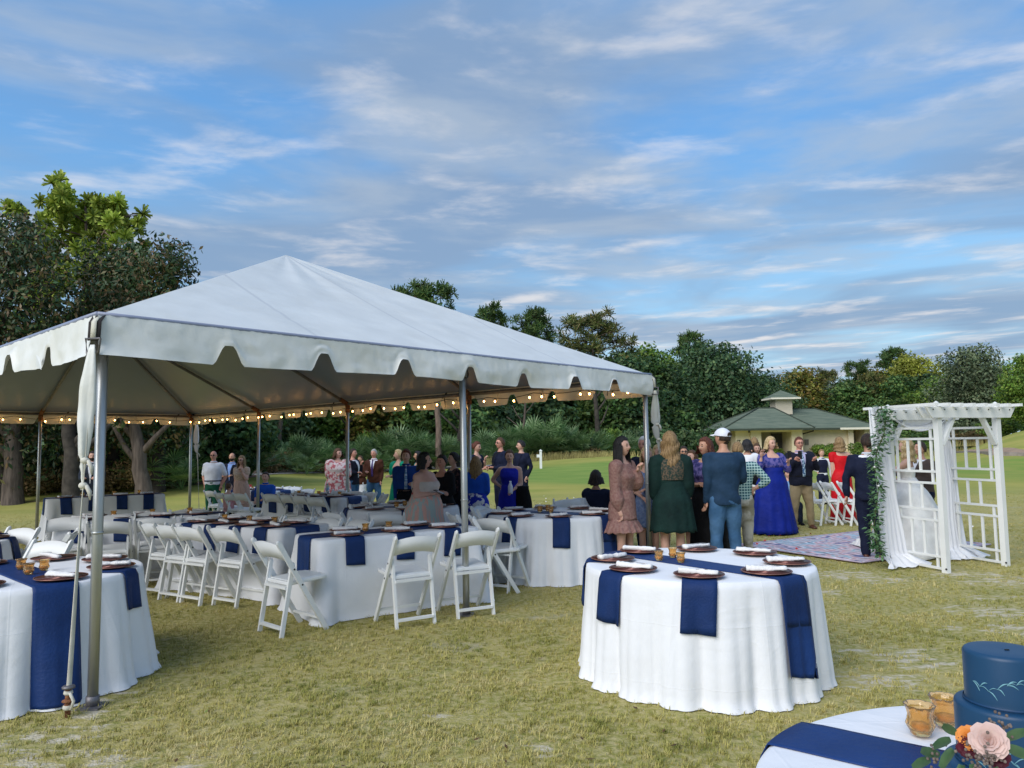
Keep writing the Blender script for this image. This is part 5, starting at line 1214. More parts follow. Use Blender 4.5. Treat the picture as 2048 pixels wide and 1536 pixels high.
for k,px,d,y,lb_,nm_,ws in pines: tree(k,px,d,y,lb_,nm_,None,ws)
tree('oakbig',1425,92,690,'large dark rounded live oak left of the park building','oak_tree',.6,1.0)
tree('bright',1300,100,694,'light green tree between the tent corner and the big oak','broadleaf_tree',1.0,1.0)
tree('oakA',1530,98,752,'dark oak sloping down toward the cupola','oak_tree',.3,1.2)
tree('autumn',1605,106,740,'olive tree with turning leaves right behind the cupola','broadleaf_tree',.3,1.35)
tree('yel',1835,100,708,'rounded yellow-green tree above the white arbor','broadleaf_tree',.8,1.0)
tree('greyoak',1955,78,692,'grey-green oak at the right behind the arbor','oak_tree',.8,.95)
tree('bright',2065,66,705,'bright green tree at the right edge of the photo','broadleaf_tree',1.8,.9)
tree('greyoak',2150,75,690,'grey-green oak just beyond the right edge','oak_tree',2.8,.9)
fill=[('oakB',470,52,700),('oakA',545,50,700),('bright',610,56,705),('oakB',670,60,700),('autumn',735,58,700),('oakA',800,62,700),('oakB',862,60,690),('oakA',930,66,690),('oakB',1000,72,705),('oakA',1065,74,700),('greyoak',1130,82,690),('oakB',1190,76,715),('oakA',1245,78,705),('oakB',1290,84,715),('oakA',1335,84,730),('oakB',1480,100,745),
 ('oakA',1560,116,770),('greyoak',1665,110,770),('oakB',1705,100,765),('autumn',1760,104,750),('oakB',1815,96,752),('oakA',1870,94,748),('bright',1905,88,745),('oakB',2000,90,740),('autumn',1750,120,740),('oakA',40,60,700),('oakB',200,62,700),('oakA',330,58,700),('oakB',400,45,720),('oakA',-120,55,680),('oakB',2110,85,730)]
W_={'oakA':'dark green oak','oakB':'mid green broadleaf tree','bright':'fresh green tree','autumn':'yellowing tree','greyoak':'grey-green oak'}
def where(px): 
    return 'left of the tent' if px<60 else f'behind the left part of the tent' if px<440 else 'seen under the tent eaves' if px<880 else 'behind the standing guests' if px<1290 else 'around the live oak' if px<1500 else 'behind the park building' if px<1740 else 'behind the arbor' if px<1950 else 'at the right edge'
cnt={}
ordn=['first','second','third','fourth','fifth','sixth']
for k,px,d,y in fill:
    key=(W_[k],where(px)); cnt[key]=cnt.get(key,0)+1
    tree(k,px,d,y,f'{W_[k]} {where(px)}, {ordn[cnt[key]-1]} from the left','broadleaf_tree',None,1.15,'trees of the woodland edge')
# dense far wood closing the view between trunks
g=random.Random(77); bl_=[]
for k in range(150):
    px=-500+k*20; dep=118+g.uniform(-8,8); p=gp(px,dep); s=g.uniform(3,4.4); bl_.append((p.x,p.y,p.z+s*.8,s,s*.6,s*1.05)); bl_.append((p.x+1,p.y+3,p.z+g.uniform(4,6.0),s*.8,s*.6,s*.8))
link('distant_woods',leafmesh('distant_woods',bl_,52000,.36,.6,LM['oak'],88,gaps=0),kind='stuff',label='far wall of dark woodland behind the separate trees',cat='woods')
bl_=[]
for k in range(90):
    px=-350+k*19; dep=(44 if px<420 else 64)+g.uniform(-3,3)+(22 if px>1000 else 0)
    p=gp(px,dep); s=g.uniform(1.2,2.0); bl_.append((p.x,p.y,p.z+s*.7,s*1.1,s*.8,s)); bl_.append((p.x,p.y+2,p.z+s*1.9,s*1.1,s*.8,s))
link('undergrowth',leafmesh('undergrowth',bl_,34000,.17,.55,LM['oak'],89,gaps=.1),kind='stuff',label='dark tangled undergrowth filling the shade beneath the woodland trees',cat='undergrowth')
# bare pale trunks seen in the gap under the tent
for i,(px,dep,yt,rr,mt,lb_) in enumerate([(510,40,700,.20,PBARK,'straight grey-brown pine trunk behind the back left tent poles'),(878,47,700,.20,PBARK,'straight pine trunk left of the man in sunglasses'),(556,46,740,.15,BARK,'slender pale trunk with palmettos around it'),(692,52,740,.12,DBARK,'thin dark trunk behind the back tent pole'),(915,50,760,.20,DBARK,'thick dark leaning trunk behind the middle tent pole'),(1197,60,740,.22,DBARK,'dark trunk behind the black-haired woman'),(1045,56,760,.10,BARK,'crooked pale trunk above the palmettos'),(150,24.6,800,.28,DBARK,'thick dark magnolia trunk left of the guy strap'),(232,31,820,.16,DBARK,'thin dark trunk beside the white sign post'),(288,25.4,820,.26,BARK,'forked grey trunk right of the front tent pole'),(30,24.8,800,.30,BARK,'broad mottled trunk at the left edge')]):
    b=gp(px,dep); h=atd(px,yt,dep).z-b.z; t=thing('tree_trunk',lb_,'tree',b); mb=MB(); r=random.Random(i+50); lean=Vector((r.uniform(-.4,.4)*(2.2 if i in(4,9) else 1),0,0)); pts=[Vector((0,0,-.2))]+[lean*(k/6)**1.5+Vector((r.uniform(-.05,.05),0,h*k/6)) for k in range(7)]; mb.tube(pts,[rr*1.5,rr*1.15]+[rr*(1-.08*k) for k in range(6)],10)
    mb.build('trunk',mt,t)
    for q in range(3):
        s=r.choice((-1,1)); z=h*r.uniform(.35,.7); mb=MB(); mb.tube([lean*.3+Vector((0,0,z)),lean*.3+Vector((s*.5,0,z+.6)),lean*.3+Vector((s*r.uniform(.8,1.6),.2,z+r.uniform(1.2,2)))],[rr*.5,rr*.35,rr*.2],7); mb.build('limb',mt,t)
# shrubs
def shrub_proto(key,kind,n,size,asp,seed,nb=8):
    r=random.Random(seed); bl=[(r.uniform(-.75,.75),r.uniform(-.5,.5),r.uniform(.25,.65),r.uniform(.3,.5),r.uniform(.3,.45),r.uniform(.25,.42)) for _ in range(nb)]; PROTO[key]=leafmesh('foliage',bl,n,size,asp,LM[kind],seed,gaps=.1)
shrub_proto('sA','shrub',3800,.05,.5,61); shrub_proto('sB','brownshrub',3800,.05,.4,62); shrub_proto('sC','bright',3400,.055,.5,63); shrub_proto('sD','oak',3800,.06,.5,64)
stem=MB(); 
for k in range(5): stem.tube([(0,0,-.05),(math.cos(k*1.3)*.3,math.sin(k*1.3)*.2,.45)],[.02,.01],5)
STM=stem.mesh('stem',BARK)
def shrub(key,px,dep,h,wd,lab,grp='shrubs along the mulch bed'):
    b=gp(px,dep); t=thing('shrub',lab,'shrub',b,rng.uniform(0,6),grp); t.scale=(wd,wd*.8,h); link('foliage',PROTO[key],t); link('stem',STM,t)
SH=[('sA',-30,26,1.3,1.5),('sD',25,27.5,1.6,1.6),('sA',85,29,1.5,1.6),('sC',105,31.5,1.7,1.7),('sA',128,29.5,1.7,1.6),('sB',118,27,1.0,1.5),('sB',160,26.8,.95,1.2),('sA',195,29,1.3,1.4),('sB',215,27,1.0,1.3),('sC',262,28.5,1.0,1.2),('sB',312,27.5,1.2,1.4),('sB',345,28.5,1.15,1.4),('sA',385,30,1.1,1.3),('sC',205,34,2.0,1.8),('sC',265,34.5,1.9,1.8),('sD',60,33,2.0,1.9),('sD',445,36,1.8,1.8),('sA',415,33,1.5,1.6),('sB',470,37,1.2,1.5),('sB',545,42,1.3,1.6),('sA',590,46,1.8,1.8),('sD',640,48,2,2),('sB',650,44,1.1,1.4),('sD',720,50,2.0,2),('sC',745,50,2.6,1.8),('sC',835,52,2.2,1.8),('sC',985,58,2.6,2.0),('sC',1105,58,2.6,2),('sC',1213,62,2.8,1.8),('sD',1235,64,2.8,2.4),('sD',1270,66,3,2.6),('sD',1310,70,3,2.8),('sB',1150,57,1.0,2.0),('sB',1060,55,.9,1.6),('sD',1350,74,3.2,3),('sD',1395,76,3.2,3),
 ('sC',1545,74.5,.9,1.4),('sC',1640,75,1.2,1.8),('sC',1660,74,1.3,1.6),('sC',1725,73.5,1.4,1.8),('sC',1755,74,1.5,2.2),('sA',1780,78,2.5,3),('sA',1840,82,3,3.4),('sC',1880,70,1.4,2.4),('sB',1960,72,1.6,3),('sC',2010,70,1.5,3),('sA',1925,80,3,3)]
KN={'sA':'mid green leafy shrub','sB':'low russet and green shrub','sC':'light yellow-green shrub','sD':'dense dark shrub'}
sc_cnt={}
def sw(px): return 'at the left edge' if px<50 else 'left of the front tent pole' if px<190 else 'near the round-headed sign post' if px<300 else 'left of the white polo man' if px<420 else 'around the pine trunk' if px<700 else 'behind the brown jacket man' if px<900 else 'behind the putting green' if px<1200 else 'below the live oak' if px<1420 else 'at the foot of the park building' if px<1770 else 'behind the arbor'
SHs=[]
for a in SH:
    k=(KN[a[0]],sw(a[1])); sc_cnt[k]=sc_cnt.get(k,0)+1; SHs.append((a,k,sc_cnt[k]))
for a,k,c in SHs:
    shrub(*a,f'{k[0]} {k[1]}'+(f', {ordn[c-1]} from the left' if sc_cnt[k]>1 else ''))
# saw palmettos: fans of stiff blades
def palmetto(seed,nf=30):
    g_=np.random.default_rng(seed); V=[]
    for f in range(nf):
        a=g_.uniform(0,2*PI); el=g_.uniform(.15,1.35); L0=g_.uniform(.35,.8); c=np.array([math.cos(a)*math.cos(el)*L0,math.sin(a)*math.cos(el)*L0,.12+math.sin(el)*L0]); d=np.array([math.cos(a)*math.cos(el),math.sin(a)*math.cos(el),math.sin(el)]); s=np.array([-math.sin(a),math.cos(a),0]); u=np.cross(d,s)
        V+= [np.array([0,0,.05])-s*.008,np.array([0,0,.05])+s*.008,c+s*.006,c-s*.006]
        fl=g_.uniform(.30,.45); nb=15; cup=g_.uniform(-.3,.3)
        for b in range(nb):
            t=(b/(nb-1)*2-1)*1.9; dd=d*math.cos(t)+s*math.sin(t)+u*(.25*abs(math.sin(t))+cup)*.5; dd/=np.linalg.norm(dd); w_=np.cross(dd,u); w_/=np.linalg.norm(w_)+1e-9; e=c+dd*fl*(1-.25*abs(t)/1.9); m_=c+dd*fl*.55; w=.016
            V+=[c,m_+w_*w,e-np.array([0,0,.03]),m_-w_*w]
    V=np.array(V); return quadmesh('fronds',V,len(V)//4,LM['palm'])
PM=[palmetto(k) for k in range(4)]
PAL=[(322,27.5,1.7),(345,29,1.9),(365,27.2,1.2),(300,30,1.6),(430,34,1.9),(455,35.5,2.2),(485,35,2.0),(502,36,1.8),(560,43,1.4),(578,44,1.9),(600,45,2.2),(625,44,1.9),(648,45,1.7),(595,42,1.2),(614,41,1.1),(700,47,1.8),(730,48,2.0),(770,47,2.0),(795,48,2.8),(820,48,2.6),(845,49,2.4),(870,48,2.1),(890,47.5,2.0),(905,50,2.1),(940,53,2.0),(965,54,2.4),(1010,56,2.6),(1040,56,2.9),(1062,57,3.0),(1088,56,3.2),(1112,57,3.0),(1138,58,2.6),(1160,57,2.3),(1182,58,2.2),(1205,60,2.4),(1250,62,2.3),(930,50,1.5),(1035,54,1.6),(760,45,1.3)]
def pw_(px): return 'left of the white polo man' if px<400 else 'behind the white polo man' if px<530 else 'behind the boy in blue' if px<660 else 'behind the brown jacket man' if px<780 else 'behind the green dress woman' if px<915 else 'behind the sunglasses man' if px<1030 else 'beside the white course marker' if px<1100 else 'beyond the putting green'
pc={}
for i,(px,dep,s) in enumerate(PAL): pc.setdefault(pw_(px),[]).append((px,dep,s,i))
for k,lst in pc.items():
    lst.sort()
    for j,(px,dep,s,i) in enumerate(lst):
        b=gp(px,dep); t=thing('saw_palmetto',f'saw palmetto clump {k}'+(f', {(ordn+["seventh","eighth"])[j]} from the left' if len(lst)>1 else ''),'palmetto',b,i*1.3,'saw palmettos in the woodland edge'); t.scale=(s*1.05,s*1.05,s); link('fronds',PM[i%4],t)
# tall grass on the knoll edge
def sedge(pxs,name,lab):
    V=[]; g_=np.random.default_rng(5)
    for (px,dep,wd) in pxs:
        b=gp(px,dep)
        for k in range(220):
            x=b.x+g_.normal()*wd; y=b.y+g_.normal()*.5; h=g_.uniform(.25,.6); l=g_.normal()*.12; w=.02
            V+=[(x-w,y,b.z-.05),(x+w,y,b.z-.05),(x+l+w*.3,y,b.z+h),(x+l-w*.3,y,b.z+h)]
    link(name,quadmesh(name,np.array(V),len(V)//4,leafmat('dry_sedge',(.16,.14,.05),(.25,.22,.08),(.34,.3,.13),.9,.2)),kind='stuff',label=lab,cat='grass')
sedge([(1055,54,1.0),(1100,53,1.2),(1140,53,1.5),(1180,54,1.6),(1215,55,1.5),(1020,52,.8),(980,50,.8),(1860,68,2),(1910,67,2),(1960,66,2)],'tall_dry_grass','tall dry grass fringing the putting green and far bank')
# ============================================================ PEOPLE
SK={'fair':(.62,.36,.27),'pink':(.66,.37,.29),'tan':(.50,.27,.18),'ruddy':(.60,.29,.21)}
def skin(k): return mat('skin_'+k,SK[k],.5,.07,14,spec=.4)
LIP=mat('lips',(.42,.10,.09),.4); EYE=mat('eye',(.05,.035,.03),.25); BROWM=mat('brow',(.08,.045,.025),.9)
def hairmat(name,c1,c2): return mat(name,c1,.55,.2,16,.5,60,col2=c2,stretch=(9,9,.9),detail=4)
HM={'black':hairmat('black_hair',(.006,.006,.008),(.022,.02,.022)),'dark':hairmat('dark_brown_hair',(.015,.009,.006),(.05,.028,.018)),'brown':hairmat('brown_hair',(.05,.024,.012),(.14,.07,.03)),'auburn':hairmat('auburn_hair',(.06,.015,.008),(.16,.05,.025)),'blonde':hairmat('blonde_hair',(.38,.25,.11),(.70,.54,.30)),'dirty':hairmat('dark_blonde_hair',(.16,.095,.04),(.38,.25,.12)),'grey':hairmat('grey_hair',(.28,.27,.26),(.55,.54,.52)),'white':hairmat('white_hair',(.6,.58,.55),(.8,.78,.75))}
def fab(name,c,rough=.8,col2=None,scale=6,contrast=(.35,.65),bump=.7,stretch=(1,1,1),sheen=0,detail=3,var=.16,bscale=24): return mat(name,c,rough,var,scale,bump,bscale,col2=col2,contrast=contrast,stretch=stretch,sheen=sheen,detail=detail,spec=.2)
def v(*a): return Vector(a)
def ring(c,x,y,rx,ry,n=16): return [c+x*(rx*math.cos(2*PI*k/n))+y*(ry*math.sin(2*PI*k/n)) for k in range(n)]
def chain(mb,pts,rad,n=12,flat=1,mi=0,sub=3):
    P=[];Q=[]
    for i in range(len(pts)-1):
        for k in range(sub):
            t=k/sub; a=pts[max(i-1,0)];b=pts[i];c=pts[i+1];d=pts[min(i+2,len(pts)-1)]
            q=b.lerp(c,t); cr=.5*((2*b)+(c-a)*t+(2*a-5*b+4*c-d)*t*t+(3*b-a-3*c+d)*t**3); P.append(q.lerp(cr,.6)); Q.append(rad[i]+(rad[i+1]-rad[i])*t)
    P.append(pts[-1]);Q.append(rad[-1]); mb.tube(P,Q,n,mi=mi,flat=flat)
    mb.sphere(P[-1],Q[-1],8,6,mi=mi)
def remesh(mb,vox,disp=0,seed=0,smooth=2,freq=9,stretch=(1,1,1)):
    me=mb.mesh('tmp',[]); o=bpy.data.objects.new('tmp',me); COL.objects.link(o)
    md=o.modifiers.new('r','REMESH'); md.mode='VOXEL'; md.voxel_size=vox; md.use_smooth_shade=True
    s_=o.modifiers.new('s','SMOOTH'); s_.iterations=smooth; s_.factor=.6
    dg=bpy.context.evaluated_depsgraph_get(); ev=o.evaluated_get(dg); m2=bpy.data.meshes.new_from_object(ev)
    co=np.empty(len(m2.vertices)*3,'f'); m2.vertices.foreach_get('co',co); co=co.reshape(-1,3)
    if disp:
        no=np.empty(len(m2.vertices)*3,'f'); m2.vertices.foreach_get('normal',no); no=no.reshape(-1,3)
        q=co*freq; dd=np.sin(q[:,0]*2.1+seed+1.7*np.sin(q[:,2]*1.1+seed))*np.sin(q[:,2]*3.1+2.*np.sin(q[:,0]*1.3+q[:,1]*1.7+seed*2))+.6*np.sin(q[:,2]*5.3+q[:,0]*3.1+seed*3+2*np.sin(q[:,1]*2.2)); co=co+no*(dd*disp)[:,None]
    F=[tuple(p.vertices) for p in m2.polygons]; bpy.data.objects.remove(o); bpy.data.meshes.remove(me); bpy.data.meshes.remove(m2)
    return [tuple(c) for c in co],F
def SH_(s,P): return v(s*P['sw'],0,.797)
def arm_pose(kind,s,P):
    S=SH_(s,P); ua,fa=.165,.145
    T={'down':(v(s*.025,-.01,-1),v(-s*.02,.18,-1)),'relax':(v(s*.10,-.05,-1),v(-s*.05,.35,-1)),'front':(v(s*.15,.0,-1),v(-s*.45,1,.12)),'frontlow':(v(s*.12,.0,-1),v(-s*.55,.9,-.45)),'fold':(v(s*.12,.12,-1),v(-s*1,.62,.08)),'hip':(v(s*.72,-.28,-.8),v(-s*.85,.35,-.55)),'phone':(v(s*.22,.45,-.85),v(-s*.42,.75,.75)),'mouth':(v(s*.12,.30,-1),v(-s*.50,.42,1.05)),'wave':(v(s*.42,.45,-.7),v(s*.02,.35,1)),'reach':(v(s*.25,.85,-.6),v(-s*.1,1,.1)),'pocket':(v(s*.30,-.22,-1),v(-s*.32,.3,-1)),'lap':(v(s*.05,.25,-1),v(-s*.35,1,-.2)),'table':(v(s*.12,.45,-.9),v(-s*.5,1,-.05)),'side':(v(s*.35,-.1,-1),v(s*.02,.1,-1))}[kind]
    E=S+T[0].normalized()*ua; W=E+T[1].normalized()*fa; return S,E,W
def hand(mb,W,d,s,scale=1.0,curl=.5,mi=0,palm=None):
    """palm, four unequal fingers and a thumb, in metres-per-height units"""
    d=d.normalized(); up=palm or v(0,0,1); side=d.cross(up)
    if side.length<.2: side=d.cross(v(0,1,0))
    side.normalize(); nrm=side.cross(d).normalized(); k=scale
    c=W; rings=[]
    for t,wx,wy in ((0,.014,.012),(.014,.019,.012),(.034,.024,.011),(.050,.023,.009)): rings.append(ring(c+d*(t*k),side,nrm,wx*k,wy*k,10))
    mb.loft(rings,mi=mi)
    for f,(off,l) in enumerate(((-.017,.036),(-.006,.042),(.006,.040),(.0165,.031))):
        b=c+d*(.046*k)+side*(off*k); m1=b+(d*math.cos(curl*.6)-nrm*math.sin(curl*.6))*(l*.5*k); m2=m1+(d*math.cos(curl*1.6)-nrm*math.sin(curl*1.6))*(l*.32*k); m3=m2+(d*math.cos(curl*2.3)-nrm*math.sin(curl*2.3))*(l*.26*k)
        mb.tube([b,m1,m2,m3],[.0060*k,.0055*k,.005*k,.0038*k],6,mi=mi)
    b=c+d*(.014*k)-side*(s*.017*k); t1=b+(d*.7-side*s*.75-nrm*.3).normalized()*(.022*k); t2=t1+(d*.95-side*s*.1-nrm*.4).normalized()*(.02*k); mb.tube([b,t1,t2],[.0078*k,.0068*k,.005*k],6,mi=mi)
def head(mb,c,yaw,pitch,P):
    """head with brow, sockets, nose, lips, chin and ears; centre c, facing +y turned by yaw"""
    Rm=Matrix.Rotation(yaw,3,'Z')@Matrix.Rotation(pitch,3,'X'); n,m=36,30; hx,hy,hz=.0445*P['fw'],.056,.0655; vs=[];fs=[];mis=[]
    g=lambda x,z,x0,z0,sx,sz:math.exp(-((x-x0)/sx)**2-((z-z0)/sz)**2)
    for i in range(m+1):
        t=PI*i/m
        for j in range(n):
            a=2*PI*j/n; x,y,z=math.sin(t)*math.cos(a),math.sin(t)*math.sin(a),math.cos(t); X,Y,Z=x*hx,y*hy,z*hz
            if z<0: k=1-.34*(-z)**1.4; X*=k; Y*=(1-.12*(-z)) if y>0 else (1-.45*(-z)**1.2)
            if y>0:
                f=y**1.2; Y-= .004*f*(1-abs(z)); Y+=.0135*math.exp(-(x/.17)**2-((z+.20)/.15)**2)*f+.008*math.exp(-(x/.11)**2-((z+.02)/.2)**2)*f
                Y-=.0055*(g(x,z,.36,.07,.17,.10)+g(x,z,-.36,.07,.17,.10))*f; Y+=.0035*(g(x,z,.36,.20,.25,.07)+g(x,z,-.36,.20,.25,.07))*f
                Y+=.0035*g(x,z,0,-.47,.24,.06)*f-.003*g(x,z,0,-.56,.3,.05)*f+.006*g(x,z,0,-.80,.3,.16)*f; Y+=.003*(g(x,z,.5,-.2,.2,.25)+g(x,z,-.5,-.2,.2,.25))*f
            vs.append(c+Rm@v(X,Y,Z))
    for i in range(m):
        for j in range(n):
            k=(j+1)%n; q=(i*n+j,(i+1)*n+j,(i+1)*n+k,i*n+k); fs.append(q); tm=PI*(i+.5)/m; am=2*PI*(j+.5)/n; x,y,z=math.sin(tm)*math.cos(am),math.sin(tm)*math.sin(am),math.cos(tm); mi=0
            if y>0:
                if abs(x)<.26 and abs(z+.47)<.055: mi=1
                elif .21<abs(x)<.48 and abs(z-.06)<.05: mi=2
                elif .17<abs(x)<.55 and abs(z-.235)<.04: mi=3
            mis.append(mi)
    o=len(mb.v); mb.v.extend([tuple(p) for p in vs])
    for q,mi in zip(fs,mis): mb.f.append(tuple(i+o for i in q)); mb.m.append(mi); mb.sm.append(True)
    for s in (-1,1):
        e=c+Rm@v(s*hx*1.0,-.006,.0); mb.sphere(e,.011,8,6,scl=(.45,.8,1.35))
    return Rm
def hair(root,c,Rm,style,color,P,seed=0):
    r=random.Random(seed); mb=MB(); n,m=40,26; hx,hy,hz=.0445*P['fw'],.056,.0655
    if style=='bald': return
    th={'short':.009,'crew':.005,'fringe':.005,'long':.011,'updo':.011,'curly':.017,'bob':.013,'wavy':.014,'quiff':.012}.get(style,.011)
    low={'short':-.30,'crew':-.25,'fringe':-.32,'long':-.75,'updo':-.35,'curly':-.30,'bob':-.85,'wavy':-.75,'quiff':-.28}.get(style,-.4)
    rows=[]
    for i in range(m+1):
        t=PI*.86*i/m; row=[]
        for j in range(n):
            a=2*PI*j/n; x,y,z=math.sin(t)*math.cos(a),math.sin(t)*math.sin(a),math.cos(t)
            # hairline: stays high over the face
            front=max(0,y); lim=.62 if style!='fringe' else .9
            zz_=z; k=1+th/.055*(1+.35*math.sin(a*17+seed+t*3)*.35+.25*noise.noise(v(x*5,y*5,z*5+seed)))
            if style=='curly': k+=.09*noise.noise(v(x*9,y*9,z*9+seed))
            if style=='quiff' and z>.5: k+=.12*(z-.4)*(.6+y)
            hl=low+(lim-low)*max(0,min(1,(y+.12)/.62))     # lowest z allowed at this azimuth
            if style=='fringe' : k= k if (z<.45 or y<-.2) else .985
            if z<hl: k=.90
            X,Y,Z=x*hx*k,y*hy*k,z*hz*k
            if z<0: q=1-.22*(-z); X*=q
            row.append(c+Rm@v(X,Y-.002,Z+.001))
        rows.append(row)
    mb.loft(rows,True,True)
    if style in('long','wavy','bob'):
        L_={'long':P.get('hl',.16),'wavy':P.get('hl',.15),'bob':.045}[style]; nu=44; nv=14; rows=[]
        for j in range(nv+1):
            f=j/nv; row=[]
            for i in range(nu+1):
                a=R(-208+ (236*i/nu)) ; x,y=math.cos(a),math.sin(a); z0=.012
                rx=(hx+th)*(1.02+.10*math.sin(f*2.2)+ (0 if style!='bob' else .12*f)); ry=(hy+th)*(1.0+.05*f); st=.0035*math.sin(a*19+seed+f*(3 if style=='long' else 9))+.0045*noise.noise(v(a*3,f*4,seed))
                if style=='wavy': st+=.006*math.sin(f*13+a*2)
                px_,py_=x*(rx+st),y*(ry+st)
                if f>.45: py_-=.012*(f-.45)*(1 if y<0 else -1.2); px_*=1+.12*(f-.45)
                zz_=z0-(L_+.03)*f*(1-.15*abs(x)*(f))-.0+ .01*noise.noise(v(a*2.5,1,seed))*f
                p=v(px_,py_,0); q=Rm@p if f<.3 else (Matrix.Rotation(P.get('hyaw',0)*max(0,1-f),3,'Z')@p)
                row.append(c+v(q.x,q.y,zz_))
            rows.append(row)
        b=len(mb.v); mb.grid(rows)
        rows2=[[c+(p-c)*1.0+v(-(p-c).x*.16,-(p-c).y*.16,0) for p in row] for row in rows]; mb.grid(rows2)
    if style=='updo':
        q=c+Rm@v(0,-.062,.018); mb.sphere(q,.026,12,8,scl=(1.1,.8,1)); 
        for k in range(7): a=k*.9; mb.sphere(q+Rm@v(.018*math.cos(a),-.008,.018*math.sin(a)),.012,7,5)
    o=mb.build('hair',HM[color],root); 
    return o
def torso_rings(P,inf=0,z0=.50,z1=.845,belly=0):
    f=P['sex']=='f'; w=P['w']; 
    K=([(.47,.094,.066,-.008),(.52,.098,.070,-.008),(.57,.084,.060,0),(.62,.072,.053,.002),(.67,.078,.058,.006),(.715,.088,.070,.014),(.755,.090,.062,.010),(.79,.088,.050,.002),(.815,.070,.042,-.002),(.832,.042,.034,-.004),(.85,.031,.031,-.002)] if f else
       [(.47,.088,.064,-.004),(.52,.090,.066,-.002),(.57,.086,.062,.004),(.62,.086,.062,.004),(.67,.094,.066,.004),(.72,.103,.070,.006),(.76,.107,.066,.002),(.795,.102,.054,-.002),(.818,.080,.045,-.004),(.835,.050,.037,-.004),(.85,.035,.034,-.002)])
    out=[]
    for z,rx,ry,yo in K:
        if z<z0-.001 or z>z1+.001: continue
        b=belly*math.exp(-((z-.60)/.09)**2); kk=w if z<.80 else (w*.5+.5)
        out.append((z,rx*kk+inf+b*.6,ry*kk+inf+b*.8,yo+b*.5))
    return out
def add_torso(mb,P,inf=0,z0=.47,z1=.85,dz=0,lean=0,n=20,belly=0):
    rg=[]
    for z,rx,ry,yo in torso_rings(P,inf,z0,z1,belly):
        row=[]
        for k in range(n):
            a=2*PI*k/n; row.append(v(rx*math.copysign(abs(math.cos(a))**.85,math.cos(a)),yo+ry*math.copysign(abs(math.sin(a))**.85,math.sin(a))+lean*(z-.5),z+dz))
        rg.append(row)
    mb.loft(rg)
def legs_pts(P,dz):
    out=[]
    for s in (-1,1):
        if P['pose']=='sit': hp=v(s*.05,0,.50+dz); kn=v(s*.065,.235,.275+dz*0-.005); an=v(s*.065,.235,.045); out.append((hp,kn,an)); continue
        st=P['stride']*s; sp=P['spread']; hp=v(s*.05,0,.50); an=v(s*(.052+sp),st*.5,.042); kn=hp.lerp(an,.49)+v(s*.006,.012,0); out.append((hp,kn,an))
    return out
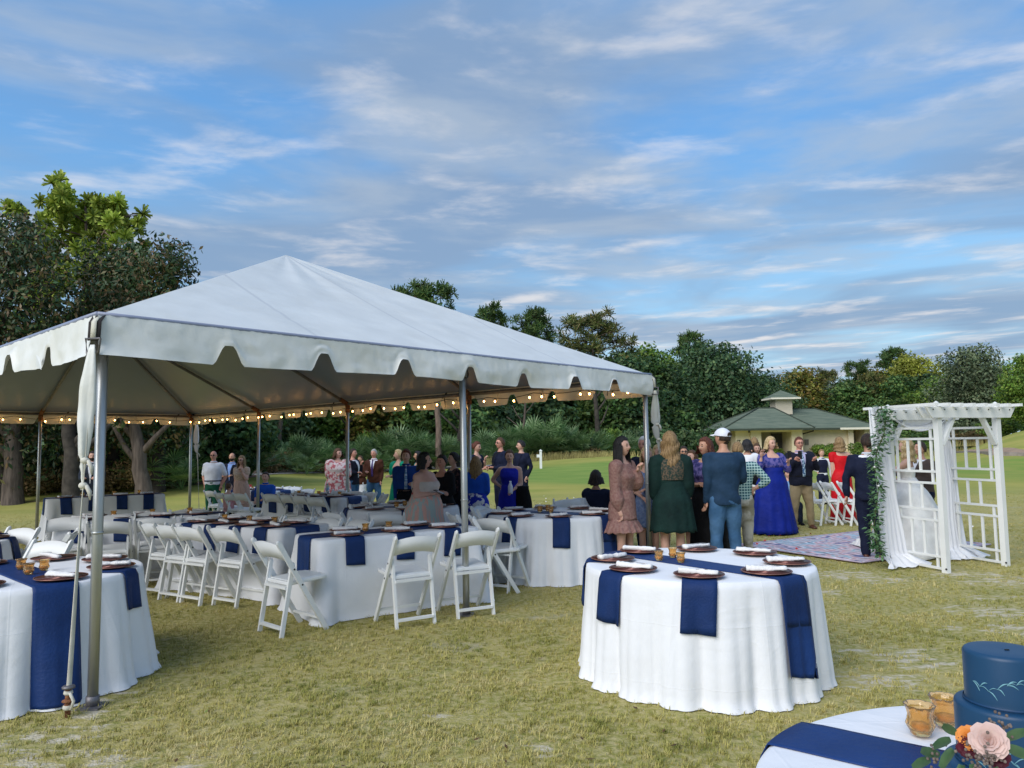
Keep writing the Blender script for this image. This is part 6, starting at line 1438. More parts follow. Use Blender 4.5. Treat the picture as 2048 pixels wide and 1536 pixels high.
def person(px,dep,ytop,label,face=270,sex='f',skin_='fair',w=1.0,arms=('down','down'),head_yaw=0,head_pitch=0,hairs='short',hcol='brown',outfit=None,pose='stand',stride=0,spread=0,acc=(),h=None,hl=.16,fw=1.0,group='wedding guests',vox=.0125,seed=None,belly=0,dx=0):
    gpt=gp(px,dep); top=atd(px,ytop,dep).z; 
    SITD=.245
    hh_=h or ((top-gpt.z) if pose=='stand' else (top-gpt.z)/(1-SITD))
    seed=seed if seed is not None else int(px)
    P=dict(sex=sex,w=w,pose=pose,stride=stride,spread=spread,sw=(.098 if sex=='f' else .113)*(.55+.45*w),fw=fw,hl=hl,hyaw=R(head_yaw))
    root=thing('person',label,'person',gpt,R(face-90),group); root.scale=(hh_,)*3
    dz=-SITD if pose=='sit' else 0; of=outfit or {}
    sm_=skin(skin_); lp=legs_pts(P,dz); lean=P.get('lean',0)
    aw=.55+.45*w
    # --- continuous body
    mb=MB(); add_torso(mb,P,0,dz=dz,belly=belly)
    nk=v(0,-.004,.84+dz); hc=v(0,.006,.932+dz)
    chain(mb,[v(0,-.006,.80+dz),nk,v(0,.0,.895+dz)],[.034,.031 if sex=='m' else .027,.030 if sex=='m' else .026])
    A=[]
    for s,k in ((-1,arms[0]),(1,arms[1])):
        S,E,W=arm_pose(k,s,P); S=S+v(0,0,dz);E=E+v(0,0,dz);W=W+v(0,0,dz)
        if k=='hand_custom': pass
        A.append((S,E,W)); m_=1 if sex=='f' else 1.12
        chain(mb,[v(s*P['sw']*.55,0,.80+dz),S,S.lerp(E,.5),E,E.lerp(W,.35),W],[.030*aw,.030*aw*m_,.026*aw*m_,.0205*aw*m_,.0205*aw*m_,.0135*m_])
    for (hp,kn,an) in lp:
        chain(mb,[hp,hp.lerp(kn,.45),kn,kn.lerp(an,.32),an],[.052*aw,.046*aw,.030*aw,.031*aw,.0185])
        mb.loft([ring(an+v(0,y,z-.042+.0),v(1,0,0),v(0,0,1),rx,rz,10) for y,z,rx,rz in ((-.030,.022,.012,.014),(-.02,.022,.019,.02),(.02,.024,.022,.023),(.06,.017,.026,.016),(.095,.012,.024,.011),(.108,.010,.014,.008))])
    vs,fs=remesh(mb,vox); b=MB(); b.add(vs,fs)
    for (S,E,W),s,k in zip(A,(-1,1),arms):
        d=(W-E); up=v(0,0,1) if k in('front','frontlow','fold','lap','table','reach') else v(-s,0,0) if k in('down','relax','pocket','side') else v(0,-1,0)
        hand(b,W-d.normalized()*.006,d,s,1.0,.75 if k in('front','phone','mouth') else .45,palm=up)
    Rm=head(b,hc,R(head_yaw),R(head_pitch),P); b.build('body',[sm_,LIP,EYE,BROWM],root)
    hair(root,hc,Rm,hairs,hcol,P,seed)
    # --- clothes
    def garment(name,m,z0,z1,inf,sleeve=None,sr=.010,disp=.0016,freq=9,open_=None,cuff=None,bell=belly,flare=0,mats=None):
        mb=MB(); add_torso(mb,P,inf,z0,z1,dz=dz,belly=bell)
        if flare and z0<.5: pass
        if sleeve:
            for (S,E,W),s in zip(A,(-1,1)):
                sl=sleeve if not isinstance(sleeve,tuple) else sleeve[0 if s<0 else 1]
                if not sl: continue
                tot=[v(s*P['sw']*.5,0,.795+dz),S+v(0,0,.002),S.lerp(E,.5)]; rr=[.033*aw+sr*.6,.033*aw+sr,.029*aw+sr]
                if sl>.45: tot+=[E,E.lerp(W,.5)]; rr+=[.023*aw+sr,.021*aw+sr*(1 if not cuff else cuff)]
                if sl>.95: tot+=[W]; rr+=[.0155+sr*(.7 if not cuff else .2)]
                elif sl<.45: tot[-1]=S.lerp(E,max(.25,sl*2))
                chain(mb,tot,rr)
        vs,fs=remesh(mb,vox*1.02,disp,seed,2,freq); g=MB(); g.add(vs,fs); return g.build(name,m,root)
    def skirt(name,m,z0,z1,r0,r1,folds=11,amp=.10,n=72,asym=0,tier=None,inf=.008,dy=0):
        rows=[]; nv=16; rg=torso_rings(P,inf,.47,.85,belly)
        def base(z):
            for (za,xa,ya,oa),(zb,xb,yb,ob) in zip(rg,rg[1:]):
                if za<=z<=zb: t=(z-za)/(zb-za); return xa+(xb-xa)*t,ya+(yb-ya)*t,oa+(ob-oa)*t
            return rg[0][1:]
        for j in range(nv+1):
            f=j/nv; z=z1+(z0-z1)*f; bx_,by_,bo=base(max(z,.47)); row=[]
            fl=max(0,(f-r0)/(1-r0)) if r0<1 else 0; gx=bx_+(r1-bx_)*fl**.85 if r1>bx_ else bx_+(r1-bx_)*fl; gy=by_+(r1*.82-by_)*fl**.9
            for i in range(n):
                a=2*PI*i/n; fo=1+amp*(f**1.1)*(math.sin(a*folds+seed+1.5*math.sin(a*2+seed))*.6+.5*noise.noise(v(math.cos(a)*2,math.sin(a)*2,f*1.2+seed)))
                row.append(v(gx*fo*math.cos(a),bo+dy*f+gy*fo*math.sin(a)+(P['stride']*.1)*f,z+dz+(.006*math.sin(a*folds) if j==nv else 0)+asym*math.cos(a)*f))
            rows.append(row)
        g=MB(); g.loft(rows,True,False)
        if tier: pass
        o=g.build(name,m,root); md=o.modifiers.new('t','SOLIDIFY'); md.thickness=.004; return o
    def trousers(m,inf=.012,hem=.05):
        mb=MB(); add_torso(mb,P,inf*.7,.47,.60,dz=dz,belly=belly*.8)
        for (hp,kn,an) in lp:
            e=an+v(0,0,hem-.042); chain(mb,[hp+v(0,0,.02),hp.lerp(kn,.45),kn,kn.lerp(e,.5),e],[.054*aw+inf,.048*aw+inf,.033*aw+inf,.029*aw+inf,.026*aw+inf])
        vs,fs=remesh(mb,vox*1.02,.0022,seed+3,2,11); g=MB(); g.add(vs,fs); return g.build('trousers',m,root)
    def shoes(m,heel=0):
        for (hp,kn,an) in lp:
            g=MB(); g.loft([ring(an+v(0,y,z-.042),v(1,0,0),v(0,0,1),rx,rz,12) for y,z,rx,rz in ((-.036,.016,.008,.012),(-.030,.020,.020,.020),(-.005,.024,.023,.025),(.035,.022,.025,.021),(.07,.016,.029,.015),(.10,.013,.027,.012),(.118,.011,.015,.009))]); g.box(an+v(0,.035,-.042+.003),(.05,.14,.006)); g.build('shoe',m,root)
    if of.get('trousers'): trousers(of['trousers'])
    if of.get('shirt'): garment('shirt',of['shirt'],.50 if not of.get('tuck') else .56,.838,.008,(None if of.get('jacket') else of.get('sleeve',1.0)),(.003 if (of.get('sleeve') or 1)<.6 else .007))
    if of.get('jacket'):
        garment('jacket',of['jacket'],.47,.83,.015,of.get('jsleeve',1.0),.009,.0042,11)
        if of.get('shirt'):                         # open front showing the shirt: lapels and a strip of shirt
            g=MB(); P2=torso_rings(P,.0185,.56,.83,belly)
            for z,rx,ry,yo in P2: pass
            rows=[]
            for z,rx,ry,yo in P2:
                wv=.004+.040*max(0,(z-.60))/.23; rows.append([v(x,yo+ry*(1-(x/rx)**2*.55)+.0035-(.012 if z>.82 else 0),z+dz) for x in (-wv,-wv*.5,0,wv*.5,wv)])
            g.grid(rows); g.build('shirt_front',of['shirt'],root)
            for s in (-1,1):
                g=MB(); rows=[]
                for z,rx,ry,yo in P2[1:]:
                    wv=.004+.040*max(0,(z-.60))/.23; lw=.020*min(1,max(.15,(z-.60)/.12)); rows.append([v(s*x,yo+ry*(1-(x/rx)**2*.55)+.007-(.012 if z>.82 else 0),z+dz) for x in (wv-.002,wv+lw*.5,wv+lw)])
                g.grid(rows); g.build('lapel',of['jacket'],root)
    if of.get('tie'):
        g=MB(); rows=[]; off=.024 if of.get('jacket') else .011
        for z,rx,ry,yo in torso_rings(P,off,.57,.83,belly):
            wv=.016*(.4+.6*min(1,(.83-z)/.12)); rows.append([v(x,yo+ry+.002-(.014 if z>.82 else 0),z+dz) for x in (-wv,0,wv)])
        g.grid(rows); z=.838+dz; yt=rows[-1][1].y; g.sphere(v(0,yt-.002,.832+dz),.010,8,6); o=g.build('tie',of['tie'],root); md=o.modifiers.new('t','SOLIDIFY'); md.thickness=.004; md.offset=0
    if of.get('bow'): g=MB(); 
    if of.get('bow'):
        for s in (-1,1): g.add([v(0,.05,.842+dz),v(s*.022,.05,.853+dz),v(s*.022,.05,.831+dz)],[(0,1,2)],0,False)
        g.sphere(v(0,.05,.842+dz),.006,6,5); g.build('bow_tie',of['bow'],root)
    if of.get('belt'):
        g=MB(); rg=[r_ for r_ in torso_rings(P,.0205,.52,.62,belly*.8)]; z,rx,ry,yo=rg[1]; g.loft([[v(rx*kx*math.cos(a),yo+ry*kx*math.sin(a),z+dz+q) for a in [2*PI*k/28 for k in range(28)]] for q,kx in ((0,1),(.016,1))],True,False); g.build('belt',of['belt'],root)
    if of.get('collar'):
        g=MB(); g.loft([ring(v(0,-.003,z+dz),v(1,0,0),v(0,1,0),r_,r_*.98,18) for z,r_ in ((.836,.045),(.852,.039),(.858,.040),(.846,.050))],True,False); g.build('collar',of['collar'],root)
    if of.get('top'): garment(of.get('topname','bodice'),of['top'],of.get('z0',.50),of.get('z1',.80),of.get('inf',.007),of.get('tsleeve'),of.get('tsr',.008),.0012,cuff=of.get('cuff'))
    if of.get('skirt'):
        k=of['skirt']; skirt(k.get('name','skirt'),k['m'],k['z0'],k.get('z1',.63),k.get('r0',.15),k['r1'],k.get('folds',10),k.get('amp',.10),dy=k.get('dy',0))
    if of.get('ruffle'): k=of['ruffle']; skirt('ruffle',k['m'],k['z0'],k['z1'],0,k['r1'],16,.14,inf=.010)
    if of.get('sash'): 
        rr=[r_ for r_ in torso_rings(P,.011,.60,.64,belly)]; z,rx,ry,yo=rr[0]; g=MB(); g.loft([[v(rx*math.cos(a),yo+ry*math.sin(a),.62+q+dz) for a in [2*PI*k/28 for k in range(28)]] for q in (-.008,.010)],True,False); g.build('waist_sash',of['sash'],root)
    if of.get('shoes'): shoes(of['shoes'])
    for a in acc:
        if a=='sunglasses' or a=='glasses':
            g=MB()
            for s in (-1,1):
                q=hc+Rm@v(s*.0165,.0535,.006)
                if a=='sunglasses': g.sphere(q,.0135,10,6,scl=(1.05,.25,.75))
                else: g.tube([q+Rm@v(.013*math.cos(t),.003,.010*math.sin(t)) for t in [2*PI*k/12 for k in range(13)]],.0016,5,False)
                g.tube([q+Rm@v(s*.012,0,0),hc+Rm@v(s*.046,.01,.006),hc+Rm@v(s*.047,-.012,.0)],.0016,5)
            g.tube([hc+Rm@v(-.005,.057,.008),hc+Rm@v(.005,.057,.008)],.0016,5); g.build(a,BLK,root)
        if a=='beard':
            g=MB(); rows=[]
            for j in range(7):
                t=PI*(.60+.33*j/6); rows.append([hc+Rm@v(math.sin(t)*math.cos(b)*.0445*1.05*(1-.30*max(0,-math.cos(t))),math.sin(t)*math.sin(b)*.056*1.06*(1-.1*max(0,-math.cos(t)))+.002,math.cos(t)*.0655*1.05) for b in [R(-8+196*k/20) for k in range(21)]])
            g.grid(rows); g.build('beard',HM[hcol],root)
        if a=='cap':
            g=MB(); rows=[]
            for j in range(10):
                t=PI*.5*j/9; rows.append([hc+Rm@v(math.sin(t)*math.cos(b)*.0535,math.sin(t)*math.sin(b)*.064-.002,.018+math.cos(t)*.056*(1-.08*math.sin(t))) for b in [2*PI*k/28 for k in range(28)]])
            g.loft(rows,True,False); cap=g.build('cap',mat('white_cap_mesh',(.74,.76,.84),.8,.05,40,.4,200),root); g=MB(); rows=[]
            for j in range(5): f=j/4; rows.append([hc+Rm@v((.050*(1-.15*f))*math.sin(b),.055+.052*f*math.cos(b)*1.0-.03*(1-math.cos(b)),.020-.012*f+.006*math.cos(b)) for b in [R(-80+160*k/12) for k in range(13)]])
            g.grid(rows); o=g.build('cap_brim',mat('cap_brim_white',(.8,.82,.88),.7),cap); md=o.modifiers.new('t','SOLIDIFY'); md.thickness=.004
            g=MB(); g.tube([hc+Rm@v(.020*math.cos(b),-.066+.004*math.sin(b),.022+.024*math.sin(b)) for b in [PI*k/10 for k in range(11)]],.003,5,False); g.add([hc+Rm@v(.019*math.cos(b),-.0655,.022+.023*math.sin(b)) for b in [PI*k/10 for k in range(11)]],[tuple(range(11))],0,False); g.build('cap_opening',HM['dark'],cap)
        if a=='lace_back':
            g=MB(); rows=[]
            for z,rx,ry,yo in torso_rings(P,.0175,.66,.825,belly): rows.append([v(rx*math.cos(b),yo+ry*math.sin(b),z) for b in [R(205+130*k/14) for k in range(15)]])
            g.grid(rows); g.build('lace_back',mat('sheer_lace_back',(.15,.10,.065),.8,.1,75,.2,60,col2=(.012,.035,.028),contrast=(.36,.60)),root)
        if a=='earring':
            g=MB(); 
            for s in (-1,1): g.tube([hc+Rm@v(s*.047,0,-.014),hc+Rm@v(s*.048,0,-.034)],[.003,.005],6)
            g.build('earring',mat('pale_earring',(.8,.75,.6),.3),root)
        if a=='tattoo':
            S,E,W=A[1]; g=MB(); 
            for (c0,c1,rr,col_) in ((0,.25,.033,0),(.45,.6,.029,0),(.75,.85,.026,1)):
                q=S.lerp(E,(c0+c1)/2)
            S2,E2,W2=A[1]
            for t,rad,mm in ((.18,.012,0),(.62,.010,0),(.86,.011,1)):
                c=S2.lerp(E2,t); nrm=v(.85,-.5,0).normalized(); q=c+nrm*(.0315*aw*(1.02-.25*t)+.0012); x=(E2-S2).normalized(); y=nrm.cross(x); g2=MB()
                g2.add([q+x*(rad*math.cos(b)*(1+.3*math.sin(b*5)))+y*(rad*math.sin(b)*(1+.3*math.cos(b*3)))-nrm*(.25*rad*math.sin(b)**2) for b in [2*PI*k/18 for k in range(18)]]+[q],[(18,k,(k+1)%18) for k in range(18)]); g2.build('tattoo',mat('tattoo_red',(.45,.03,.03),.5) if mm else mat('tattoo_ink',(.10,.07,.07),.5),root)
    Mw=Matrix.Translation(gpt)@Matrix.Rotation(R(face-90),4,'Z')@Matrix.Scale(hh_,4)
    return dict(root=root,M=Mw,A=A,hc=hc,h=hh_,Rm=Rm)
def held(name,label,cat,info,arm,off,build,rot=0):
    S,E,W=info['A'][arm]; d=(W-E).normalized(); p=info['M']@(W+d*.045+Vector(off)); t=thing(name,label,cat,p,info['root'].rotation_euler.z+rot); build(t); return t
PHM=mat('black_phone',(.012,.012,.014),.25)
def phone_b(tall=True):
    def f(t):
        mb=MB(); rings=[]
        for y,k in ((-.005,.96),(-.003,1),(.003,1),(.005,.96)): rings.append([(x*k,y,z*k) for x,z in ((-.036,-.068),(-.030,-.075),(.030,-.075),(.036,-.068),(.036,.068),(.030,.075),(-.030,.075),(-.036,.068))])
        mb.loft(rings,smooth=False); mb.build('phone_case',PHM,t); mb=MB(); mb.box((-.018,.0065,.052),(.026,.003,.026)); mb.build('camera_block',mat('phone_camera',(.03,.03,.035),.2),t)
    return f
# ---------------------------------------------------------- cloth materials
c_=fab
NAVYS=c_('navy_suit_cloth',(.008,.012,.034)); NAVYB=c_('navy_blazer_cloth',(.010,.012,.026)); JEAN=c_('blue_denim',(.03,.09,.19),.85,col2=(.07,.16,.30)); DJ=c_('dark_jeans',(.012,.018,.035)); WSH=c_('white_shirt_cloth',(.74,.76,.82)); BLKC=c_('black_cloth',(.007,.007,.009)); ROYAL=c_('royal_blue_chiffon',(.010,.018,.36),.7); KH=c_('khaki_cloth',(.30,.23,.13)); REDD=c_('red_crepe',(.55,.006,.012),.6)
GREEND=c_('green_chinos',(.012,.10,.055)); BRN=c_('brown_suede',(.065,.022,.012)); BROWNSH=mat('brown_leather',(.10,.035,.02),.4,.2,20); EMER=c_('emerald_satin',(.0,.28,.16),.5); FOREST=c_('dark_green_chiffon',(.005,.018,.017),.8,col2=(.009,.034,.029)); SHEER=c_('sheer_dark_lace',(.05,.045,.03),.8,col2=(.22,.13,.08),scale=16,contrast=(.4,.55)); MAUVE=c_('dusty_rose_print',(.25,.125,.11),.85,col2=(.34,.20,.17),scale=60); LBL_=c_('pale_blue_print',(.10,.16,.33),.8,col2=(.22,.28,.44),scale=50); MV2=c_('mauve_satin',(.33,.13,.15),.5); CORAL=c_('coral_chiffon',(.50,.09,.06),.7); LACE=c_('navy_lace',(.03,.03,.12),.8,col2=(.13,.11,.28),scale=38,contrast=(.42,.58)); GOWN=c_('cobalt_chiffon',(.005,.018,.22),.65); GLACE=c_('cobalt_lace',(.02,.035,.20),.8,col2=(.14,.12,.34),scale=34,contrast=(.42,.58)); PAIS=c_('paisley_print',(.52,.13,.15),.8,col2=(.75,.62,.60),scale=26,contrast=(.44,.54)); SEQ=c_('beige_sequins',(.42,.29,.21),.4,col2=(.62,.46,.35),scale=70); BLUSH=c_('blush_pleats',(.56,.36,.28),.8,stretch=(9,9,.2),scale=10); CHAMB=c_('bright_blue_shirt',(.010,.05,.24)); STEEL=c_('denim_blue_blazer',(.012,.035,.075),.8,col2=(.02,.05,.10)); TEAL=c_('teal_cloth',(.03,.24,.22)); FLOR=c_('blue_flower_hem',(.012,.03,.42),.7,col2=(.75,.75,.80),scale=15,contrast=(.50,.55)); BLU2=c_('bright_blue_knit',(.012,.09,.55),.7); STRIPE=mat('pleated_stripes',(.75,.42,.34),.8,.1,7,.2,60,col2=(.45,.52,.48),stretch=(5,5,.03),contrast=(.47,.53)); TWEED=c_('brown_tweed',(.09,.065,.055)); PLAID=None
def plaidmat(name,base,l1,l2,sc=7):
    m=bpy.data.materials.new(name); m.use_nodes=True; nt=m.node_tree; n=nt.nodes; l=nt.links; b=n['Principled BSDF']; b.inputs['Roughness'].default_value=.85; tc=n.new('ShaderNodeTexCoord'); cur=None
    for ax,col_ in (('X',l1),('Z',l2)):
        w_=n.new('ShaderNodeTexWave'); w_.bands_direction=ax; w_.inputs['Scale'].default_value=sc; l.new(tc.outputs['Object'],w_.inputs[0]); r=n.new('ShaderNodeMapRange'); r.inputs[1].default_value=.72; r.inputs[2].default_value=.82; l.new(w_.outputs[0],r.inputs[0])
        mx=n.new('ShaderNodeMix'); mx.data_type='RGBA'; l.new(r.outputs[0],mx.inputs[0]); mx.inputs[7].default_value=(*col_,1)
        if cur is None: mx.inputs[6].default_value=(*base,1)
        else: l.new(cur,mx.inputs[6])
        cur=mx.outputs[2]
    l.new(cur,b.inputs['Base Color']); return m
PLD=plaidmat('green_white_plaid',(.02,.10,.13),(.35,.5,.5),(.45,.62,.58),14); PLDD=plaidmat('cream_red_plaid',(.58,.46,.34),(.22,.05,.04),(.28,.09,.07),16)
def tiemat(name,a,b_): 
    m=plaidmat(name,a,b_,b_,18); return m
STR_T=mat('striped_blue_tie',(.12,.25,.48),.5,.1,20,0,60,col2=(.5,.6,.75),stretch=(1,1,3),contrast=(.45,.55)); PURT=mat('purple_tie',(.06,.03,.16),.5); PATT=mat('paisley_blue_tie',(.04,.10,.22),.5,.1,50,col2=(.45,.6,.7),contrast=(.46,.54))
def dress(m,hem,r1,top=None,z1=.80,tsl=None,folds=9,amp=.09,r0=.12,shoes=BLKC,**k):
    d=dict(top=top or m,z0=.56,z1=z1,tsleeve=tsl,skirt=dict(m=m,z0=hem,z1=.63,r0=r0,r1=r1,folds=folds,amp=amp,name='dress_skirt'),shoes=shoes); d.update(k); return d
# ---------------------------------------------------------- guests, left to right
person(186,18.5,903,'bearded man in dark suit holding his hands together behind the far head table',285,'m','fair',1.05,('front','front'),10,0,'short','dark',dict(shirt=WSH,jacket=c_('charcoal_blue_suit',(.02,.027,.045)),trousers=NAVYS,bow=BLKC,shoes=BLKC,collar=WSH),acc=('beard',))
person(428,19,902,'bald man in white polo shirt and green trousers, hand in pocket',262,'m','ruddy',1.18,('pocket','pocket'),12,0,'bald','brown',dict(shirt=WSH,sleeve=.42,trousers=GREEND,belt=NAVYS,collar=WSH,shoes=BROWNSH),belly=.012,acc=('sunglasses',))
person(465,20.3,906,'balding bearded man in dark blazer and light blue shirt behind the sequin-top woman',262,'m','tan',1.0,('front','front'),0,0,'fringe','dark',dict(shirt=c_('light_blue_shirt',(.20,.32,.62)),jacket=NAVYB,trousers=DJ,shoes=BLKC,collar=c_('light_blue_shirt',(.2,.3,.6))),acc=('beard',))
person(484,18.7,912,'woman with long blonde hair, beige sequin top and pleated blush skirt',258,'f','fair',1.05,('mouth','down'),0,0,'long','dirty',dict(top=SEQ,z0=.60,z1=.815,tsleeve=.2,skirt=dict(m=BLUSH,z0=.17,z1=.63,r1=.15,folds=18,amp=.06,r0=.0),sash=BLUSH,shoes=BLKC),acc=('sunglasses',),hl=.15)
person(459,16.8,966,'small child with short brown hair seated at the back table, seen from behind',58,'m','fair',1.0,('table','table'),0,8,'crew','brown',dict(shirt=c_('pink_tee',(.6,.3,.32)),sleeve=.4,trousers=DJ,shoes=BLKC),pose='sit',vox=.016)
person(532,17.6,945,'dark-haired boy in a blue polo shirt seated at the back table',268,'m','fair',1.0,('table','lap'),0,4,'short','dark',dict(shirt=c_('boy_blue_polo',(.01,.08,.42)),sleeve=.42,trousers=DJ,shoes=BLKC,collar=c_('boy_blue_polo',(.01,.08,.42))),pose='sit',vox=.015,fw=1.1)
person(676,17.8,898,'heavy-set woman with short brown hair in loose red and white paisley tunic, arms folded',300,'f','pink',1.5,('fold','fold'),25,0,'bob','brown',dict(top=PAIS,z0=.47,z1=.825,tsleeve=.75,inf=.02,tsr=.025,skirt=dict(m=PAIS,z0=.30,z1=.60,r1=.20,folds=8,amp=.09,r0=0,name='tunic_hem'),trousers=BLKC,shoes=BLKC),belly=.02,fw=1.12)
person(706,18.6,898,'man in navy jacket and jeans facing right behind the back tent pole',340,'m','ruddy',1.1,('mouth','front'),0,5,'short','dark',dict(shirt=WSH,jacket=NAVYB,trousers=JEAN,shoes=BROWNSH))
person(721,20.5,912,'shorter guest in rust brown coat and white trousers right of the back pole',250,'f','tan',1.1,('fold','fold'),0,0,'short','brown',dict(shirt=BRN,jacket=BRN,trousers=WSH,shoes=BLKC))
person(748,19.2,899,'grey-haired man in brown suede jacket, purple tie and jeans holding a drink',262,'m','ruddy',1.08,('relax','front'),-8,0,'short','grey',dict(shirt=WSH,jacket=BRN,tie=PURT,trousers=JEAN,shoes=BROWNSH,collar=WSH),spread=.035,stride=.05)
person(797,15.8,900,'blonde woman with pinned-up hair in emerald green off-shoulder dress',235,'f','fair',1.0,('down','front'),-40,0,'updo','blonde',dress(EMER,.16,.17,z1=.765,tsl=.35,tsr=.02,amp=.14,folds=6))
person(812,12.6,901,'young man with curly reddish-brown hair, blue shirt and striped tie',276,'m','fair',.98,('front','down'),-8,6,'curly','auburn',dict(shirt=CHAMB,tie=STR_T,trousers=BLKC,belt=BLKC,shoes=BLKC,collar=CHAMB,tuck=1))
person(836,17,903,'dark-haired guest in teal top leaning in behind the blue shirt man',200,'f','tan',1.05,('front','front'),0,0,'long','black',dict(top=TEAL,z0=.50,z1=.81,tsleeve=.8,trousers=BLKC,shoes=BLKC),hl=.10)
tw_=person(848,10.0,906,'heavy-set woman with black hair, tattooed arm, white bodice and pleated pink and grey skirt',335,'f','pink',1.5,('front','front'),20,4,'long','black',dict(top=c_('cream_bodice',(.70,.60,.55)),z0=.62,z1=.765,tsleeve=None,skirt=dict(m=STRIPE,z0=.05,z1=.66,r1=.29,folds=24,amp=.07,r0=.0),shoes=BLKC),hl=.07,belly=.018,fw=1.1,acc=('tattoo',))
person(884,11.0,911,'smiling dark-haired woman in low-cut black dress facing the tattooed woman',232,'f','ruddy',1.3,('front','front'),10,0,'updo','black',dress(BLKC,.08,.19,z1=.79,tsl=.9,amp=.06),belly=.012)
person(907,11.9,906,'woman with black hair in a low bun, wearing black lace dress',205,'f','fair',1.15,('frontlow','front'),0,4,'updo','black',dress(BLKC,.10,.17,top=c_('black_lace',(.012,.010,.014),.8,col2=(.10,.05,.05),scale=34,contrast=(.5,.6)),z1=.82,tsl=.75,amp=.06))
person(951,11.6,915,'woman seen from behind in bright blue dress with white flowered hem, long blonde hair',82,'f','fair',1.18,('frontlow','frontlow'),0,0,'wavy','dirty',dict(top=BLU2,z0=.52,z1=.82,tsleeve=.6,inf=.010,skirt=dict(m=FLOR,z0=.13,z1=.62,r1=.19,folds=14,amp=.08,r0=0),shoes=BLKC),hl=.15)
person(953,16.5,884,'woman with pinned auburn hair in navy dress laughing, hand near her mouth',330,'f','fair',.98,('mouth','front'),0,-6,'updo','auburn',dress(NAVYS,.28,.12,z1=.80,tsl=.3))
person(1001,16,876,'man in sunglasses and navy suit facing left behind the royal blue dress',205,'m','ruddy',1.1,('front','front'),10,4,'short','brown',dict(shirt=BLKC,jacket=NAVYS,trousers=NAVYS,shoes=BLKC),acc=('sunglasses',))
rb=person(1019,12.4,901,'woman with pinned brown hair in sleeveless royal blue gown, hand on her hip',258,'f','fair',1.12,('frontlow','hip'),12,0,'updo','brown',dress(ROYAL,.04,.18,z1=.83,amp=.08,folds=11,sash=ROYAL))
person(1042,17.6,882,'slim young man with black hair in navy suit looking left',225,'m','fair',.92,('pocket','pocket'),-30,0,'quiff','black',dict(shirt=NAVYS,jacket=NAVYS,trousers=NAVYS,shoes=BROWNSH))
person(1190,11.2,942,'guest in navy jacket seated with back turned behind the middle round table',60,'f','tan',1.15,('table','table'),0,10,'bob','dark',dict(shirt=NAVYS,jacket=NAVYS,trousers=NAVYS,shoes=BLKC),pose='sit')
person(1243,9.0,875,'young woman with long black hair in dusty rose long-sleeved minidress, hand to her mouth',322,'f','fair',.98,('mouth','down'),0,4,'long','black',dict(top=MAUVE,z0=.52,z1=.825,tsleeve=1.0,tsr=.017,cuff=1.9,skirt=dict(m=MAUVE,z0=.42,z1=.62,r1=.115,r0=0,folds=5,amp=.04),ruffle=dict(m=MAUVE,z0=.335,z1=.44,r1=.165),sash=MAUVE),hl=.17,acc=('earring',),vox=.011)
person(1289,10.6,874,'white-haired older man in navy jacket mostly hidden by the right corner pole',215,'m','ruddy',1.1,('down','down'),20,0,'short','white',dict(shirt=NAVYS,jacket=NAVYS,trousers=NAVYS,shoes=BLKC))
person(1293,9.9,894,'girl with long blonde hair in short pale blue two-tier dress behind the corner pole',265,'f','fair',1.0,('fold','frontlow'),0,0,'long','blonde',dict(top=LBL_,z0=.54,z1=.80,tsleeve=.2,skirt=dict(m=LBL_,z0=.33,z1=.62,r1=.125,r0=0,folds=8,amp=.07),sash=LBL_),hl=.18)
person(1316,10.4,891,'woman in short mauve dress glimpsed behind the guy strap',275,'f','fair',1.0,('frontlow','frontlow'),0,0,'long','blonde',dict(top=MV2,z0=.54,z1=.80,tsleeve=.2,skirt=dict(m=MV2,z0=.27,z1=.62,r1=.12,r0=0,folds=6,amp=.05)),hl=.12)
person(1340,9.2,866,'woman with long light brown hair in sheer-backed dark green dress, seen from behind',92,'f','fair',1.08,('relax','relax'),0,0,'wavy','dirty',dict(top=FOREST,z0=.54,z1=.825,tsleeve=.46,tsr=.022,inf=.010,skirt=dict(m=FOREST,z0=.31,z1=.66,r1=.155,r0=0,folds=10,amp=.08)),hl=.155,vox=.011,acc=('lace_back',))
person(1367,14.2,893,'distant guest with sunglasses on her head, seen between the green and coral dresses',262,'f','tan',1.0,('down','down'),0,0,'short','dark',dict(top=BLKC,z0=.5,z1=.82,tsleeve=.6,trousers=BLKC,shoes=BLKC),acc=('sunglasses',))
person(1383,10.5,902,'girl with long straight brown hair in coral dress looking down left',235,'f','fair',.95,('frontlow','frontlow'),-15,10,'long','brown',dict(top=CORAL,z0=.54,z1=.79,skirt=dict(m=CORAL,z0=.27,z1=.64,r1=.13,r0=0,folds=9,amp=.08)),hl=.19)
person(1411,9.7,877,'woman with short auburn hair in navy lace dress facing left, arms folded',222,'f','tan',1.2,('fold','fold'),-12,4,'bob','auburn',dict(top=LACE,z0=.56,z1=.82,tsleeve=.26,inf=.009,skirt=dict(m=BLKC,z0=.04,z1=.66,r1=.16,r0=0,folds=8,amp=.06),shoes=BLKC),vox=.0115)
hat=person(1446,9.3,857,'man in white trucker cap, denim blue blazer and jeans, seen from behind',100,'m','tan',1.0,('relax','front'),22,6,'crew','dark',dict(shirt=STEEL,jacket=STEEL,trousers=JEAN,shoes=BROWNSH),acc=('cap',),vox=.011,spread=.02)
person(1475,10.0,884,'man in green plaid shirt standing close behind the blazer, hand on hip',80,'m','fair',1.08,('relax','hip'),0,0,'crew','dirty',dict(shirt=PLD,sleeve=.72,trousers=mat('camouflage',(.30,.27,.20),.9,.2,9,col2=(.55,.52,.45),contrast=(.45,.55)),shoes=BLKC))
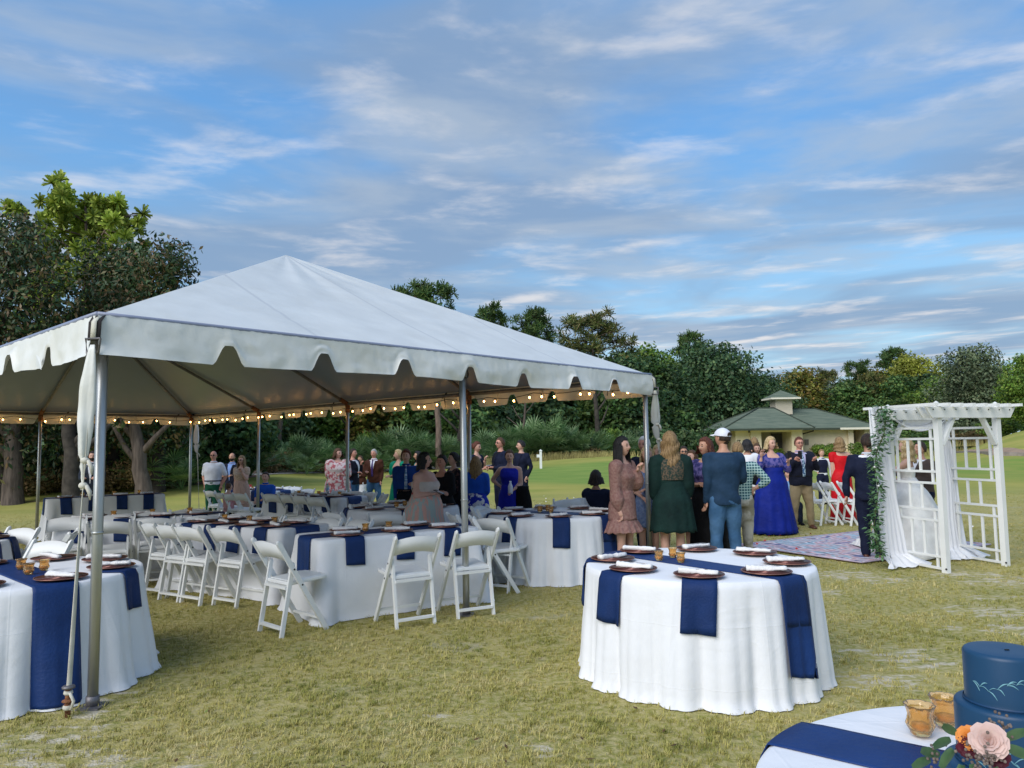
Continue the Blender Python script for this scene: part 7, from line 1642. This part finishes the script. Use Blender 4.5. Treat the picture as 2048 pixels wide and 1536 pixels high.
person(1494,15.5,880,'guest with big black hair and white top, seen from behind',70,'f','tan',1.05,('down','down'),0,0,'long','black',dict(top=WSH,z0=.5,z1=.82,tsleeve=.6,trousers=BLKC,shoes=BLKC),hl=.05,fw=1.2)
person(1509,17.5,876,'dark blonde guest standing farthest back near the building wall',80,'f','fair',1.0,('down','down'),0,0,'bob','dirty',dict(top=BLKC,z0=.5,z1=.82,tsleeve=.8,trousers=BLKC,shoes=BLKC))
person(1513,15.8,888,'girl with long brown hair in cream and red plaid sundress, hands clasped',262,'f','fair',.92,('frontlow','frontlow'),0,0,'long','brown',dict(top=PLDD,z0=.58,z1=.765,skirt=dict(m=PLDD,z0=.24,z1=.64,r1=.15,r0=0,folds=9,amp=.07),shoes=WSH),hl=.17)
bg_=person(1541,13.1,875,'blonde woman in cobalt blue lace-sleeved gown filming with her phone',282,'f','fair',1.22,('phone','wave'),8,0,'bob','blonde',dict(top=GLACE,z0=.60,z1=.80,tsleeve=.62,inf=.008,skirt=dict(m=GOWN,z0=.015,z1=.69,r1=.235,r0=0,folds=13,amp=.09),shoes=BLKC),belly=.008)
held('smartphone','black smartphone held up by the blonde woman in the cobalt gown','phone',bg_,0,(.0,.02,.035),phone_b())
kp=person(1598,13.9,875,'man in glasses, navy blazer and khaki trousers taking a phone picture',268,'m','ruddy',1.18,('phone','phone'),0,2,'short','auburn',dict(shirt=c_('lilac_check_shirt',(.48,.46,.66)),jacket=NAVYB,tie=PATT,trousers=KH,belt=BLKC,shoes=BROWNSH,collar=c_('lilac_check_shirt',(.48,.46,.66))),acc=('glasses',),belly=.014,spread=.05,stride=.03)
held('smartphone','black smartphone held in both hands by the man in khaki trousers','phone',kp,1,(-.02,.02,.03),phone_b())
person(1573,14.8,938,'child in blue seated between the cobalt gown and the khaki trousers',268,'m','fair',1.0,('lap','lap'),0,0,'short','dark',dict(shirt=c_('pale_blue_tee',(.2,.35,.6)),sleeve=.45,trousers=DJ,shoes=BLKC),pose='sit',vox=.016)
person(1642,19,899,'boy in navy waistcoat, white shirt and bow tie, arms behind him',275,'m','fair',.9,('side','hip'),0,-8,'short','dirty',dict(shirt=WSH,top=NAVYS,topname='waistcoat',z0=.54,z1=.82,inf=.014,trousers=NAVYS,bow=BLKC,shoes=BLKC,collar=WSH),vox=.014)
person(1679,15,876,'woman with curled blonde hair in red one-shoulder gown, seen from behind',88,'f','fair',1.0,('down','down'),10,0,'wavy','dirty',dict(top=REDD,z0=.54,z1=.79,tsleeve=(.2,None),inf=.007,skirt=dict(m=REDD,z0=.02,z1=.62,r1=.145,r0=0,folds=7,amp=.06),shoes=BLKC),hl=.085)
gr=person(1735,10.25,869,'groom in dark navy suit and brown shoes seen from behind beside the garland',62,'m','tan',1.1,('side','down'),18,0,'short','dark',dict(shirt=WSH,jacket=NAVYS,trousers=NAVYS,shoes=BROWNSH,collar=WSH),vox=.011,acc=('beard',),group='the wedding couple')
br=person(1812,10.75,879,'bride with wavy blonde hair in wide white gown behind the arbor trellis',150,'f','fair',1.0,('reach','fold'),0,0,'wavy','blonde',dict(top=c_('ivory_satin',(.86,.84,.80),.5),z0=.56,z1=.755,skirt=dict(m=c_('ivory_satin',(.86,.84,.80),.5),z0=.012,z1=.66,r1=.46,r0=0,folds=9,amp=.12),shoes=WSH),hl=.13,group='the wedding couple')
person(1840,11.2,884,'guest in brown tweed jacket with white cuffs hugging the bride behind the trellis',195,'m','tan',1.05,('fold','reach'),0,8,'short','dark',dict(shirt=WSH,jacket=TWEED,trousers=NAVYS,shoes=BLKC))
# train of the gown on the rug
mb=MB(); rows=[]; c0=at(1800,1108); c1=at(1712,1098)
for j in range(14):
    f=j/13; row=[]
    for i in range(25):
        u=i/24-.5; p=c0.lerp(c1,f)+Vector((0,1,0))*(u*(.9-.45*f)); hgt=.05+(.24*(1-f)**1.2+.05*math.sin(u*30+f*4)*(1-abs(u)))*max(0,1-4*u*u)+.03*abs(noise.noise(Vector((u*7,f*5,2)))); p.z=.05+hgt*max(.15,1-4*u*u) if f<.98 else .05; row.append(p)
    rows.append(row)
mb.grid(rows); Mi=br['M'].inverted(); mb.v=[tuple(Mi@Vector(q)) for q in mb.v]; mb.build('gown_train',MATS['ivory_satin'],br['root'])
# held things
S,E,W=rb['A'][0]; p=rb['M']@(W+(W-E).normalized()*.04+Vector((0,0,-.02))); t=thing('milk_bottle','white plastic bottle held by the woman in the royal blue gown','bottle',p); mb=MB(); mb.lathe([(.001,0),(.034,0),(.038,.02),(.038,.12),(.018,.17),(.016,.19),(.001,.19)],14); mb.build('bottle_body',mat('milky_plastic',(.75,.75,.78),.4),t); mb=MB(); mb.lathe([(.018,.185),(.018,.205),(.001,.206)],12); mb.build('cap',CAPW,t)
p=rb['M']@Vector((-.16,.05,.42)); t=thing('folded_jacket','black jacket draped from the arm of the woman in the royal blue gown','jacket',p); mb=MB(); rings=[]
for j in range(14):
    f=j/13; rings.append([Vector((math.cos(a)*(.09+.03*math.sin(f*3))*(1+.2*math.sin(3*a+f*5)),math.sin(a)*.055*(1+.2*math.cos(2*a+f*4)),-.42+.72*f)) for a in [2*PI*k/18 for k in range(18)]])
mb.loft(rings); mb.build('draped_cloth',BLKC,t); mb=MB(); mb.tube([(-.05,-.03,-.1),(-.08,-.03,-.3),(-.06,-.02,-.5)],[.04,.045,.035],10); mb.build('sleeve',BLKC,t)
S,E,W=tw_['A'][1]; p=tw_['M']@(W+(W-E).normalized()*.06+Vector((0,0,.01))); t=thing('smartphone','smartphone held flat by the tattooed woman','phone',p,R(335-90)); t.rotation_euler=(R(70),0,R(335-90)); phone_b()(t)
# dark bag on the chair in front of the round table
p=at(782,1062,.52); t=thing('handbag','soft black bag lying on the shaded chair behind the near banquet table','bag',p,.3); mb=MB(); rings=[]
for z,k in ((-.09,.7),(-.085,.95),(-.03,1.05),(.03,.95),(.08,.7),(.09,.5)): rings.append([Vector((math.cos(a)*.15*k,math.sin(a)*.08*k,z+.01*math.sin(3*a))) for a in [2*PI*q/18 for q in range(18)]])
mb.loft(rings); mb.build('bag_body',BLKC,t); mb=MB(); mb.tube([(-.08,0,.07),(-.05,0,.16),(.05,0,.16),(.08,0,.07)],.008,6); mb.build('bag_strap',BLKC,t)
# ============================================================ LITTER ON THE LAWN
DEADL=leafmat('fallen_leaf',(.05,.03,.015),(.12,.075,.03),(.10,.14,.03),.8,.1)
g_=np.random.default_rng(11); V=[]
for k in range(520):
    y=g_.uniform(2.2,16)**1.0; x=g_.uniform(-.75,.75)*y; a=g_.uniform(0,6.28); l=g_.uniform(.010,.028); w_=l*g_.uniform(.25,.5); c=np.array([x,y,gz(x,y)+.022]); d=np.array([math.cos(a),math.sin(a),g_.uniform(-.2,.35)]); s=np.array([-math.sin(a),math.cos(a),g_.uniform(-.2,.2)])
    V+=[c-d*l,c+s*w_,c+d*l,c-s*w_]
link('leaf_litter',quadmesh('leaf_litter',np.array(V),len(V)//4,DEADL),kind='stuff',label='scattered tiny dead leaves and clover bits lying in the grass',cat='leaf litter')
